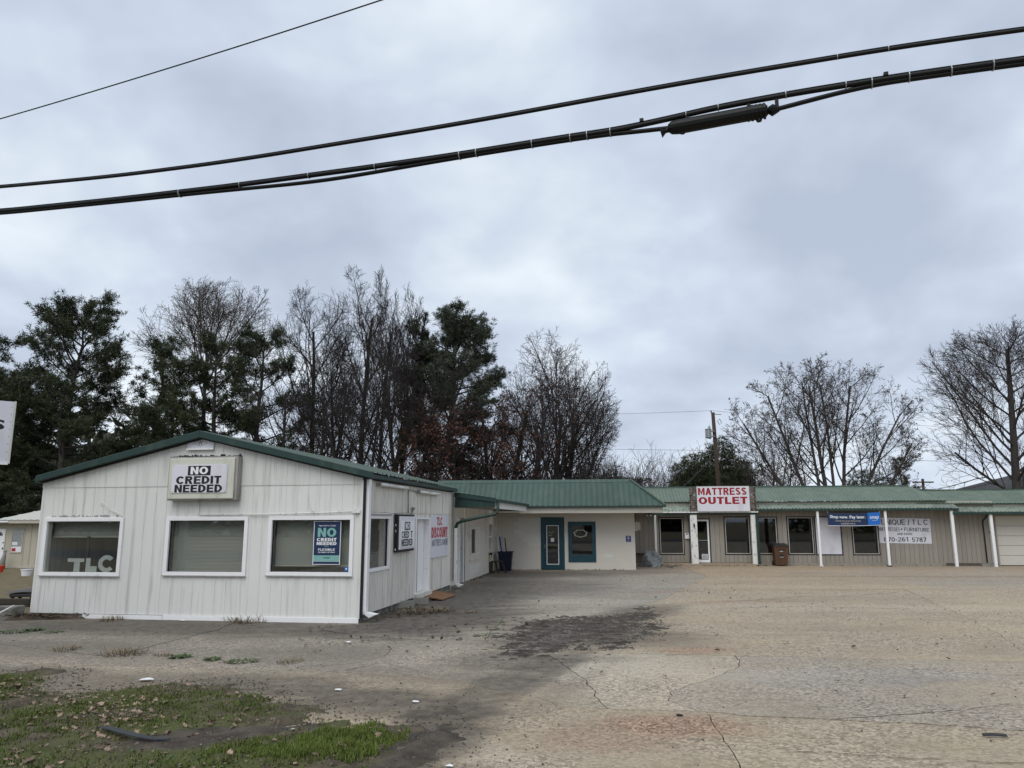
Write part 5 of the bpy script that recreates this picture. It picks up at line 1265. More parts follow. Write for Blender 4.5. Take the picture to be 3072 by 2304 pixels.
# ---- garage section at the far right
gb = thing('garage_building', 'garage with a wide pale sectional door at the far right end', 'building', F5(18, 0, 0), A5)
u = 14.68; bm2 = {}
u = UE + 0.0
obj('wall', MB().box(F5, UE - 0.0, UE + 0.06, -0.03, 0.1, 0.0, 2.6).box(F5, UE + 0.06, 24, -0.03, 0.1, 2.27, 2.86), M['board'], gb)
zz = [0.03, 0.47, 0.92, 1.36, 1.81, 2.27]
for a, b in zip(zz[:-1], zz[1:]):
    obj('door_section', MB().box(F5, UE + 0.065, 22.0, 0.03, 0.07, a + 0.006, b - 0.006), mat('garage_door_cream', (0.58, 0.555, 0.49), 0.6, 0.04) if a == 0.03 else bpy.data.materials['garage_door_cream'], gb, bevel=0.006)
obj('wall', MB().box(F5, 22.0, 24, -0.03, 0.1, 0.0, 2.27), M['board'], gb)
obj('downpipe', MB().tube([F5(16.72, -0.06, 2.36), F5(16.70, -0.06, 2.29), F5(16.50, -0.05, 2.08), F5(16.46, -0.045, 2.0), F5(16.46, -0.045, 0.16)], 0.028, 8), M['trim_dark'], gb, smooth=True)
obj('step', MB().box(F5, 16.1, 16.62, -0.32, -0.04, 0.0, 0.115), M['cinder'], gb)
ZU2, ZK2 = 2.84, 3.53
Sg = lambda u, t, h: F5(u, -0.16 + (DK + 0.16) * t - h * 0.4, ZU2 + (ZK2 - ZU2) * t + h * 0.9)
sheet('roof_panel', M['green_pale'], gb, Sg, 13.6, 24.0, 0.0, 1.0, sp=0.163, rw=0.026, rh=0.022, side=0.02, panel=0.815, lap=0.004)
obj('flat_roof', MB().box(F5, UH - 0.9, 24, DK, 6.2, ZK2 - 0.06, ZK2), M['green_pale'], gb)
obj('ridge_flashing', MB().box(F5, UH - 0.7, 24, DK - 0.10, DK + 0.05, ZK2 - 0.03, ZK2 + 0.035), M['green_roof'], gb)
obj('eave_edge', MB().box(F5, UH + 0.03, 24, -0.15, -0.0, ZU2 - 0.035, ZU2 - 0.008), M['green'], gb)
obj('wall_strip', MB().box(F5, UE + 0.01, 24, -0.05, -0.031, 2.66, ZU2 - 0.036), M['beige'], gb)
sv = M['green_canopy']; sb_keep = sb; sb = gb
canopy(12.93, 19.5, 2.445, 2.69)
obj('canopy_gutter', MB().box(F6, 12.93, 19.5, -0.129, -0.02, 2.33, 2.435), M['green'], gb, bevel=0.012)
post(14.56, 2.34, 0.125)
post(18.6, 2.34, 0.125)
sb = sb_keep
s = thing('door_bell', 'small dark box on the wall beside the garage door', 'bell box', F5(16.75, -0.02, 1.5), A5)
obj('box', MB().box(F5, 16.70, 16.78, -0.05, -0.013, 1.50, 1.56), M['trim_dark'], s)
obj('button', MB().box(F5, 16.73, 16.75, -0.055, -0.051, 1.52, 1.54), M['steel'], s)

# ---- brown wheeled bin, draped heap, red table
FBn2 = Fr(12.2, 35.80, A6)
s = thing('wheeled_bin', 'tall brown wheeled bin with a dark lid between shop windows', 'bin', FBn2(0.32, 0, 0), A6)
def ring(e, z, d0=0.0, d1=0.62): return [FBn2(e, d0 + e * 0.6, z), FBn2(0.64 - e, d0 + e * 0.6, z), FBn2(0.64 - e, d1 - e, z), FBn2(e, d1 - e, z)]
obj('body', MB().hexa(ring(0.055, 0.03), ring(0.0, 0.93)), M['bin_brown'], s, bevel=0.02)
obj('rim', MB().hexa(ring(-0.015, 0.84), ring(-0.02, 0.915)), M['bin_brown'], s, bevel=0.01)
obj('lid', MB().hexa([FBn2(-0.04, -0.05, 0.92), FBn2(0.68, -0.05, 0.92), FBn2(0.68, 0.66, 0.92), FBn2(-0.04, 0.66, 0.92)], [FBn2(-0.01, -0.02, 0.965), FBn2(0.65, -0.02, 0.965), FBn2(0.63, 0.62, 1.03), FBn2(0.01, 0.62, 1.03)]), M['black'], s, bevel=0.015)
obj('front_panel', MB().hexa([FBn2(0.20, 0.010, 0.05), FBn2(0.44, 0.010, 0.05), FBn2(0.42, -0.014, 0.40), FBn2(0.22, -0.014, 0.40)], [FBn2(0.20, 0.06, 0.05), FBn2(0.44, 0.06, 0.05), FBn2(0.42, 0.03, 0.40), FBn2(0.22, 0.03, 0.40)]), M['bin_brown'], s)
obj('handle_slot', MB().box(FBn2, 0.16, 0.50, -0.022, 0.0, 0.745, 0.765), M['black'], s)
obj('label', MB().box(FBn2, 0.25, 0.39, -0.020, -0.0, 0.655, 0.69), M['letter_fog'], s)
obj('label', MB().box(FBn2, 0.24, 0.41, -0.016, 0.0, 0.455, 0.52), M['black'], s)
obj('label', MB().box(FBn2, 0.24, 0.41, -0.018, 0.0, 0.405, 0.425), M['letter_fog'], s)
for u in (-0.0, 0.60): obj('wheel', MB().tube([FBn2(u, 0.60, 0.11), FBn2(u + 0.05, 0.60, 0.11)], 0.11, 14), M['black'], s)
s = thing('tarp_heap', 'lumpy heap under a grey plastic sheet by the small post', 'covered heap', (6.45, 35.6, 0), 0)
mb = MB(); NU, NV = 18, 10
for j in range(NV + 1):
    for i in range(NU):
        w = 2 * math.pi * i / NU; ph = (math.pi / 2) * (j / NV)
        r = math.cos(ph) ** 0.55; h = math.sin(ph) ** 0.8
        nn = 1 + 0.16 * math.sin(3 * w + 5 * j / NV) + 0.10 * math.sin(7 * w + j) + 0.05 * rnd.uniform(-1, 1)
        mb.v.append((6.46 + 0.46 * r * nn * math.cos(w), 35.75 + 0.36 * r * nn * math.sin(w), 0.001 + (0.60 + 0.12 * math.sin(w * 2 + 1)) * h * (1 + 0.05 * rnd.uniform(-1, 1))))
for j in range(NV):
    for i in range(NU):
        a, b = j * NU + i, j * NU + (i + 1) % NU; mb.f.append((a, b, b + NU, a + NU))
obj('sheet', mb, M['tarp'], s, smooth=False)
obj('cord', MB().tube([(6.85, 35.5, 0.12), (6.95, 35.3, 0.05), (7.1, 34.7, 0.02), (7.18, 34.4, 0.02)], 0.012, 5), M['rubber'], s)
s = thing('side_table', 'small dark red table in the gap beside the block building', 'table', (6.05, 37.0, 0), A5)
FT = Fr(5.75, 36.75, A5)
obj('top', MB().box(FT, 0, 0.72, 0, 0.5, 0.52, 0.56), M['red_paint'], s)
for u in (0.03, 0.62):
    for d in (0.03, 0.42):
        obj('leg', MB().hexa([FT(u, d, 0.52), FT(u + 0.07, d, 0.52), FT(u + 0.07, d + 0.05, 0.52), FT(u, d + 0.05, 0.52)], [FT(u + 0.04, d, 0.0), FT(u + 0.11, d, 0.0), FT(u + 0.11, d + 0.05, 0.0), FT(u + 0.04, d + 0.05, 0.0)]), M['red_paint'], s)

# ------------------------------------------------------------------ left edge: cottage, low walls, yard things
ct = thing('cottage', 'small beige cottage with white door behind the metal building', 'cottage', (-24, 36, 0), 0)
FC = Fr(-29.0, 36.0, R_(-1))
obj('wall', MB().box(FC, 0, 7.2, 0.0, 0.1, 0.0, 2.12), M['cottage'], ct)
for u in np.arange(0.1, 7.1, 0.3):
    obj('batten', MB().box(FC, u, u + 0.03, -0.02, -0.001, 0.12, 2.05), M['cottage'], ct) if 4.2 < u < 7.0 and not (5.45 < u < 6.1) and not (4.2 < u < 5.3) else None
obj('skirt', MB().box(FC, 0, 7.2, -0.03, -0.001, -0.05, 0.11), M['beige'], ct)
obj('door', MB().box(FC, 4.55, 5.2, -0.04, -0.002, 0.02, 1.80), M['white'], ct)
mb = MB(); c0 = FC(4.93, -0.045, 1.50)
for k in range(5):
    w0, w1 = math.pi * (k + 0.08) / 5, math.pi * (k + 0.92) / 5
    mb.poly([FC(4.93, -0.045, 1.49), FC(4.93 + 0.17 * math.cos(w0), -0.045, 1.49 + 0.19 * math.sin(w0)), FC(4.93 + 0.17 * math.cos(w1), -0.045, 1.49 + 0.19 * math.sin(w1))])
obj('fan_light', mb, M['trim_dark'], ct)
obj('knob', MB().box(FC, 5.14, 5.18, -0.07, -0.041, 0.88, 0.95).box(FC, 5.14, 5.18, -0.07, -0.041, 1.15, 1.2), M['black'], ct)
cw = obj('window', frame_bars(FC, 5.50, 6.06, 0.70, 1.83, 0.04, -0.03, 0.0), M['beige'], ct)
for k in range(4): obj('pane', MB().box(FC, 5.54, 6.02, -0.012 - 0.004 * (k % 2), -0.006, 0.745 + 0.262 * k, 0.995 + 0.262 * k), M['steel'] if k else M['trash'], cw)
obj('notice', MB().box(FC, 5.58, 5.76, -0.022, -0.018, 0.78, 0.92), M['red'], cw)
obj('notice', MB().box(FC, 5.57, 5.82, -0.022, -0.018, 1.06, 1.20), M['trash'], cw)
obj('fascia', MB().box(FC, -0.3, 7.3, -0.42, -0.36, 2.06, 2.22), M['beige'], ct)
obj('soffit', MB().box(FC, -0.3, 7.3, -0.359, 0.0, 2.10, 2.13), M['soffit'], ct)
Sc = lambda u, t, h: FC(u, -0.45 + 3.0 * t, 2.22 + 0.75 * t + h)
sheet('roof_panel', M['pale_metal'], ct, Sc, -0.3, 7.3, 0.0, lambda u: float(np.clip((u - 4.9) / 1.5, 0.05, 1.0)) if u < 6.4 else 1.0, sp=0.3, rw=0.03, rh=0.02, panel=0.9, kinks=(4.9, 6.4))
s = tag(obj('lamp_tube', MB().tube([FC(3.6, -0.44, 2.14), FC(5.55, -0.44, 2.12)], 0.045, 8), M['white'], smooth=True), 'white tube lamp along the cottage eave', 'lamp')
gn = thing('garden_gnome', 'grey stone yard statue beside the cottage door', 'statue', (-23.55, 35.5, 0))
obj('body', MB().tube([(-23.55, 35.5, -0.02), (-23.53, 35.5, 0.35), (-23.47, 35.5, 0.62), (-23.45, 35.5, 0.75)], [0.16, 0.12, 0.07, 0.05], 10), M['cinder'], gn, smooth=True)
obj('head', MB().tube([(-23.45, 35.5, 0.73), (-23.45, 35.5, 0.80), (-23.45, 35.5, 0.86)], [0.04, 0.075, 0.03], 10), M['cinder'], gn, smooth=True)
pt = thing('flower_pot', 'orange red plant pot by the cottage door', 'pot', (-21.3, 32.2, 0))
obj('pot', MB().tube([(-21.42, 32.2, 0.05), (-21.42, 32.2, 0.33), (-21.42, 32.2, 0.34)], [0.12, 0.17, 0.15], 12), M['orange_red'], pt)
obj('soil', MB().tube([(-21.42, 32.2, 0.30), (-21.42, 32.2, 0.325)], 0.15, 12), M['soil'], pt)
bk = thing('bucket', 'white plastic tub on the grass beside the cottage', 'bucket', (-19.25, 30.6, 0))
obj('tub', MB().tube([(-19.27, 30.6, 0.02), (-19.27, 30.6, 0.26), (-19.27, 30.6, 0.27)], [0.17, 0.21, 0.20], 12), M['trash'], bk)
obj('rim', MB().tube([(-19.27, 30.6, 0.245), (-19.27, 30.6, 0.275)], 0.225, 12), M['sign_white'], bk)
def yard_z(x, y):
    return np.clip((y - 17.7) * 0.5, -0.03, 0.10) + (fbm(x, y) - 0.5) * 0.06 - np.clip((y - 26) * 0.02, 0, 0.1)
kind(heightfield('yard', -34, -11.05, 17.5, 42, 0.5, yard_z, M['far_ground'], -1), 'structure')
lw = thing('low_wall', 'low lichened concrete wall at the left corner of the building', 'low wall', (-12, 16.9, 0))
obj('wall', MB().hexa([(-14.4, 15.95, -0.05), (-10.96, 17.12, -0.05), (-10.96, 17.5, -0.05), (-14.4, 16.35, -0.05)], [(-14.4, 16.02, 0.25), (-10.97, 17.2, 0.28), (-10.96, 17.5, 0.28), (-14.4, 16.35, 0.25)]), M['concrete_old'], lw, bevel=0.03)
pl = thing('planter_wall', 'dark timber planter edge on the yard beside the building', 'planter', (-13, 18.7, 0))
for k in range(2):
    FT_ = Fr(-16.5, 18.8, R_(-2))
    obj('timber', MB().box(FT_, 0, 4.9, 0.01 * k, 0.14, 0.02 + 0.14 * k, 0.155 + 0.14 * k), M['old_wood'], pl, bevel=0.015)
    obj('timber', MB().box(FT_, 0.01, 0.14, 0.15, 1.9, 0.02 + 0.14 * k, 0.155 + 0.14 * k), M['old_wood'], pl, bevel=0.015)
gr = thing('grill', 'low dark grill with a grey lid behind the planter timbers', 'grill', (-12.6, 19.7, 0.1))
FG = Fr(-12.85, 19.6, R_(5))
obj('lid', MB().hexa([FG(-0.02, -0.02, 0.33), FG(1.3, -0.02, 0.42), FG(1.3, 0.5, 0.42), FG(-0.02, 0.5, 0.33)], [FG(0.08, 0.05, 0.37), FG(1.25, 0.05, 0.57), FG(1.25, 0.42, 0.57), FG(0.08, 0.42, 0.37)]), M['grey_roof'], gr, bevel=0.02)
obj('pan', MB().box(FG, 0.10, 1.25, 0.02, 0.45, 0.24, 0.325), M['rubber'], gr, bevel=0.02)
for u in (0.14, 0.6, 1.1):
    for d in (0.04, 0.38): obj('leg', MB().box(FG, u, u + 0.07, d, d + 0.05, 0.02, 0.239), M['black'], gr)
tag(obj('white_pipe', MB().tube([(-13.2, 16.25, 0.02), (-11.25, 16.95, 0.12), (-10.99, 17.14, 0.30)], 0.02, 8), M['white_worn'], smooth=True), 'thin white pipe slanting along the low concrete wall', 'pipe')
kind(heightfield('leaf_drift', -12.2, -9.0, 16.7, 17.6, 0.04, lambda x, y: np.clip(poly_sd(np.stack([x, y], 1), [(-11.0, 16.95), (-10.4, 17.1), (-9.5, 17.25), (-9.5, 17.38), (-10.8, 17.55), (-11.2, 17.15)]) * 0.5, -0.05, 0.06) + (fbm(x * 9, y * 9) - 0.5) * 0.09, M['litter_red'], -0.02), 'stuff')
s = thing('pole_sign', 'white pole sign at the left edge with a black S', 'sign', (-10.6, 14.0, 0))
FP = Fr(-9.39 - 4.25 * math.cos(R_(42)), 14.0 - 4.25 * math.sin(R_(42)), R_(42))
obj('cabinet', MB().box(FP, 0.0, 4.25, 0.0, 0.28, 3.20, 4.33), M['cab_frame'], s)
obj('face', MB().box(FP, 0.0, 4.24, -0.02, -0.001, 3.19, 4.34), M['sign_white'], s)
obj('rim', MB().box(FP, 4.241, 4.27, -0.03, 0.29, 3.18, 4.35), M['cab_cream'], s)
obj('ledge', MB().box(FP, 0.0, 4.24, -0.05, -0.0, 3.155, 3.187), M['white'], s)
letters(FP, 'S', 3.925, 4.125, 3.80, 3.985, -0.022, M['ink'], s, 0.03)
for k in range(8): obj('rivet', MB().box(FP, 4.20, 4.215, -0.024, -0.0205, 3.25 + 0.14 * k, 3.265 + 0.14 * k), M['cab_frame'], s)
for u in (0.5, 1.2): obj('post', MB().tube([FP(u, 0.14, 0), FP(u, 0.14, 3.2)], 0.09, 10), M['steel'], s)

# ------------------------------------------------------------------ things lying about
for (x, y, a, l) in ((-2.62, 19.2, 12, 'pale grey concrete block against the side wall, nearer one'), (-2.36, 20.0, 4, 'darker concrete block against the side wall, nearer the door')):
    s = thing('concrete_block', l, 'block', (x, y, 0), R_(a), 'loose concrete blocks by the side wall')
    Fk = Fr(x - 0.2, y - 0.1, R_(a))
    mb = frame_bars(Fk, 0, 0.40, 0.0, 0.19, 0.035, 0.0, 0.19)
    obj('shell', MB().box(Fk, 0, 0.40, 0, 0.035, 0, 0.16).box(Fk, 0, 0.40, 0.155, 0.19, 0, 0.16).box(Fk, 0, 0.035, 0.0351, 0.1549, 0, 0.16).box(Fk, 0.365, 0.40, 0.0351, 0.1549, 0, 0.16), M['cinder'], s, bevel=0.006)
    obj('web', MB().box(Fk, 0.185, 0.215, 0.0351, 0.1549, 0, 0.155), M['cinder'], s)
mb = MB(); q = [(-2.62, 21.0), (-1.88, 20.85), (-1.62, 22.1), (-2.35, 22.6)]
mb.hexa([(x, y, 0.012 + 0.10 * (i in (0, 3))) for i, (x, y) in enumerate(q)], [(x, y, 0.04 + 0.10 * (i in (0, 3))) for i, (x, y) in enumerate(q)])
tag(obj('plywood_board', mb, M['plywood']), 'weathered brown plywood board tilted on the ground at the side door', 'board')
def strip(pts, w, th, m, lab, name, cat):
    pts = np.array(pts); mb = MB()
    t = np.gradient(pts, axis=0); n = np.stack([-t[:, 1], t[:, 0]], 1); n /= np.linalg.norm(n, axis=1)[:, None]
    for i in range(len(pts) - 1):
        def c(k, s_, dz): return (pts[k, 0] + n[k, 0] * w[k] * s_, pts[k, 1] + n[k, 1] * w[k] * s_, pts[k, 2] + dz)
        mb.hexa([c(i, -1, 0), c(i + 1, -1, 0), c(i + 1, 1, 0), c(i, 1, 0)], [c(i, -1, th), c(i + 1, -1, th), c(i + 1, 1, th * 2.2), c(i, 1, th * 2.2)])
    return tag(obj(name, mb, m), lab, cat)
strip([(-4.16, 8.02, 0.07), (-4.0, 7.92, 0.085), (-3.8, 7.8, 0.08), (-3.6, 7.70, 0.07), (-3.42, 7.65, 0.055), (-3.27, 7.63, 0.06)], [0.005, 0.026, 0.034, 0.028, 0.018, 0.010], 0.008, M['rubber'], 'curved strip of grey tyre rubber lying in the mud', 'rubber_strip', 'scrap')
strip([(4.62, 7.88, 0.008), (4.72, 7.87, 0.014), (4.84, 7.85, 0.008)], [0.012, 0.016, 0.012], 0.01, M['rubber'], 'short black strip on the pavement at the lower right', 'rubber_strip', 'scrap')
mb = MB()
for k in range(12):
    w0, w1 = 2 * math.pi * k / 12, 2 * math.pi * (k + 1) / 12
    c = lambda w, r, z: (1.82 + r * math.cos(w), 8.71 + r * 0.8 * math.sin(w), z)
    mb.hexa([c(w0, .025, .004), c(w1, .025, .004), c(w1, .038, .004), c(w0, .038, .004)], [c(w0, .025, .014), c(w1, .025, .014), c(w1, .038, .014), c(w0, .038, .014)])
tag(obj('rubber_ring', mb, M['black']), 'tiny black ring on the reddish gravelly pavement', 'ring')
def crumple(x, y, z, r, seed, h=0.5):
    q = random.Random(seed); mb = MB(); n = 7
    top = (x + q.uniform(-.2, .2) * r, y, z + r * h)
    a = [(x + r * q.uniform(.75, 1.2) * math.cos(2 * math.pi * i / n), y + r * q.uniform(.5, .8) * math.sin(2 * math.pi * i / n), z + q.uniform(0, 0.25) * r) for i in range(n)]
    b = [(x + 0.55 * (p[0] - x), y + 0.55 * (p[1] - y), z + r * h * q.uniform(.5, 1)) for p in a]
    mb.v = a + b + [top]
    mb.f = [(i, (i + 1) % n, n + (i + 1) % n, n + i) for i in range(n)] + [(n + i, n + (i + 1) % n, 2 * n) for i in range(n)]
    return mb
for k, (x, y, r, l) in enumerate(((-4.92, 10.62, 0.095, 'white plastic bag scrap at the edge of the grass'), (-2.24, 8.15, 0.05, 'crumpled white paper scrap on the dark mud'), (-1.15, 9.35, 0.045, 'white leaf of paper near the tyre tracks'), (-2.2, 10.0, 0.045, 'small white scrap beside the mossy patch'),
                                  (-7.1, 16.75, 0.08, 'white scrap below the middle front window'), (-2.9, 13.8, 0.05, 'pale stone scrap in front of the corner'), (24.5, 26.5, 0.12, 'white scrap far right on the lot'), (-0.55, 7.0, 0.04, 'pale scrap at the bottom edge beside the tyre tread marks'))):
    tag(obj('litter_scrap', crumple(x, y, 0.012, r, k, 0.35), M['trash']), l, 'litter', 'scraps of white litter')

# plants: dry tufts and weeds in the joints
def tuft_mesh(name, n, h, spread, w, m, seed, flat=0.0):
    q = np.random.default_rng(seed)
    a = q.uniform(0, 2 * np.pi, n); r = spread * np.sqrt(q.random(n)); base = np.stack([r * np.cos(a), r * np.sin(a), np.zeros(n)], 1)
    ln = h * q.uniform(0.5, 1.1, n); lean = q.uniform(0.2, 1.0, n) + flat; az = a + q.normal(0, 0.9, n)
    d = np.stack([np.cos(az) * np.sin(lean), np.sin(az) * np.sin(lean), np.cos(lean)], 1)
    sd = np.stack([-np.sin(az), np.cos(az), np.zeros(n)], 1) * w
    mid = base + d * ln[:, None] * 0.55; tip = base + d * ln[:, None] + np.array([0, 0, -1]) * (ln * 0.25)[:, None]; tip[:, 2] = np.maximum(tip[:, 2], 0.004)
    V = np.stack([base - sd, base + sd, mid + sd * 0.7, mid - sd * 0.7, tip], 1).reshape(-1, 3); i = np.arange(n)[:, None] * 5
    F = np.concatenate([i + np.array([0, 1, 2]), i + np.array([0, 2, 3]), i + np.array([3, 2, 4])])
    return np_mesh(name, V, F, m)
dry = [tuft_mesh('dry_grass_tuft', 160, 0.20, 0.28, 0.005, M['dead_grass'], 1, 0.25), tuft_mesh('dry_grass_tuft', 110, 0.13, 0.2, 0.005, M['dead_grass'], 2, 0.4)]
wd = [tuft_mesh('weed', 90, 0.09, 0.13, 0.012, M['weed'], 3, 0.5), tuft_mesh('weed', 140, 0.07, 0.22, 0.01, M['weed'], 4, 0.7)]
for k, (x, y, mi, sc, l) in enumerate(((-5.7, 16.62, 0, 1.5, 'big dry grass tuft at the base of the front wall'), (-8.75, 17.0, 0, 1.0, 'dry grass tuft at the left base of the front wall'), (-6.3, 12.7, 0, 1.25, 'flattened dry grass where two joints meet'), (-7.5, 13.2, 1, 1.3, 'thin dry grass patch on the left paving'),
        (-2.3, 18.0, 0, 1.3, 'dry grass clump along the side wall near the corner'), (-1.75, 18.35, 0, 1.2, 'dry grass strip lying in the joint beside the side wall'), (-1.0, 18.15, 1, 1.1, 'last thin dry tuft in the joint beside the side wall'), (-2.15, 22.9, 1, 1.2, 'dry tuft at the foot of the side door jamb'), (-3.4, 12.0, 1, 1.0, 'dry tuft in the joint near the mossy patch'), (-5.6, 12.6, 1, 0.8, 'small dry tuft in the long joint, left of the green weeds'))):
    o = put('dry_grass_tuft', dry[mi]); o.location = (x, y, 0.0); o.scale = (sc, sc * 0.8, sc); o.rotation_euler.z = k * 1.7; tag(o, l, 'grass tuft', 'dry grass tufts in the joints')
for k, (x, y, mi, sc, l) in enumerate(((-9.75, 15.25, 1, 1.5, 'green weed mat at the far left on the paving'), (-9.45, 15.45, 0, 1.3, 'upright green weed at the far left on the paving'), (-8.95, 15.2, 1, 0.9, 'low green weed left on the paving'), (-5.24, 12.42, 0, 1.2, 'green weed in the long joint, left one'), (-4.66, 12.22, 0, 1.0, 'green weed in the long joint, middle one'), (-4.15, 12.05, 1, 1.1, 'green weed in the long joint, right one'),
        (-2.35, 20.3, 0, 1.0, 'green weed by the side door sill'), (-0.3, 16.6, 1, 0.8, 'far end of the mossy green weed line in the courtyard joint'), (-0.42, 15.6, 1, 0.9, 'middle of the mossy green weed line in the courtyard joint'), (-0.46, 14.6, 1, 0.9, 'near end of the mossy green weed line in the courtyard joint'), (7.5, 35.9, 1, 0.8, 'green weed by the green downspout foot'), (11.9, 36.2, 0, 0.8, 'weed beside the green downspout at the pillar'))):
    o = put('weed', wd[mi]); o.location = (x, y, 0.0); o.scale = (sc * (0.7 if 'mossy' in l else 1), sc * (1.7 if 'mossy' in l else 0.9), sc * (0.5 if 'mossy' in l else 1)); o.rotation_euler.z = k * 1.3 if 'mossy' not in l else 0.1; tag(o, l, 'weed', 'weeds in the paving joints')

# lawn: short grass, low broad leaves, fallen oak leaves
def on_lawn(n, seed, keep):
    q = np.random.default_rng(seed)
    P = np.stack([q.uniform(-10.5, -1.0, n), q.uniform(4.8, 11.2, n)], 1)
    ok = keep(P, q); P = P[ok]
    return P, lawn_z(P[:, 0], P[:, 1]), q
def gk(P, q):
    sd = poly_sd(P, LAWN); md = poly_sd(P, MUD)
    dens = np.clip(sd * 1.6 + 0.15, 0, 1) * np.clip(-md * 3 + 0.1, 0.03, 1) * np.clip((fbm(P[:, 0] * 1.6, P[:, 1] * 1.6) - 0.36) * 4.5, 0.3, 1) * np.clip((fbm(P[:, 0] * 6, P[:, 1] * 6) - 0.36) * 5, 0.1, 1)
    return q.random(len(P)) < dens
P, Z, q = on_lawn(330000, 11, gk)
n = len(P); hgt = q.uniform(0.012, 0.042, n) * (0.5 + fbm(P[:, 0] * 2, P[:, 1] * 2)); az = q.uniform(0, 2 * np.pi, n); ln_ = q.uniform(0.1, 1.2, n)
b = np.stack([P[:, 0], P[:, 1], Z - 0.004], 1); sd = np.stack([np.cos(az + 1.57), np.sin(az + 1.57), 0 * az], 1) * q.uniform(0.003, 0.008, n)[:, None]
tip = b + np.stack([np.cos(az) * np.sin(ln_), np.sin(az) * np.sin(ln_), np.cos(ln_)], 1) * hgt[:, None] * 1.5
kind(put('grass', np_mesh('grass', np.stack([b - sd, b + sd, tip], 1).reshape(-1, 3), np.arange(n * 3).reshape(-1, 3), M['grass'])), 'stuff')
q = np.random.default_rng(17)
P = np.stack([q.uniform(-2.9, -1.0, 22000), q.uniform(6.9, 8.3, 22000)], 1)
P = P[(poly_sd(P, [(-2.7, 7.1), (-1.5, 7.0), (-1.15, 7.7), (-1.1, 8.05), (-1.6, 8.15), (-2.0, 7.75)]) + (fbm(P[:, 0] * 4, P[:, 1] * 4) - 0.5) * 0.9 > 0.02)]
Z = lawn_z(P[:, 0], P[:, 1]); n = len(P); az = q.uniform(0, 6.28, n); ln_ = q.uniform(0.1, 1.1, n); hgt = q.uniform(0.02, 0.055, n)
b = np.stack([P[:, 0], P[:, 1], Z - 0.004], 1); sd = np.stack([np.cos(az + 1.57), np.sin(az + 1.57), 0 * az], 1) * 0.005
tip = b + np.stack([np.cos(az) * np.sin(ln_), np.sin(az) * np.sin(ln_), np.cos(ln_)], 1) * hgt[:, None] * 1.4
kind(put('grass', np_mesh('grass', np.stack([b - sd, b + sd, tip], 1).reshape(-1, 3), np.arange(n * 3).reshape(-1, 3), M['grass_bright'])), 'stuff')
P, Z, q = on_lawn(9000, 12, lambda P, q: q.random(len(P)) < np.clip((fbm(P[:, 0] * 1.1 + 9, P[:, 1] * 1.1) - 0.5) * 5, 0, 1) * (poly_sd(P, LAWN) > 0.3) * (poly_sd(P, MUD) < -0.1))
n = len(P); az = q.uniform(0, 2 * np.pi, n); c = np.stack([P[:, 0], P[:, 1], Z + q.uniform(0.005, 0.03, n)], 1); r = q.uniform(0.01, 0.022, n)
ex = np.stack([np.cos(az), np.sin(az), q.uniform(-.4, .4, n)], 1) * r[:, None]; ey = np.stack([-np.sin(az), np.cos(az), q.uniform(-.4, .4, n)], 1) * r[:, None]
V = np.stack([c - ex, c - ey * .8, c + ex, c + ey * .8], 1).reshape(-1, 3)
kind(put('ground_cover', np_mesh('ground_cover', V, np.arange(n * 4).reshape(-1, 4), M['weed'])), 'stuff')
def leaf_shape(seed, lobes=3):
    q = random.Random(seed); pts = []
    for k in range(lobes * 2 + 1):
        t = k / (lobes * 2); w = (0.42 if k % 2 else 0.17) * math.sin(math.pi * (0.12 + 0.8 * t)) * q.uniform(0.8, 1.2)
        pts.append((t, w))
    ring = [(0, 0)] + [(0.12 + 0.82 * t, w) for t, w in pts] + [(1.05, 0)] + [(0.12 + 0.82 * t, -w * q.uniform(.8, 1.2)) for t, w in reversed(pts)]
    cu, tw = q.uniform(-0.25, 0.45), q.uniform(-0.4, 0.4)
    V = [(0.5, 0, 0.04 + cu * 0.12)] + [(x - 0.0, y, cu * (x - 0.5) ** 2 + abs(y) * q.uniform(0.15, 0.6) + tw * (x - .5) * y) for x, y in ring]
    V = [(x - 0.5, y, z) for x, y, z in V]
    F = [(0, i, i + 1) for i in range(1, len(ring))] + [(0, len(ring), 1)]
    return np.array(V), np.array(F)
shapes = [leaf_shape(k) for k in range(6)]
lm = [np_mesh('fallen_leaf', V * 0.10, F, M['fallen']) for V, F in shapes]
def lk(P, q):
    sd = poly_sd(P, LAWN)
    d = np.clip(sd * 2 + 0.4, 0, 1) * (0.10 + np.clip((fbm(P[:, 0] * 0.9 + 5, P[:, 1] * 0.9 + 2) - 0.45) * 3, 0, 1) * 0.9) * np.where(P[:, 0] < -5.5, 1.3, 0.8)
    return q.random(len(P)) < d
P, Z, q = on_lawn(7000, 13, lk)
dist = np.linalg.norm(P, axis=1); o_ = np.argsort(dist); vis = [i for i in o_ if P[i, 1] > 6.9 and abs(P[i, 0]) < 0.66 * P[i, 1] + 0.2]
for k in vis[:290]:
    o = put('fallen_leaf', lm[int(q.integers(6))]); o.location = (P[k, 0], P[k, 1], Z[k] + 0.022); sc = q.uniform(0.35, 0.75) if q.random() < 0.85 else q.uniform(0.8, 1.2)
    o.scale = (sc,) * 3; o.rotation_euler = (q.normal(0, .3), q.normal(0, .3), q.uniform(0, 6.28)); tag(o, 'dry tan oak leaf lying on the grass in the foreground', 'leaf', 'fallen oak leaves on the lawn')
first = set(vis[:290]); rest_ = [i for i in range(len(P)) if i not in first]
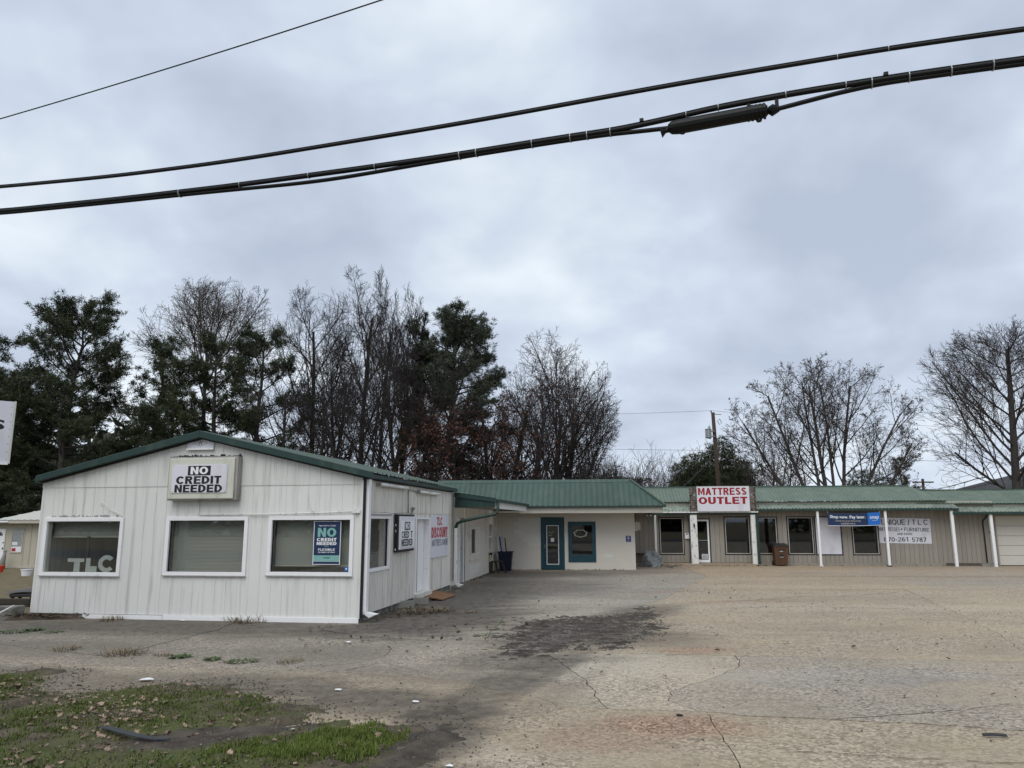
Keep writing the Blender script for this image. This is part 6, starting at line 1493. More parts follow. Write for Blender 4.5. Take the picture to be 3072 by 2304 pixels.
def many_leaves(name, pts, zs, size, m, seed, lift=0.015, tilt=0.35):
    q = np.random.default_rng(seed); VV = []; FF = []; n0 = 0
    for (x, y), z in zip(pts, zs):
        V, F = shapes[int(q.integers(6))]; sc = size * q.uniform(0.4, 1.1)
        R = np.array((Matrix.Rotation(q.uniform(0, 6.28), 3, 'Z') @ Matrix.Rotation(q.normal(0, tilt), 3, 'X') @ Matrix.Rotation(q.normal(0, tilt), 3, 'Y')))
        VV.append(V * sc @ R.T + (x, y, z + lift * q.uniform(.4, 1.6))); FF.append(F + n0); n0 += len(V)
    return kind(put(name, np_mesh(name, np.concatenate(VV), np.concatenate(FF), m)), 'stuff')
many_leaves('leaf_litter', P[rest_], Z[rest_], 0.065, M['litter'], 21)
P, Z, q = on_lawn(11000, 14, lk)
many_leaves('leaf_litter', P, Z, 0.05, M['litter'], 22)
P, Z, q = on_lawn(1800, 15, lambda P, q: (q.random(len(P)) < 0.6) * (poly_sd(P, LAWN) > 0.0))
many_leaves('leaf_litter', P, Z, 0.035, M['found'], 24)
P, Z, q = on_lawn(1500, 16, lambda P, q: (np.abs(poly_sd(P, MUD)) < 0.35))
many_leaves('leaf_litter', P, Z + 0.02, 0.055, M['fallen'], 25)
q = np.random.default_rng(31)
pp = np.concatenate([np.stack([q.normal(-10.5, 0.5, 260), q.normal(17.15, 0.1, 260)], 1), np.stack([q.normal(-2.25, 0.35, 200), q.normal(18.2, 0.35, 200)], 1), np.stack([q.uniform(-4, 0.5, 120), q.normal(14.6, 0.9, 120)], 1), np.stack([q.uniform(-9, 9, 160), q.uniform(9, 30, 160)], 1)])
base_l = []
for fr_, u0_, u1_, d0_ in ((F5, 5.8, 17.0, -0.12), (F5, -0.8, 5.8, -0.85), (F3, 0.0, 6.2, -0.16), (F4, 0.2, 6.4, -0.14), (F2, 0.3, 8.0, -0.2)):
    for _ in range(110): base_l.append(fr_(q.uniform(u0_, u1_), d0_ - abs(q.normal(0, 0.12)), 0)[:2])
pp = np.concatenate([pp[~((pp[:, 1] > 17.3 - (pp[:, 0] + 9) * 0.16) & (pp[:, 0] < -3.2))], np.array(base_l)])
many_leaves('leaf_litter', pp, np.where(pp[:, 0] < -9, 0.08, 0.012), 0.085, M['litter_red'], 23)
# grit and broken paving in the dirt patch, stray pebbles on the lot
def pebbles(name, P, Z, rmin, rmax, m, seed):
    q = np.random.default_rng(seed); n = len(P)
    base = np.array([(1, 0, 0), (0, 1, 0), (-1, 0, 0), (0, -1, 0), (0, 0, .8), (0, 0, -.4)], float)
    T = np.array([(0, 1, 4), (1, 2, 4), (2, 3, 4), (3, 0, 4), (1, 0, 5), (2, 1, 5), (3, 2, 5), (0, 3, 5)])
    r = q.uniform(rmin, rmax, n) * q.uniform(.5, 1, n); w = q.uniform(0, 6.28, n); jit = q.uniform(.6, 1.3, (n, 6, 3))
    B = base[None] * jit * r[:, None, None]; c, s_ = np.cos(w)[:, None], np.sin(w)[:, None]
    V = np.stack([B[..., 0] * c - B[..., 1] * s_, B[..., 0] * s_ + B[..., 1] * c, B[..., 2]], 2) + np.stack([P[:, 0], P[:, 1], Z], 1)[:, None]
    return kind(put(name, np_mesh(name, V.reshape(-1, 3), (np.arange(n)[:, None, None] * 6 + T).reshape(-1, 3), m)), 'stuff')
q = np.random.default_rng(5)
P = np.stack([q.uniform(-0.6, 4.0, 9000), q.uniform(11.9, 19.5, 9000)], 1)
P = P[(poly_sd(P, DIRT) + (fbm(P[:, 0] * 2.6, P[:, 1] * 2.6) - 0.5) * 1.2) > 0.05]
pebbles('gravel', P, np.maximum(dirt_z(P[:, 0], P[:, 1]), 0.0), 0.008, 0.032, M['gravel'], 6)
P = np.stack([q.uniform(-7, 12, 1500), q.uniform(7, 30, 1500)], 1)
P = P[~((P[:, 1] > 16.2) & (P[:, 0] < -1.6))]
pebbles('gravel', P, np.full(len(P), 0.004), 0.006, 0.02, M['gravel'], 7)
P = np.stack([q.uniform(-10, -0.8, 9000), q.uniform(6.5, 11.8, 9000)], 1); P = P[(np.abs(poly_sd(P, LAWN)) < 0.35 * q.random(len(P)) ** 0.5 + 0.15)]
pebbles('debris', P, np.maximum(lawn_z(P[:, 0], P[:, 1]), 0.003), 0.006, 0.022, M['gravel'], 9)
P = np.stack([q.normal(-1.0, 0.6, 500), q.normal(7.8, 0.9, 500)], 1)
pebbles('gravel', P, np.maximum(track_z(P[:, 0], P[:, 1]), 0.003), 0.006, 0.02, M['gravel'], 8)

# ------------------------------------------------------------------ trees
def tubes_np(polys, k):
    """polylines with radii -> one set of vertices and quads"""
    groups = {}
    for pts, rad in polys: groups.setdefault(len(pts), []).append((pts, rad))
    VV, FF, off = [], [], 0
    for n, lst in groups.items():
        P = np.array([a for a, _ in lst], float); R = np.array([b for _, b in lst], float); N = len(P)
        T = np.gradient(P, axis=1); T /= np.linalg.norm(T, axis=2, keepdims=True) + 1e-9
        ref = np.where(np.abs(T[:, :1, 2:]) < 0.9, np.array([0, 0, 1.0]), np.array([1.0, 0, 0]))
        a = np.cross(T, np.broadcast_to(ref, T.shape)); a /= np.linalg.norm(a, axis=2, keepdims=True) + 1e-9; b = np.cross(T, a)
        w = np.arange(k) * 2 * np.pi / k
        V = P[:, :, None] + R[:, :, None, None] * (a[:, :, None] * np.cos(w)[:, None] + b[:, :, None] * np.sin(w)[:, None])
        VV.append(V.reshape(-1, 3))
        i = np.arange(N)[:, None, None] * n * k; s = np.arange(n - 1)[None, :, None] * k; j = np.arange(k)[None, None]
        j2 = (j + 1) % k
        FF.append(np.stack([i + s + j, i + s + j2, i + s + k + j2, i + s + k + j], 3).reshape(-1, 4) + off); off += N * n * k
    return np.concatenate(VV), np.concatenate(FF)
def norm(v):
    l = math.sqrt(v[0] * v[0] + v[1] * v[1] + v[2] * v[2]) + 1e-9
    return (v[0] / l, v[1] / l, v[2] / l)
def swing(d, ang, az):
    """turn direction d away by ang, at azimuth az round it"""
    ref = (0, 0, 1) if abs(d[2]) < 0.95 else (1, 0, 0)
    a = norm((d[1] * ref[2] - d[2] * ref[1], d[2] * ref[0] - d[0] * ref[2], d[0] * ref[1] - d[1] * ref[0]))
    b = (d[1] * a[2] - d[2] * a[1], d[2] * a[0] - d[0] * a[2], d[0] * a[1] - d[1] * a[0])
    s, c = math.sin(ang), math.cos(ang); ca, sa = math.cos(az), math.sin(az)
    return norm(tuple(d[i] * c + (a[i] * ca + b[i] * sa) * s for i in range(3)))
def grow(out, q, p, d, L, r, lv, cf):
    n = cf['seg'][lv]; st = L / n; pts = [p]; rad = [r]; wob, trop = cf['wob'][lv], cf['trop'][lv]; end = cf['end'][lv]; ds = [d]; env = cf.get('env'); jit = q.uniform(0.72, 1.12)
    for i in range(n):
        d = norm((d[0] + q.gauss(0, wob), d[1] + q.gauss(0, wob), d[2] + q.gauss(0, wob) + trop))
        p = (p[0] + d[0] * st, p[1] + d[1] * st, p[2] + d[2] * st)
        if env and i and p[2] > env[2] * 0.6 and ((p[0] - env[0]) / env[3]) ** 2 + ((p[1] - env[1]) / env[4]) ** 2 + ((p[2] - env[2]) / env[5]) ** 2 > jit: n = i; break
        pts.append(p); ds.append(d); rad.append(max(cf['rmin'], r * (1 - (1 - end) * (i + 1) / n)))
    rad = rad[:len(pts)]; ds = ds[:len(pts)]
    out.setdefault(lv, []).append((pts, rad))
    if n < 2: n = len(pts) - 1
    if lv + 1 < len(cf['seg']):
        nc = cf['nch'][lv]; s0 = cf['start'][lv]; az = q.uniform(0, 6.28)
        for j in range(nc):
            t = s0 + (1 - s0) * (j + q.random() * 0.9) / nc; x = t * n; i = min(int(x), n - 1); f = x - i
            pp = tuple(pts[i][c] + (pts[i + 1][c] - pts[i][c]) * f for c in range(3)); rr = rad[i] + (rad[i + 1] - rad[i]) * f
            az += 2.4 + q.uniform(-.5, .5)
            ang = R_(q.uniform(*cf['ang'][lv]))
            cl = L * cf['ratio'][lv] * (1.1 - cf['fall'][lv] * (t - s0) / (1 - s0)) * q.uniform(0.75, 1.2)
            grow(out, q, pp, swing(ds[i + 1], ang, az), cl, max(cf['rmin'], rr * cf['rr'][lv]), lv + 1, cf)
BASE = dict(seg=[7, 6, 5, 3, 2], nch=[10, 9, 7, 5], start=[0.3, 0.2, 0.15, 0.15], ang=[(30, 55), (28, 52), (28, 55), (25, 55)], ratio=[0.55, 0.5, 0.48, 0.5], fall=[0.55, 0.55, 0.5, 0.4],
            rr=[0.5, 0.55, 0.55, 0.6], wob=[0.05, 0.08, 0.11, 0.13, 0.15], trop=[0.02, 0.05, 0.05, 0.04, 0.02], end=[0.35, 0.3, 0.3, 0.35, 0.5], rmin=0.008)
def cfg(**k):
    c = dict(BASE); c.update(k); return c
def leaf_quads(tips, size, per, seed, spread):
    q = np.random.default_rng(seed); T = np.repeat(np.array(tips), per, 0); n = len(T)
    c = T + q.normal(0, spread, (n, 3)); a = q.normal(size=(n, 3)); a /= np.linalg.norm(a, axis=1)[:, None]; b = np.cross(a, q.normal(size=(n, 3))); b /= np.linalg.norm(b, axis=1)[:, None]
    s = size * q.uniform(.6, 1.3, n)[:, None]
    V = np.stack([c - a * s, c - b * s * .5, c + a * s, c + b * s * .5], 1).reshape(-1, 3)
    return V, np.arange(n * 4).reshape(-1, 4)
tree_stats = []
def bare_tree(label, base, stems, cf, seed, bark='bark_dark', twig='twig_dark', leaves=None, name='bare_tree', group='bare winter trees', clip=None):
    q = random.Random(seed); out = {}
    for (dx, dy, lean, az, L, r) in stems:
        d = (math.sin(R_(lean)) * math.cos(R_(az)), math.sin(R_(lean)) * math.sin(R_(az)), math.cos(R_(lean)))
        grow(out, q, (dx, dy, -0.1), d, L, r, 0, cf)
    t = thing(name, label, 'tree', base, 0, group)
    V, F = tubes_np(out[0], 8); put('trunk', np_mesh('trunk', V, F, M[bark], True), t)
    V, F = tubes_np(out[1], 5); put('limbs', np_mesh('limbs', V, F, M[bark], True), t)
    a = [tubes_np(out[l], 3) for l in out if l >= 2]; off = 0; VV = []; FF = []
    for V, F in a: VV.append(V); FF.append(F + off); off += len(V)
    put('crown', np_mesh('crown', np.concatenate(VV), np.concatenate(FF), M[twig]), t)
    tree_stats.append((label, off))
    if leaves:
        m_, size, per, sp, frac = leaves
        tips = [p[0][-1] for p in out[max(out)] if q.random() < frac] + [p[0][1] for p in out[max(out)] if q.random() < frac]
        V, F = leaf_quads(tips, size, per, seed, sp); put('leaves', np_mesh('leaves', V, F, M[m_]), t)
    return t
def pine_mesh(H, Rc, seed, z0=0.3, dens=1.0, leaf='pine_leaf', top=0.6, nl=None, prof=None):
    """trunk, limbs and needle tufts of one pine, around the origin"""
    q = random.Random(seed); rg_ = np.random.default_rng(seed)
    n = 9; tp = []; x = y = 0.0
    for i in range(n + 1):
        tp.append((x, y, H * i / n)); x += q.gauss(0, 0.012 * H); y += q.gauss(0, 0.012 * H)
    tr_ = [0.021 * H * (1 - 0.88 * i / n) for i in range(n + 1)]
    limbs = []; tips = []
    nl = nl or int(34 * dens)
    prof = prof or (lambda t: (1 - t ** 2.2) ** 0.55 * (0.45 + 0.55 * min(1, t / 0.25)) + top * 0.18)
    az = q.uniform(0, 6.28)
    for j in range(nl):
        t = (j + q.random()) / nl; z = H * (z0 + (1 - z0) * t * 0.985)
        k = z / H * n; i = min(int(k), n - 1); f = k - i
        p = tuple(tp[i][c] + (tp[i + 1][c] - tp[i][c]) * f for c in range(3))
        az += 2.4 + q.uniform(-.7, .7); L = Rc * prof(t) * q.uniform(0.6, 1.15)
        el = R_(-6 + 58 * t ** 1.3 + q.uniform(-12, 14)); d = (math.cos(az) * math.cos(el), math.sin(az) * math.cos(el), math.sin(el))
        pts = [p]; dd = d; m = 5
        for s in range(m):
            dd = norm((dd[0] + q.gauss(0, .12), dd[1] + q.gauss(0, .12), dd[2] + q.gauss(0, .08) + 0.05)); p = tuple(p[c] + dd[c] * L / m for c in range(3)); pts.append(p)
        r0 = 0.10 * tr_[0] + 0.012 * L
        limbs.append((pts, [r0 * (1 - 0.8 * s / m) for s in range(m + 1)]))
        nb = max(4, int(L * 5.0 * dens))
        for b in range(nb):
            s = q.uniform(0.35, 1.0) * m; i2 = min(int(s), m - 1); g_ = s - i2
            bp = tuple(pts[i2][c] + (pts[i2 + 1][c] - pts[i2][c]) * g_ for c in range(3))
            bd = swing(dd, R_(q.uniform(20, 75)), q.uniform(0, 6.28)); bd = norm((bd[0], bd[1], bd[2] * 0.6 + 0.18)); bl = q.uniform(0.35, 0.95) * (0.45 + 0.22 * L)
            e_ = tuple(bp[c] + bd[c] * bl for c in range(3)); mid = tuple((bp[c] + e_[c]) / 2 + q.gauss(0, .05) for c in range(3))
            limbs.append(([bp, mid, e_], [0.018, 0.013, 0.008]))
            for w in (1.0, 0.82, 0.64, 0.46):
                tips.append(([bp[c] + (e_[c] - bp[c]) * w + q.gauss(0, .13) for c in range(3)], bd))
        tips.append((list(pts[-1]), dd))
    for k in range(int(14 * dens)):
        tips.append(([tp[-1][0] + q.gauss(0, .25), tp[-1][1] + q.gauss(0, .25), H + q.uniform(-0.7, 0.15)], (0, 0, 1)))
    V1, F1_ = tubes_np([(tp, tr_)], 8); V2, F2_ = tubes_np(limbs, 3)
    trunk = np_mesh('trunk', V1, F1_, M['pine_bark'], True); limb = np_mesh('limbs', V2, F2_, M['pine_bark'])
    C = np.array([t[0] for t in tips]); D = np.array([t[1] for t in tips], float); nt_, nb_ = len(C), 17
    d = rg_.normal(size=(nt_, nb_, 3)); d /= np.linalg.norm(d, axis=2, keepdims=True); d = d + D[:, None] * 0.55 + np.array([0, 0, 0.22]); d /= np.linalg.norm(d, axis=2, keepdims=True)
    ln = rg_.uniform(0.15, 0.32, (nt_, nb_, 1)); sd = np.cross(d, rg_.normal(size=d.shape)); sd /= np.linalg.norm(sd, axis=2, keepdims=True)
    c0 = C[:, None] + rg_.normal(0, 0.07, d.shape)
    V = np.stack([c0 - sd * 0.022, c0 + sd * 0.022, c0 + d * ln], 2).reshape(-1, 3)
    crown = np_mesh('crown', V, np.arange(len(V)).reshape(-1, 3), M[leaf])
    return trunk, limb, crown
pm = [pine_mesh(14.6, 4.0, 101, 0.2, 1.45, prof=lambda t: 0.45 + 0.55 * math.sin(math.pi * min(1, 0.12 + 0.86 * t)) ** 0.7), pine_mesh(13.5, 3.2, 102, 0.18, 0.95), pine_mesh(13.5, 3.6, 103, 0.2, 1.15), pine_mesh(17.2, 4.4, 107, 0.34, 1.75, 'pine_leaf2', prof=lambda t: 0.35 + 0.65 * math.sin(math.pi * min(1, 0.15 + 0.8 * t)) ** 0.7)]
npine = 0
def pine(label, k, base, sc, rz, group='tall pines behind the buildings', szx=1.0):
    t = thing('pine_tree', label, 'tree', base, rz, group)
    for nm, me in zip(('trunk', 'limbs', 'crown'), pm[k]): put(nm, me, t)
    t.scale = (sc * szx, sc * szx, sc)
    return t
pine('tallest dense pine at the left, rising over the metal building', 0, (-26.3, 44, 0), 0.99, 0.6)
pine('pine cut off by the left edge of the photo', 2, (-33.0, 46, 0), 0.98, 2.0, szx=1.2)
pine('sparse pine between the tall left pine and the pale bare tree', 1, (-23.2, 48.5, 0), 1.03, 1.1)
pine('thin lower pine right beside the tall left pine', 1, (-20.9, 46, 0), 0.88, 3.4)
pine('bushy pine in front of the pale bare tree', 2, (-18.9, 47, 0), 0.98, 4.2)
pine('dark pine with an uneven top right of the pale bare tree', 2, (-16.1, 47.5, 0), 1.02, 0.2)
pine('tall grey green pine behind the red oak', 3, (-3.5, 50, 0), 0.87, 1.7, szx=1.12)
pine('dark lower pine close behind the left gable slope', 1, (-24.8, 41, 0), 0.72, 5.0, szx=1.35)
pine('dark low pine at the left edge behind the pole sign', 0, (-29.0, 41, 0), 0.62, 5.0, szx=1.5)
pine('low pine behind the left slope of the green gable roof', 2, (-21.0, 43.5, 0), 0.62, 3.0, szx=1.3)
pine('thin far pine at the right behind the shop roof', 1, (41.3, 80, 0), 0.63, 2.4)

# bare trees
bare_tree('pale bare tree with a wide fan crown above the left pines', (-24.6, 60, 0), [(0, 0, 2, 200, 16.0, 0.30)],
          cfg(env=(0, 0, 15.5, 6.4, 5.6, 6.7), nch=[17, 10, 7, 4], start=[0.72, 0.2, 0.2, 0.2], ang=[(10, 62), (18, 40), (22, 45), (22, 50)], ratio=[0.62, 0.42, 0.46, 0.45], fall=[0.0, 0.5, 0.5, 0.4], trop=[0.0, 0.06, 0.05, 0.04, 0.02], wob=[.02, .06, .1, .13, .15], end=[0.3, .3, .3, .4, .5], rmin=0.010), 201, 'bark', 'twig_pale')
bare_tree('bare forked tree left of the dense bare clump', (-13.6, 52, 0), [(0, 0, 5, 150, 15.5, 0.24), (0.4, 0.2, 9, 30, 12.5, 0.2)], cfg(env=(-0.4, 0, 9.8, 3.4, 3.4, 10.4), trop=[0.03, 0.09, 0.07, 0.05, 0.03], nch=[10, 9, 7, 5], ang=[(25, 45), (25, 45), (25, 50), (25, 50)], ratio=[0.5, 0.5, 0.48, 0.5]), 202)
bare_tree('bare tree in the middle of the dense clump', (-10.9, 52, 0), [(0, 0, 4, 90, 16.5, 0.24), (-0.5, 0, 9, 170, 12.5, 0.19)], cfg(env=(-0.5, 0, 10, 3.2, 3.2, 11.0), trop=[0.03, 0.10, 0.08, 0.05, 0.03], nch=[10, 9, 7, 5], ang=[(22, 42), (25, 45), (25, 50), (25, 50)], ratio=[0.48, 0.5, 0.48, 0.5]), 203)
bare_tree('tallest bare tree with upright broom like twigs', (-8.4, 50, 0), [(0, 0, 2, 20, 17.5, 0.23), (0.5, 0, 7, 10, 15.5, 0.17), (-0.4, 0, 7, 185, 15.0, 0.17)], cfg(env=(0, 0, 10.5, 2.7, 2.7, 11.6), trop=[0.03, 0.2, 0.18, 0.14, 0.08], nch=[10, 9, 7, 5], ang=[(18, 34), (18, 36), (18, 40), (20, 40)], ratio=[0.42, 0.5, 0.5, 0.5]), 204)
bare_tree('lower bare tree behind the right slope of the gable', (-12.9, 46, 0), [(0, 0, 8, 200, 10, 0.17), (0.3, 0, 12, 350, 9.5, 0.15)], cfg(nch=[10, 7, 6, 4]), 205)
bare_tree('slender bare tree behind the side lights', (-9.6, 45, 0), [(0, 0, 6, 170, 9.5, 0.15), (0.3, 0, 10, 10, 9.0, 0.14)], cfg(nch=[10, 7, 6, 4]), 206)
bare_tree('bare tree just left of the red oak', (-6.4, 46, 0), [(0, 0, 6, 170, 11, 0.18), (0.3, 0, 12, 20, 10.0, 0.16)], cfg(nch=[10, 8, 7, 4]), 207)
bare_tree('rusty leaved oak in front of the grey green pine', (-3.1, 45.5, 0), [(0, 0, 4, 150, 8.3, 0.22), (0.6, 0, 14, 20, 7.8, 0.18), (-0.6, 0, 10, 190, 7.6, 0.17)], cfg(nch=[10, 8, 7, 4], ratio=[0.42, 0.5, 0.5, 0.5], ang=[(35, 65), (30, 60), (30, 60), (30, 60)]), 208, leaves=('oak_leaf_red', 0.10, 1, 0.12, 0.34), name='oak_tree', group='bare winter trees')
bare_tree('black trunked forked tree with rusty leaves beside the oak', (-0.6, 46.5, 0), [(0, 0, 3, 100, 9.2, 0.24), (0.3, 0, 17, 8, 9.6, 0.18), (-0.3, 0, 8, 180, 8.8, 0.2)], cfg(nch=[8, 7, 6, 4], ratio=[0.40, 0.5, 0.5, 0.5]), 209, leaves=('oak_leaf_red', 0.09, 1, 0.12, 0.18), name='oak_tree')
bare_tree('wide bare tree with drooping right branches over the block building', (2.6, 51, 0), [(0, 0, 5, 20, 9.4, 0.30), (-0.2, 0, 13, 176, 8.6, 0.24), (0.3, 0, 14, 5, 8.8, 0.26), (0.5, 0.3, 26, 0, 7.4, 0.2), (0.6, 0, 50, 0, 6.0, 0.2)],
          cfg(env=(0.5, 0, 8.2, 4.5, 4.3, 7.6), nch=[10, 9, 7, 5], start=[0.3, .2, .15, .15], trop=[0.03, 0.07, 0.04, 0.02, 0.0], wob=[.035, .06, .1, .13, .15], ang=[(14, 46), (22, 45), (25, 48), (25, 50)], ratio=[0.66, 0.44, 0.46, 0.5], fall=[0.15, 0.5, 0.5, .4]), 210, 'bark', 'twig')
bare_tree('many stemmed bare tree with shrivelled leaves over the mattress sign roof', (20.9, 50, 0), [(0, 0, 3, 90, 11.2, 0.19), (-0.3, 0.2, 17, 178, 11.0, 0.16), (-0.5, 0, 30, 176, 10.0, 0.15), (0.3, 0, 12, 5, 11.5, 0.17), (0.5, 0.1, 26, 3, 10.5, 0.15), (-0.1, 0, 7, 200, 11.6, 0.14), (0.1, 0.1, 5, 330, 11.4, 0.14), (0.6, 0, 40, 0, 8.8, 0.13)],
          cfg(env=(0, 0, 7.6, 6.9, 6.0, 6.3), nch=[10, 7, 5, 4], start=[0.36, .2, .15, .15], trop=[0.02, 0.05, 0.05, 0.03, 0.0], wob=[.035, .06, .1, .13, .15], ratio=[0.40, 0.46, 0.46, 0.5], ang=[(22, 48), (25, 50), (25, 50), (25, 55)]), 211, 'bark', 'twig', leaves=('dry_leaf', 0.062, 1, 0.05, 0.22))
bare_tree('big bare tree with a dense oval crown at the right edge', (31.9, 48, 0), [(0, 0, 1, 90, 13.2, 0.32)], cfg(env=(0, 0, 7.6, 6.4, 6.0, 7.6), nch=[26, 11, 8, 5], start=[0.22, 0.12, 0.12, 0.15], ang=[(40, 72), (20, 42), (22, 45), (22, 45)], ratio=[0.66, 0.42, 0.44, 0.45], fall=[0.5, 0.5, 0.5, .4], trop=[0.0, 0.05, 0.04, 0.03, 0.02], wob=[.015, .05, .09, .12, .15], rr=[0.36, .5, .55, .6]), 212, 'bark', 'twig')
bare_tree('small pale bare tree between the round evergreen and the leafy one', (19.9, 58, 0), [(0, 0, 3, 90, 7.2, 0.14), (0.3, 0, 14, 10, 6.6, 0.12), (-0.3, 0, 14, 180, 6.2, 0.11)], cfg(nch=[8, 6, 5, 4]), 213, 'bark', 'twig')
# rounded evergreens made of many small sprays
def evergreen(label, base, lobes, seed, n, size=0.16, leaf='pine_leaf', trunk_h=2.0, name='evergreen_tree', group='round evergreens behind the roofs'):
    q = np.random.default_rng(seed); t = thing(name, label, 'tree', base, 0, group)
    C = []
    for (x, y, z, rx, rz) in lobes:
        m = int(n * rx * rx * rz); u = q.normal(size=(m, 3)); u /= np.linalg.norm(u, axis=1)[:, None]; r = q.random(m) ** 0.35
        k = 1 + 0.22 * np.sin(u[:, 0] * 6 + z) * np.cos(u[:, 2] * 7 + x)
        C.append(np.stack([x + u[:, 0] * rx * r * k, y + u[:, 1] * rx * r * k, z + u[:, 2] * rz * r * k], 1))
    C = np.concatenate(C); keep = q.random(len(C)) < np.clip((fbm(C[:, 0] * 1.3 + C[:, 1], C[:, 2] * 1.6 + 3) - 0.30) * 6, 0.1, 1); C = C[keep]; m = len(C); nb = 11
    d = q.normal(size=(m, nb, 3)); d[..., 2] += 0.5; d /= np.linalg.norm(d, axis=2, keepdims=True); sd = np.cross(d, q.normal(size=d.shape)); sd /= np.linalg.norm(sd, axis=2, keepdims=True)
    c0 = C[:, None]; V = np.stack([c0 - sd * size * .11, c0 + sd * size * .11, c0 + d * size * 1.7], 2).reshape(-1, 3)
    put('crown', np_mesh('crown', V, np.arange(len(V)).reshape(-1, 3), M[leaf]), t)
    polys = [([(0, 0, -0.1), (0.05, 0, trunk_h), (0, 0.05, max(l[2] for l in lobes))], [0.2, 0.15, 0.04])]
    for l in lobes: polys.append(([(0, 0, trunk_h * .8), (l[0] * .5, l[1] * .5, (trunk_h + l[2]) / 2), (l[0], l[1], l[2])], [0.09, 0.07, 0.03]))
    V, F = tubes_np(polys, 6); put('trunk', np_mesh('trunk', V, F, M['pine_bark'], True), t)
    return t
evergreen('large round evergreen behind the utility pole', (16.2, 61, 0), [(0.8, 0, 7.3, 1.6, 1.4), (-1.4, 0, 5.9, 1.9, 1.6), (1.9, 0.2, 5.6, 1.8, 1.5), (0.2, 0.3, 4.4, 3.2, 2.0), (-2.4, 0, 4.4, 1.6, 1.3), (2.6, 0, 4.0, 1.4, 1.5), (0, 0, 2.4, 3.0, 1.8)], 301, 190)
evergreen('small dark cedar behind the block building roof', (5.2, 56, 0), [(0, 0, 5.2, 0.8, 1.2), (0.1, 0, 4.0, 0.95, 1.4), (0, 0, 2.4, 1.0, 1.5)], 302, 330, 0.12, name='cedar_tree')
evergreen('dark shrub left of the small cedar', (3.0, 56, 0), [(0, 0, 3.6, 1.0, 0.9), (0.6, 0, 2.4, 1.2, 1.2)], 303, 200, 0.12, name='cedar_tree')
evergreen('brownish round far tree behind the right shop roof', (37.4, 80, 0), [(0, 0, 5.6, 2.4, 2.0), (-1.8, 0, 4.6, 1.8, 1.4), (1.8, 0, 4.4, 1.8, 1.5), (0, 0, 2.4, 2.6, 2.0)], 304, 60, 0.2, 'pine_leaf2')
# far-off bare brush and the wood's undergrowth, each read as one mass
def brush(name, spots, seed, m, cf, h0, h1):
    q = random.Random(seed); out = {}
    for (x, y) in spots:
        for k in range(q.randint(2, 4)):
            a = q.uniform(0, 6.28); le = R_(q.uniform(2, 20)); grow(out, q, (x + q.gauss(0, .3), y + q.gauss(0, .3), -0.05), (math.cos(a) * math.sin(le), math.sin(a) * math.sin(le), math.cos(le)), q.uniform(h0, h1), q.uniform(0.03, 0.07), 0, cf)
    V, F = tubes_np([p for l in out.values() for p in l if True and len(p[0]) == 6], 3); V2, F2_ = tubes_np([p for l in out.values() for p in l if len(p[0]) != 6], 3)
    return kind(put(name, np_mesh(name, np.concatenate([V, V2]), np.concatenate([F, F2_ + len(V)]), M[m])), 'stuff')
bc = cfg(seg=[5, 3, 2], nch=[9, 5], start=[0.2, 0.15], ang=[(20, 50), (22, 50)], ratio=[0.42, 0.45], fall=[0.5, 0.4], rr=[.5, .6], wob=[.07, .1, .12], trop=[.02, .05, .04], end=[.3, .3, .4], rmin=0.012)
q = random.Random(77)
brush('far_brush', [(q.uniform(6, 26), q.uniform(70, 84)) for _ in range(78)], 401, 'twig', bc, 5.0, 8.2)
brush('far_brush', [(q.uniform(24, 56), q.uniform(70, 88)) for _ in range(40)], 404, 'twig', bc, 2.5, 4.5)
brush('undergrowth', [(q.uniform(-34, 5), q.uniform(50, 66)) for _ in range(66)], 402, 'twig_dark', bc, 4.0, 7.5)
brush('undergrowth', [(q.uniform(-12, 5), q.uniform(44, 50)) for _ in range(40)], 403, 'twig_dark', bc, 3.0, 5.0)
q = np.random.default_rng(55)
def leaf_mass(name, boxes, n, size, m, seed):
    q = np.random.default_rng(seed); C = []
    for (x0, x1, y0, y1, h) in boxes:
        P = np.stack([q.uniform(x0, x1, n), q.uniform(y0, y1, n)], 1); hh = h * (0.45 + 0.9 * fbm(P[:, 0] * .28, P[:, 1] * .28 + 2)); C.append(np.stack([P[:, 0], P[:, 1], hh * q.random(n) ** 0.7], 1))
    C = np.concatenate(C); k = len(C); a = q.normal(size=(k, 3)); a /= np.linalg.norm(a, axis=1)[:, None]; b = np.cross(a, q.normal(size=(k, 3))); b /= np.linalg.norm(b, axis=1)[:, None]; s = size * q.uniform(.5, 1.2, k)[:, None]
    V = np.stack([C - a * s, C + b * s * .6, C + a * s], 1).reshape(-1, 3)
    return kind(put(name, np_mesh(name, V, np.arange(k * 3).reshape(-1, 3), M[m])), 'stuff')
leaf_mass('undergrowth', [(-40, -17, 54, 64, 6.5), (-17, 6, 58, 66, 4.5)], 30000, 0.13, 'pine_leaf', 56)
leaf_mass('far_wood', [(-120, -30, 62, 80, 11), (-110, 160, 110, 150, 5.5)], 16000, 0.8, 'pine_leaf2', 57)
leaf_mass('roadside_wood', [(-140, -22, -85, -60, 9), (-6, 14, -95, -75, 6), (26, 140, -85, -60, 9)], 9000, 1.1, 'pine_leaf2', 58)      # across the road, mirrored in the windows

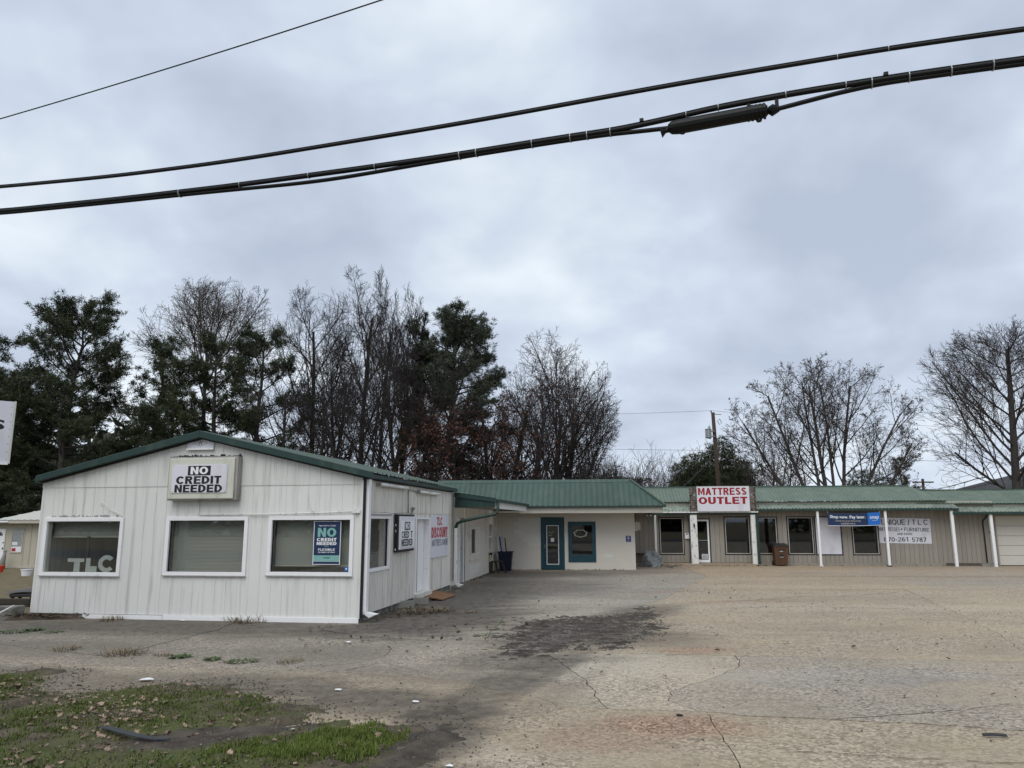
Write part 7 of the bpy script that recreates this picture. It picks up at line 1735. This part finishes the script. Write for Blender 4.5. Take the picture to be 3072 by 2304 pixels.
# ------------------------------------------------------------------ poles and wires
up_ = thing('utility_pole', 'brown wooden utility pole with a grey transformer behind the shop roof', 'utility pole', (15.2, 56, 0))
obj('pole', MB().tube([(15.33, 56, 0), (15.28, 56, 4.7), (15.13, 56, 10.1)], [0.19, 0.165, 0.135], 12), M['wood_pole'], up_, smooth=True)
tfm = obj('transformer', MB().tube([(14.62, 55.7, 8.12), (14.63, 55.7, 8.16), (14.64, 55.7, 8.74), (14.64, 55.7, 8.80)], [0.2, 0.23, 0.23, 0.25], 14), M['steel'], up_)
obj('bushing', MB().tube([(14.74, 55.7, 8.8), (14.74, 55.7, 8.95), (14.74, 55.7, 9.1)], [0.05, 0.07, 0.03], 8), M['steel'], tfm)
obj('bracket', MB().box(W0, 14.84, 15.1, 55.7, 55.95, 8.62, 8.68).box(W0, 14.84, 15.1, 55.7, 55.95, 8.25, 8.31), M['steel'], up_)
obj('insulator', MB().tube([(15.0, 56, 10.05), (15.0, 56, 10.2), (15.0, 56, 10.26)], [0.02, 0.06, 0.03], 8), M['black'], up_)
obj('arm', MB().tube([(15.2, 56, 9.98), (15.75, 56, 9.95)], 0.035, 6), M['steel'], up_)
obj('fuse', MB().tube([(15.62, 56, 9.62), (15.75, 56, 9.30), (15.58, 56, 9.18), (15.44, 56, 9.46), (15.62, 56, 9.62)], 0.028, 6), M['steel'], up_)
obj('jumper', MB().tube([(14.74, 55.7, 9.08), (14.45, 55.7, 8.6), (14.42, 55.7, 8.0), (14.75, 55.8, 7.35), (15.15, 55.9, 7.2)], 0.016, 5), M['cable'], up_)
wire_n = [0]
def wire(a, b, sag, r, lab, n=14):
    pts = []
    for i in range(n + 1):
        t = i / n; pts.append(tuple(a[c] + (b[c] - a[c]) * t for c in range(2)) + (a[2] + (b[2] - a[2]) * t - 4 * sag * t * (1 - t),))
    return tag(obj('power_wire', MB().tube(pts, r, 5), M['cable'], smooth=True), lab, 'wire', 'thin wires at the far utility pole')
wire((15.0, 56, 10.24), (-14, 60, 10.6), 0.25, 0.010, 'thin high wire running left from the pole top')
wire((15.1, 56, 7.25), (-14, 58, 8.6), 0.25, 0.012, 'thin low wire running left from the pole')
wire((15.05, 56, 10.24), (48, 60, 9.2), 0.4, 0.010, 'thin high wire running right from the pole top')
wire((15.2, 56, 7.3), (50, 62, 6.6), 0.3, 0.012, 'thin low wire running right behind the leafy bare tree')
wire((15.2, 56, 7.0), (9.4, 42.0, 3.85), 0.05, 0.018, 'pale guy wire slanting down left from the pole')
tp_ = thing('utility_pole', 'far utility pole with a crossarm above the right roof', 'utility pole', (48.9, 90, 0))
obj('pole', MB().tube([(48.9, 90, 0), (48.9, 90, 6.9)], [0.2, 0.15], 10), M['wood_pole'], tp_)
obj('crossarm', MB().box(W0, 47.6, 50.1, 89.8, 89.95, 6.42, 6.58), M['wood_pole'], tp_)
obj('brace', MB().tube([(48.1, 89.85, 6.42), (48.9, 89.85, 5.8), (49.7, 89.85, 6.42)], 0.03, 5), M['steel'], tp_)
hs = thing('grey_roof_house', 'building with a dark grey gable roof behind the right end', 'house', (40, 62, 0), 0)
FH = Fr(33.5, 60.0, R_(2))
obj('wall', MB().box(FH, 2.0, 5.9, 1.2, 9.5, 0, 4.2), M['cottage'], hs)
A_, B_, C_, D_ = (34.9, 60, 4.42), (39.1, 60, 4.42), (42.6, 60.4, 6.25), (46.5, 60, 4.42)
E_ = (50, 66, 6.25); G_ = (42.6, 72, 4.42)
dn = lambda p: (p[0], p[1], p[2] - 0.14)
obj('roof', MB().hexa([dn(A_), dn(B_), dn(C_)], [A_, B_, C_]).hexa([dn(A_), dn(C_), dn(E_), dn(G_)], [A_, C_, E_, G_]), M['grey_roof'], hs)
obj('gable_wall', MB().hexa([(39.5, 60.2, 0), (46.3, 60.2, 0), (46.3, 60.2, 4.4), (42.6, 60.3, 6.0), (39.5, 60.2, 4.4)], [(39.5, 60.6, 0), (46.3, 60.6, 0), (46.3, 60.6, 4.4), (42.6, 60.7, 6.0), (39.5, 60.6, 4.4)]), M['cottage'], hs)
obj('rake_board', MB().hexa([(38.9, 59.6, 4.30), (42.6, 59.9, 6.14), (42.6, 59.9, 6.30), (38.7, 59.6, 4.34)], [(38.9, 60.19, 4.30), (42.6, 60.19, 6.14), (42.6, 60.19, 6.30), (38.7, 60.19, 4.34)]), M['grey_roof'], hs)

# the three overhead cables across the picture
FO = Fr(-6.66, 9.2, math.atan2(-0.314, 0.95))
def spline(ctrl, u):
    x = [c[0] for c in ctrl]; y = [c[1] for c in ctrl]
    return float(np.interp(u, x, y))
def smooth_curve(ctrl, u0, u1, n):
    us = np.linspace(u0, u1, n); z = np.interp(us, [c[0] for c in ctrl], [c[1] for c in ctrl])
    k = np.ones(9) / 9; zp = np.pad(z, 4, mode='edge'); zp[:4] = z[0] - (z[1] - z[0]) * np.arange(4, 0, -1); zp[-4:] = z[-1] + (z[-1] - z[-2]) * np.arange(1, 5)
    return us, np.convolve(zp, k, 'valid')
UPC = [(-14, 8.3), (-6, 7.0), (-0.06, 6.43), (1.9, 6.28), (3.6, 6.20), (6.5, 6.155), (8.8, 6.165), (10.8, 6.135), (11.5, 6.09), (16, 5.9), (24, 6.3)]
LOC = [(-14, 8.0), (-6, 6.7), (0.0, 6.085), (1.93, 5.97), (3.63, 5.89), (5.42, 5.835), (6.5, 5.812), (7.5, 5.81), (8.0, 5.80), (8.33, 5.79), (8.70, 5.845), (9.1, 5.855), (9.6, 5.87), (10.1, 5.865), (10.75, 5.855), (11.5, 5.825), (16, 5.65), (24, 6.0)]
LO2 = [(-14, 7.98), (-6, 6.67), (0, 6.06), (1.93, 5.945), (3.04, 5.885), (3.62, 5.85), (4.66, 5.785), (5.2, 5.775), (5.8, 5.785), (6.5, 5.79), (7.5, 5.785), (8.0, 5.775), (8.35, 5.76), (8.6, 5.72), (9.5, 5.735), (9.8, 5.775), (10.1, 5.838), (10.75, 5.826), (11.5, 5.796), (16, 5.62), (24, 5.97)]
cb = thing('overhead_cable', 'single black overhead cable, the upper of the two thick ones', 'cable', FO(5, 0, 6.1), 0, 'thick black overhead cables')
us, zs = smooth_curve(UPC, -14, 24, 240)
obj('strand', MB().tube([FO(u, 0.0, z) for u, z in zip(us, zs)], 0.019, 8), M['cable'], cb, smooth=True)
obj('messenger', MB().tube([FO(u, 0.0, z + 0.025) for u, z in zip(us, zs)], 0.007, 6), M['cable'], cb, smooth=True)
def band(parent, u, d, z, r, m='steel'):
    obj('lashing_band', MB().tube([FO(u - 0.0035, d, z), FO(u + 0.0035, d, z)], r, 10), M[m], parent)
for u in (10.07, 10.48): band(cb, u, 0.0, float(np.interp(u, us, zs)) + 0.006, 0.0265)
cb = thing('overhead_cable', 'thick black overhead cable bundle with a splice case, the lower one', 'cable', FO(5, 0, 5.8), 0, 'thick black overhead cables')
us, zs = smooth_curve(LOC, -14, 24, 380); us2, zs2 = smooth_curve(LO2, -14, 24, 380)
obj('strand', MB().tube([FO(u, 0, z) for u, z in zip(us, zs)], 0.025, 8), M['cable'], cb, smooth=True)
obj('strand', MB().tube([FO(u, 0.012, z) for u, z in zip(us2, zs2)], 0.022, 8), M['cable'], cb, smooth=True)
obj('messenger', MB().tube([FO(u, 0, z + 0.032) for u, z in zip(us, zs)], 0.006, 6), M['cable'], cb, smooth=True)
for u in (2.9, 3.75, 4.66, 5.48, 6.455, 6.64, 7.234, 7.626, 7.794, 8.023, 8.74, 9.032, 9.62, 10.118, 10.324, 10.616, 10.935, 11.243, 11.6):
    za_, zb_ = float(np.interp(u, us, zs)), float(np.interp(u, us2, zs2)); zm = (za_ + zb_) / 2
    if za_ - zb_ > 0.045: band(cb, u, 0, za_ + 0.003, 0.035)
    else: band(cb, u, 0.006, zm + 0.004, 0.0335 + (za_ - zb_) / 2)
sp = obj('splice_case', MB().tube([FO(8.57, 0, 5.728), FO(8.60, 0, 5.728), FO(8.66, 0, 5.728), FO(9.40, 0, 5.748), FO(9.44, 0, 5.749), FO(9.46, 0, 5.75)], [0.035, 0.060, 0.068, 0.068, 0.062, 0.04], 14), M['cable'], cb, smooth=False)
obj('end_cone', MB().tube([FO(8.50, 0, 5.695), FO(8.54, 0, 5.705), FO(8.60, 0, 5.722)], [0.05, 0.02, 0.03], 10), M['cable'], sp)
obj('end_cone', MB().tube([FO(9.46, 0, 5.75), FO(9.50, 0, 5.742), FO(9.56, 0, 5.74)], [0.03, 0.055, 0.02], 10), M['cable'], sp)
for k in range(5): obj('collar', MB().tube([FO(9.28 + 0.035 * k, 0, 5.745), FO(9.30 + 0.035 * k, 0, 5.7455)], 0.073, 14), M['cable'], sp)
for u in (8.70, 9.38): obj('foot', MB().tube([FO(u, 0, 5.70), FO(u, 0, 5.655)], 0.024, 10), M['cable'], sp)
for u in (8.75, 9.30, 9.54): obj('hanger', MB().box(FO, u - 0.016, u + 0.016, -0.012, 0.012, 5.76, float(np.interp(u, us, zs))), M['cable'], sp)
for u in (8.325, 10.44): obj('clamp', MB().box(FO, u - 0.018, u + 0.018, -0.02, 0.02, float(np.interp(u, us, zs)) + 0.03, float(np.interp(u, us, zs)) + 0.06), M['cable'], cb)
a, b = (-6.67, 9.0, 7.28), (-1.35, 7.0, 7.47)
d_ = [b[i] - a[i] for i in range(3)]
tag(obj('overhead_cable', MB().tube([tuple(a[i] + d_[i] * t for i in range(2)) + (a[2] + d_[2] * t + 0.10 * t * (t - 1),) for t in np.linspace(-1.5, 2.2, 30)], 0.0075, 6), M['cable'], smooth=True), 'thin wire crossing the upper left corner of the sky', 'cable')
# tall poles that carry the cables, out of the picture on both sides
for (u, h) in ((-14, 9.5), (24, 8.5)):
    p = FO(u, 0.35, 0)
    s = thing('utility_pole', 'wooden roadside pole carrying the thick cables, out at the %s' % ('left' if u < 0 else 'right'), 'utility pole', p)
    obj('pole', MB().tube([(p[0], p[1], -0.1), (p[0], p[1], h)], [0.17, 0.13], 12), M['wood_pole'], s, smooth=True)
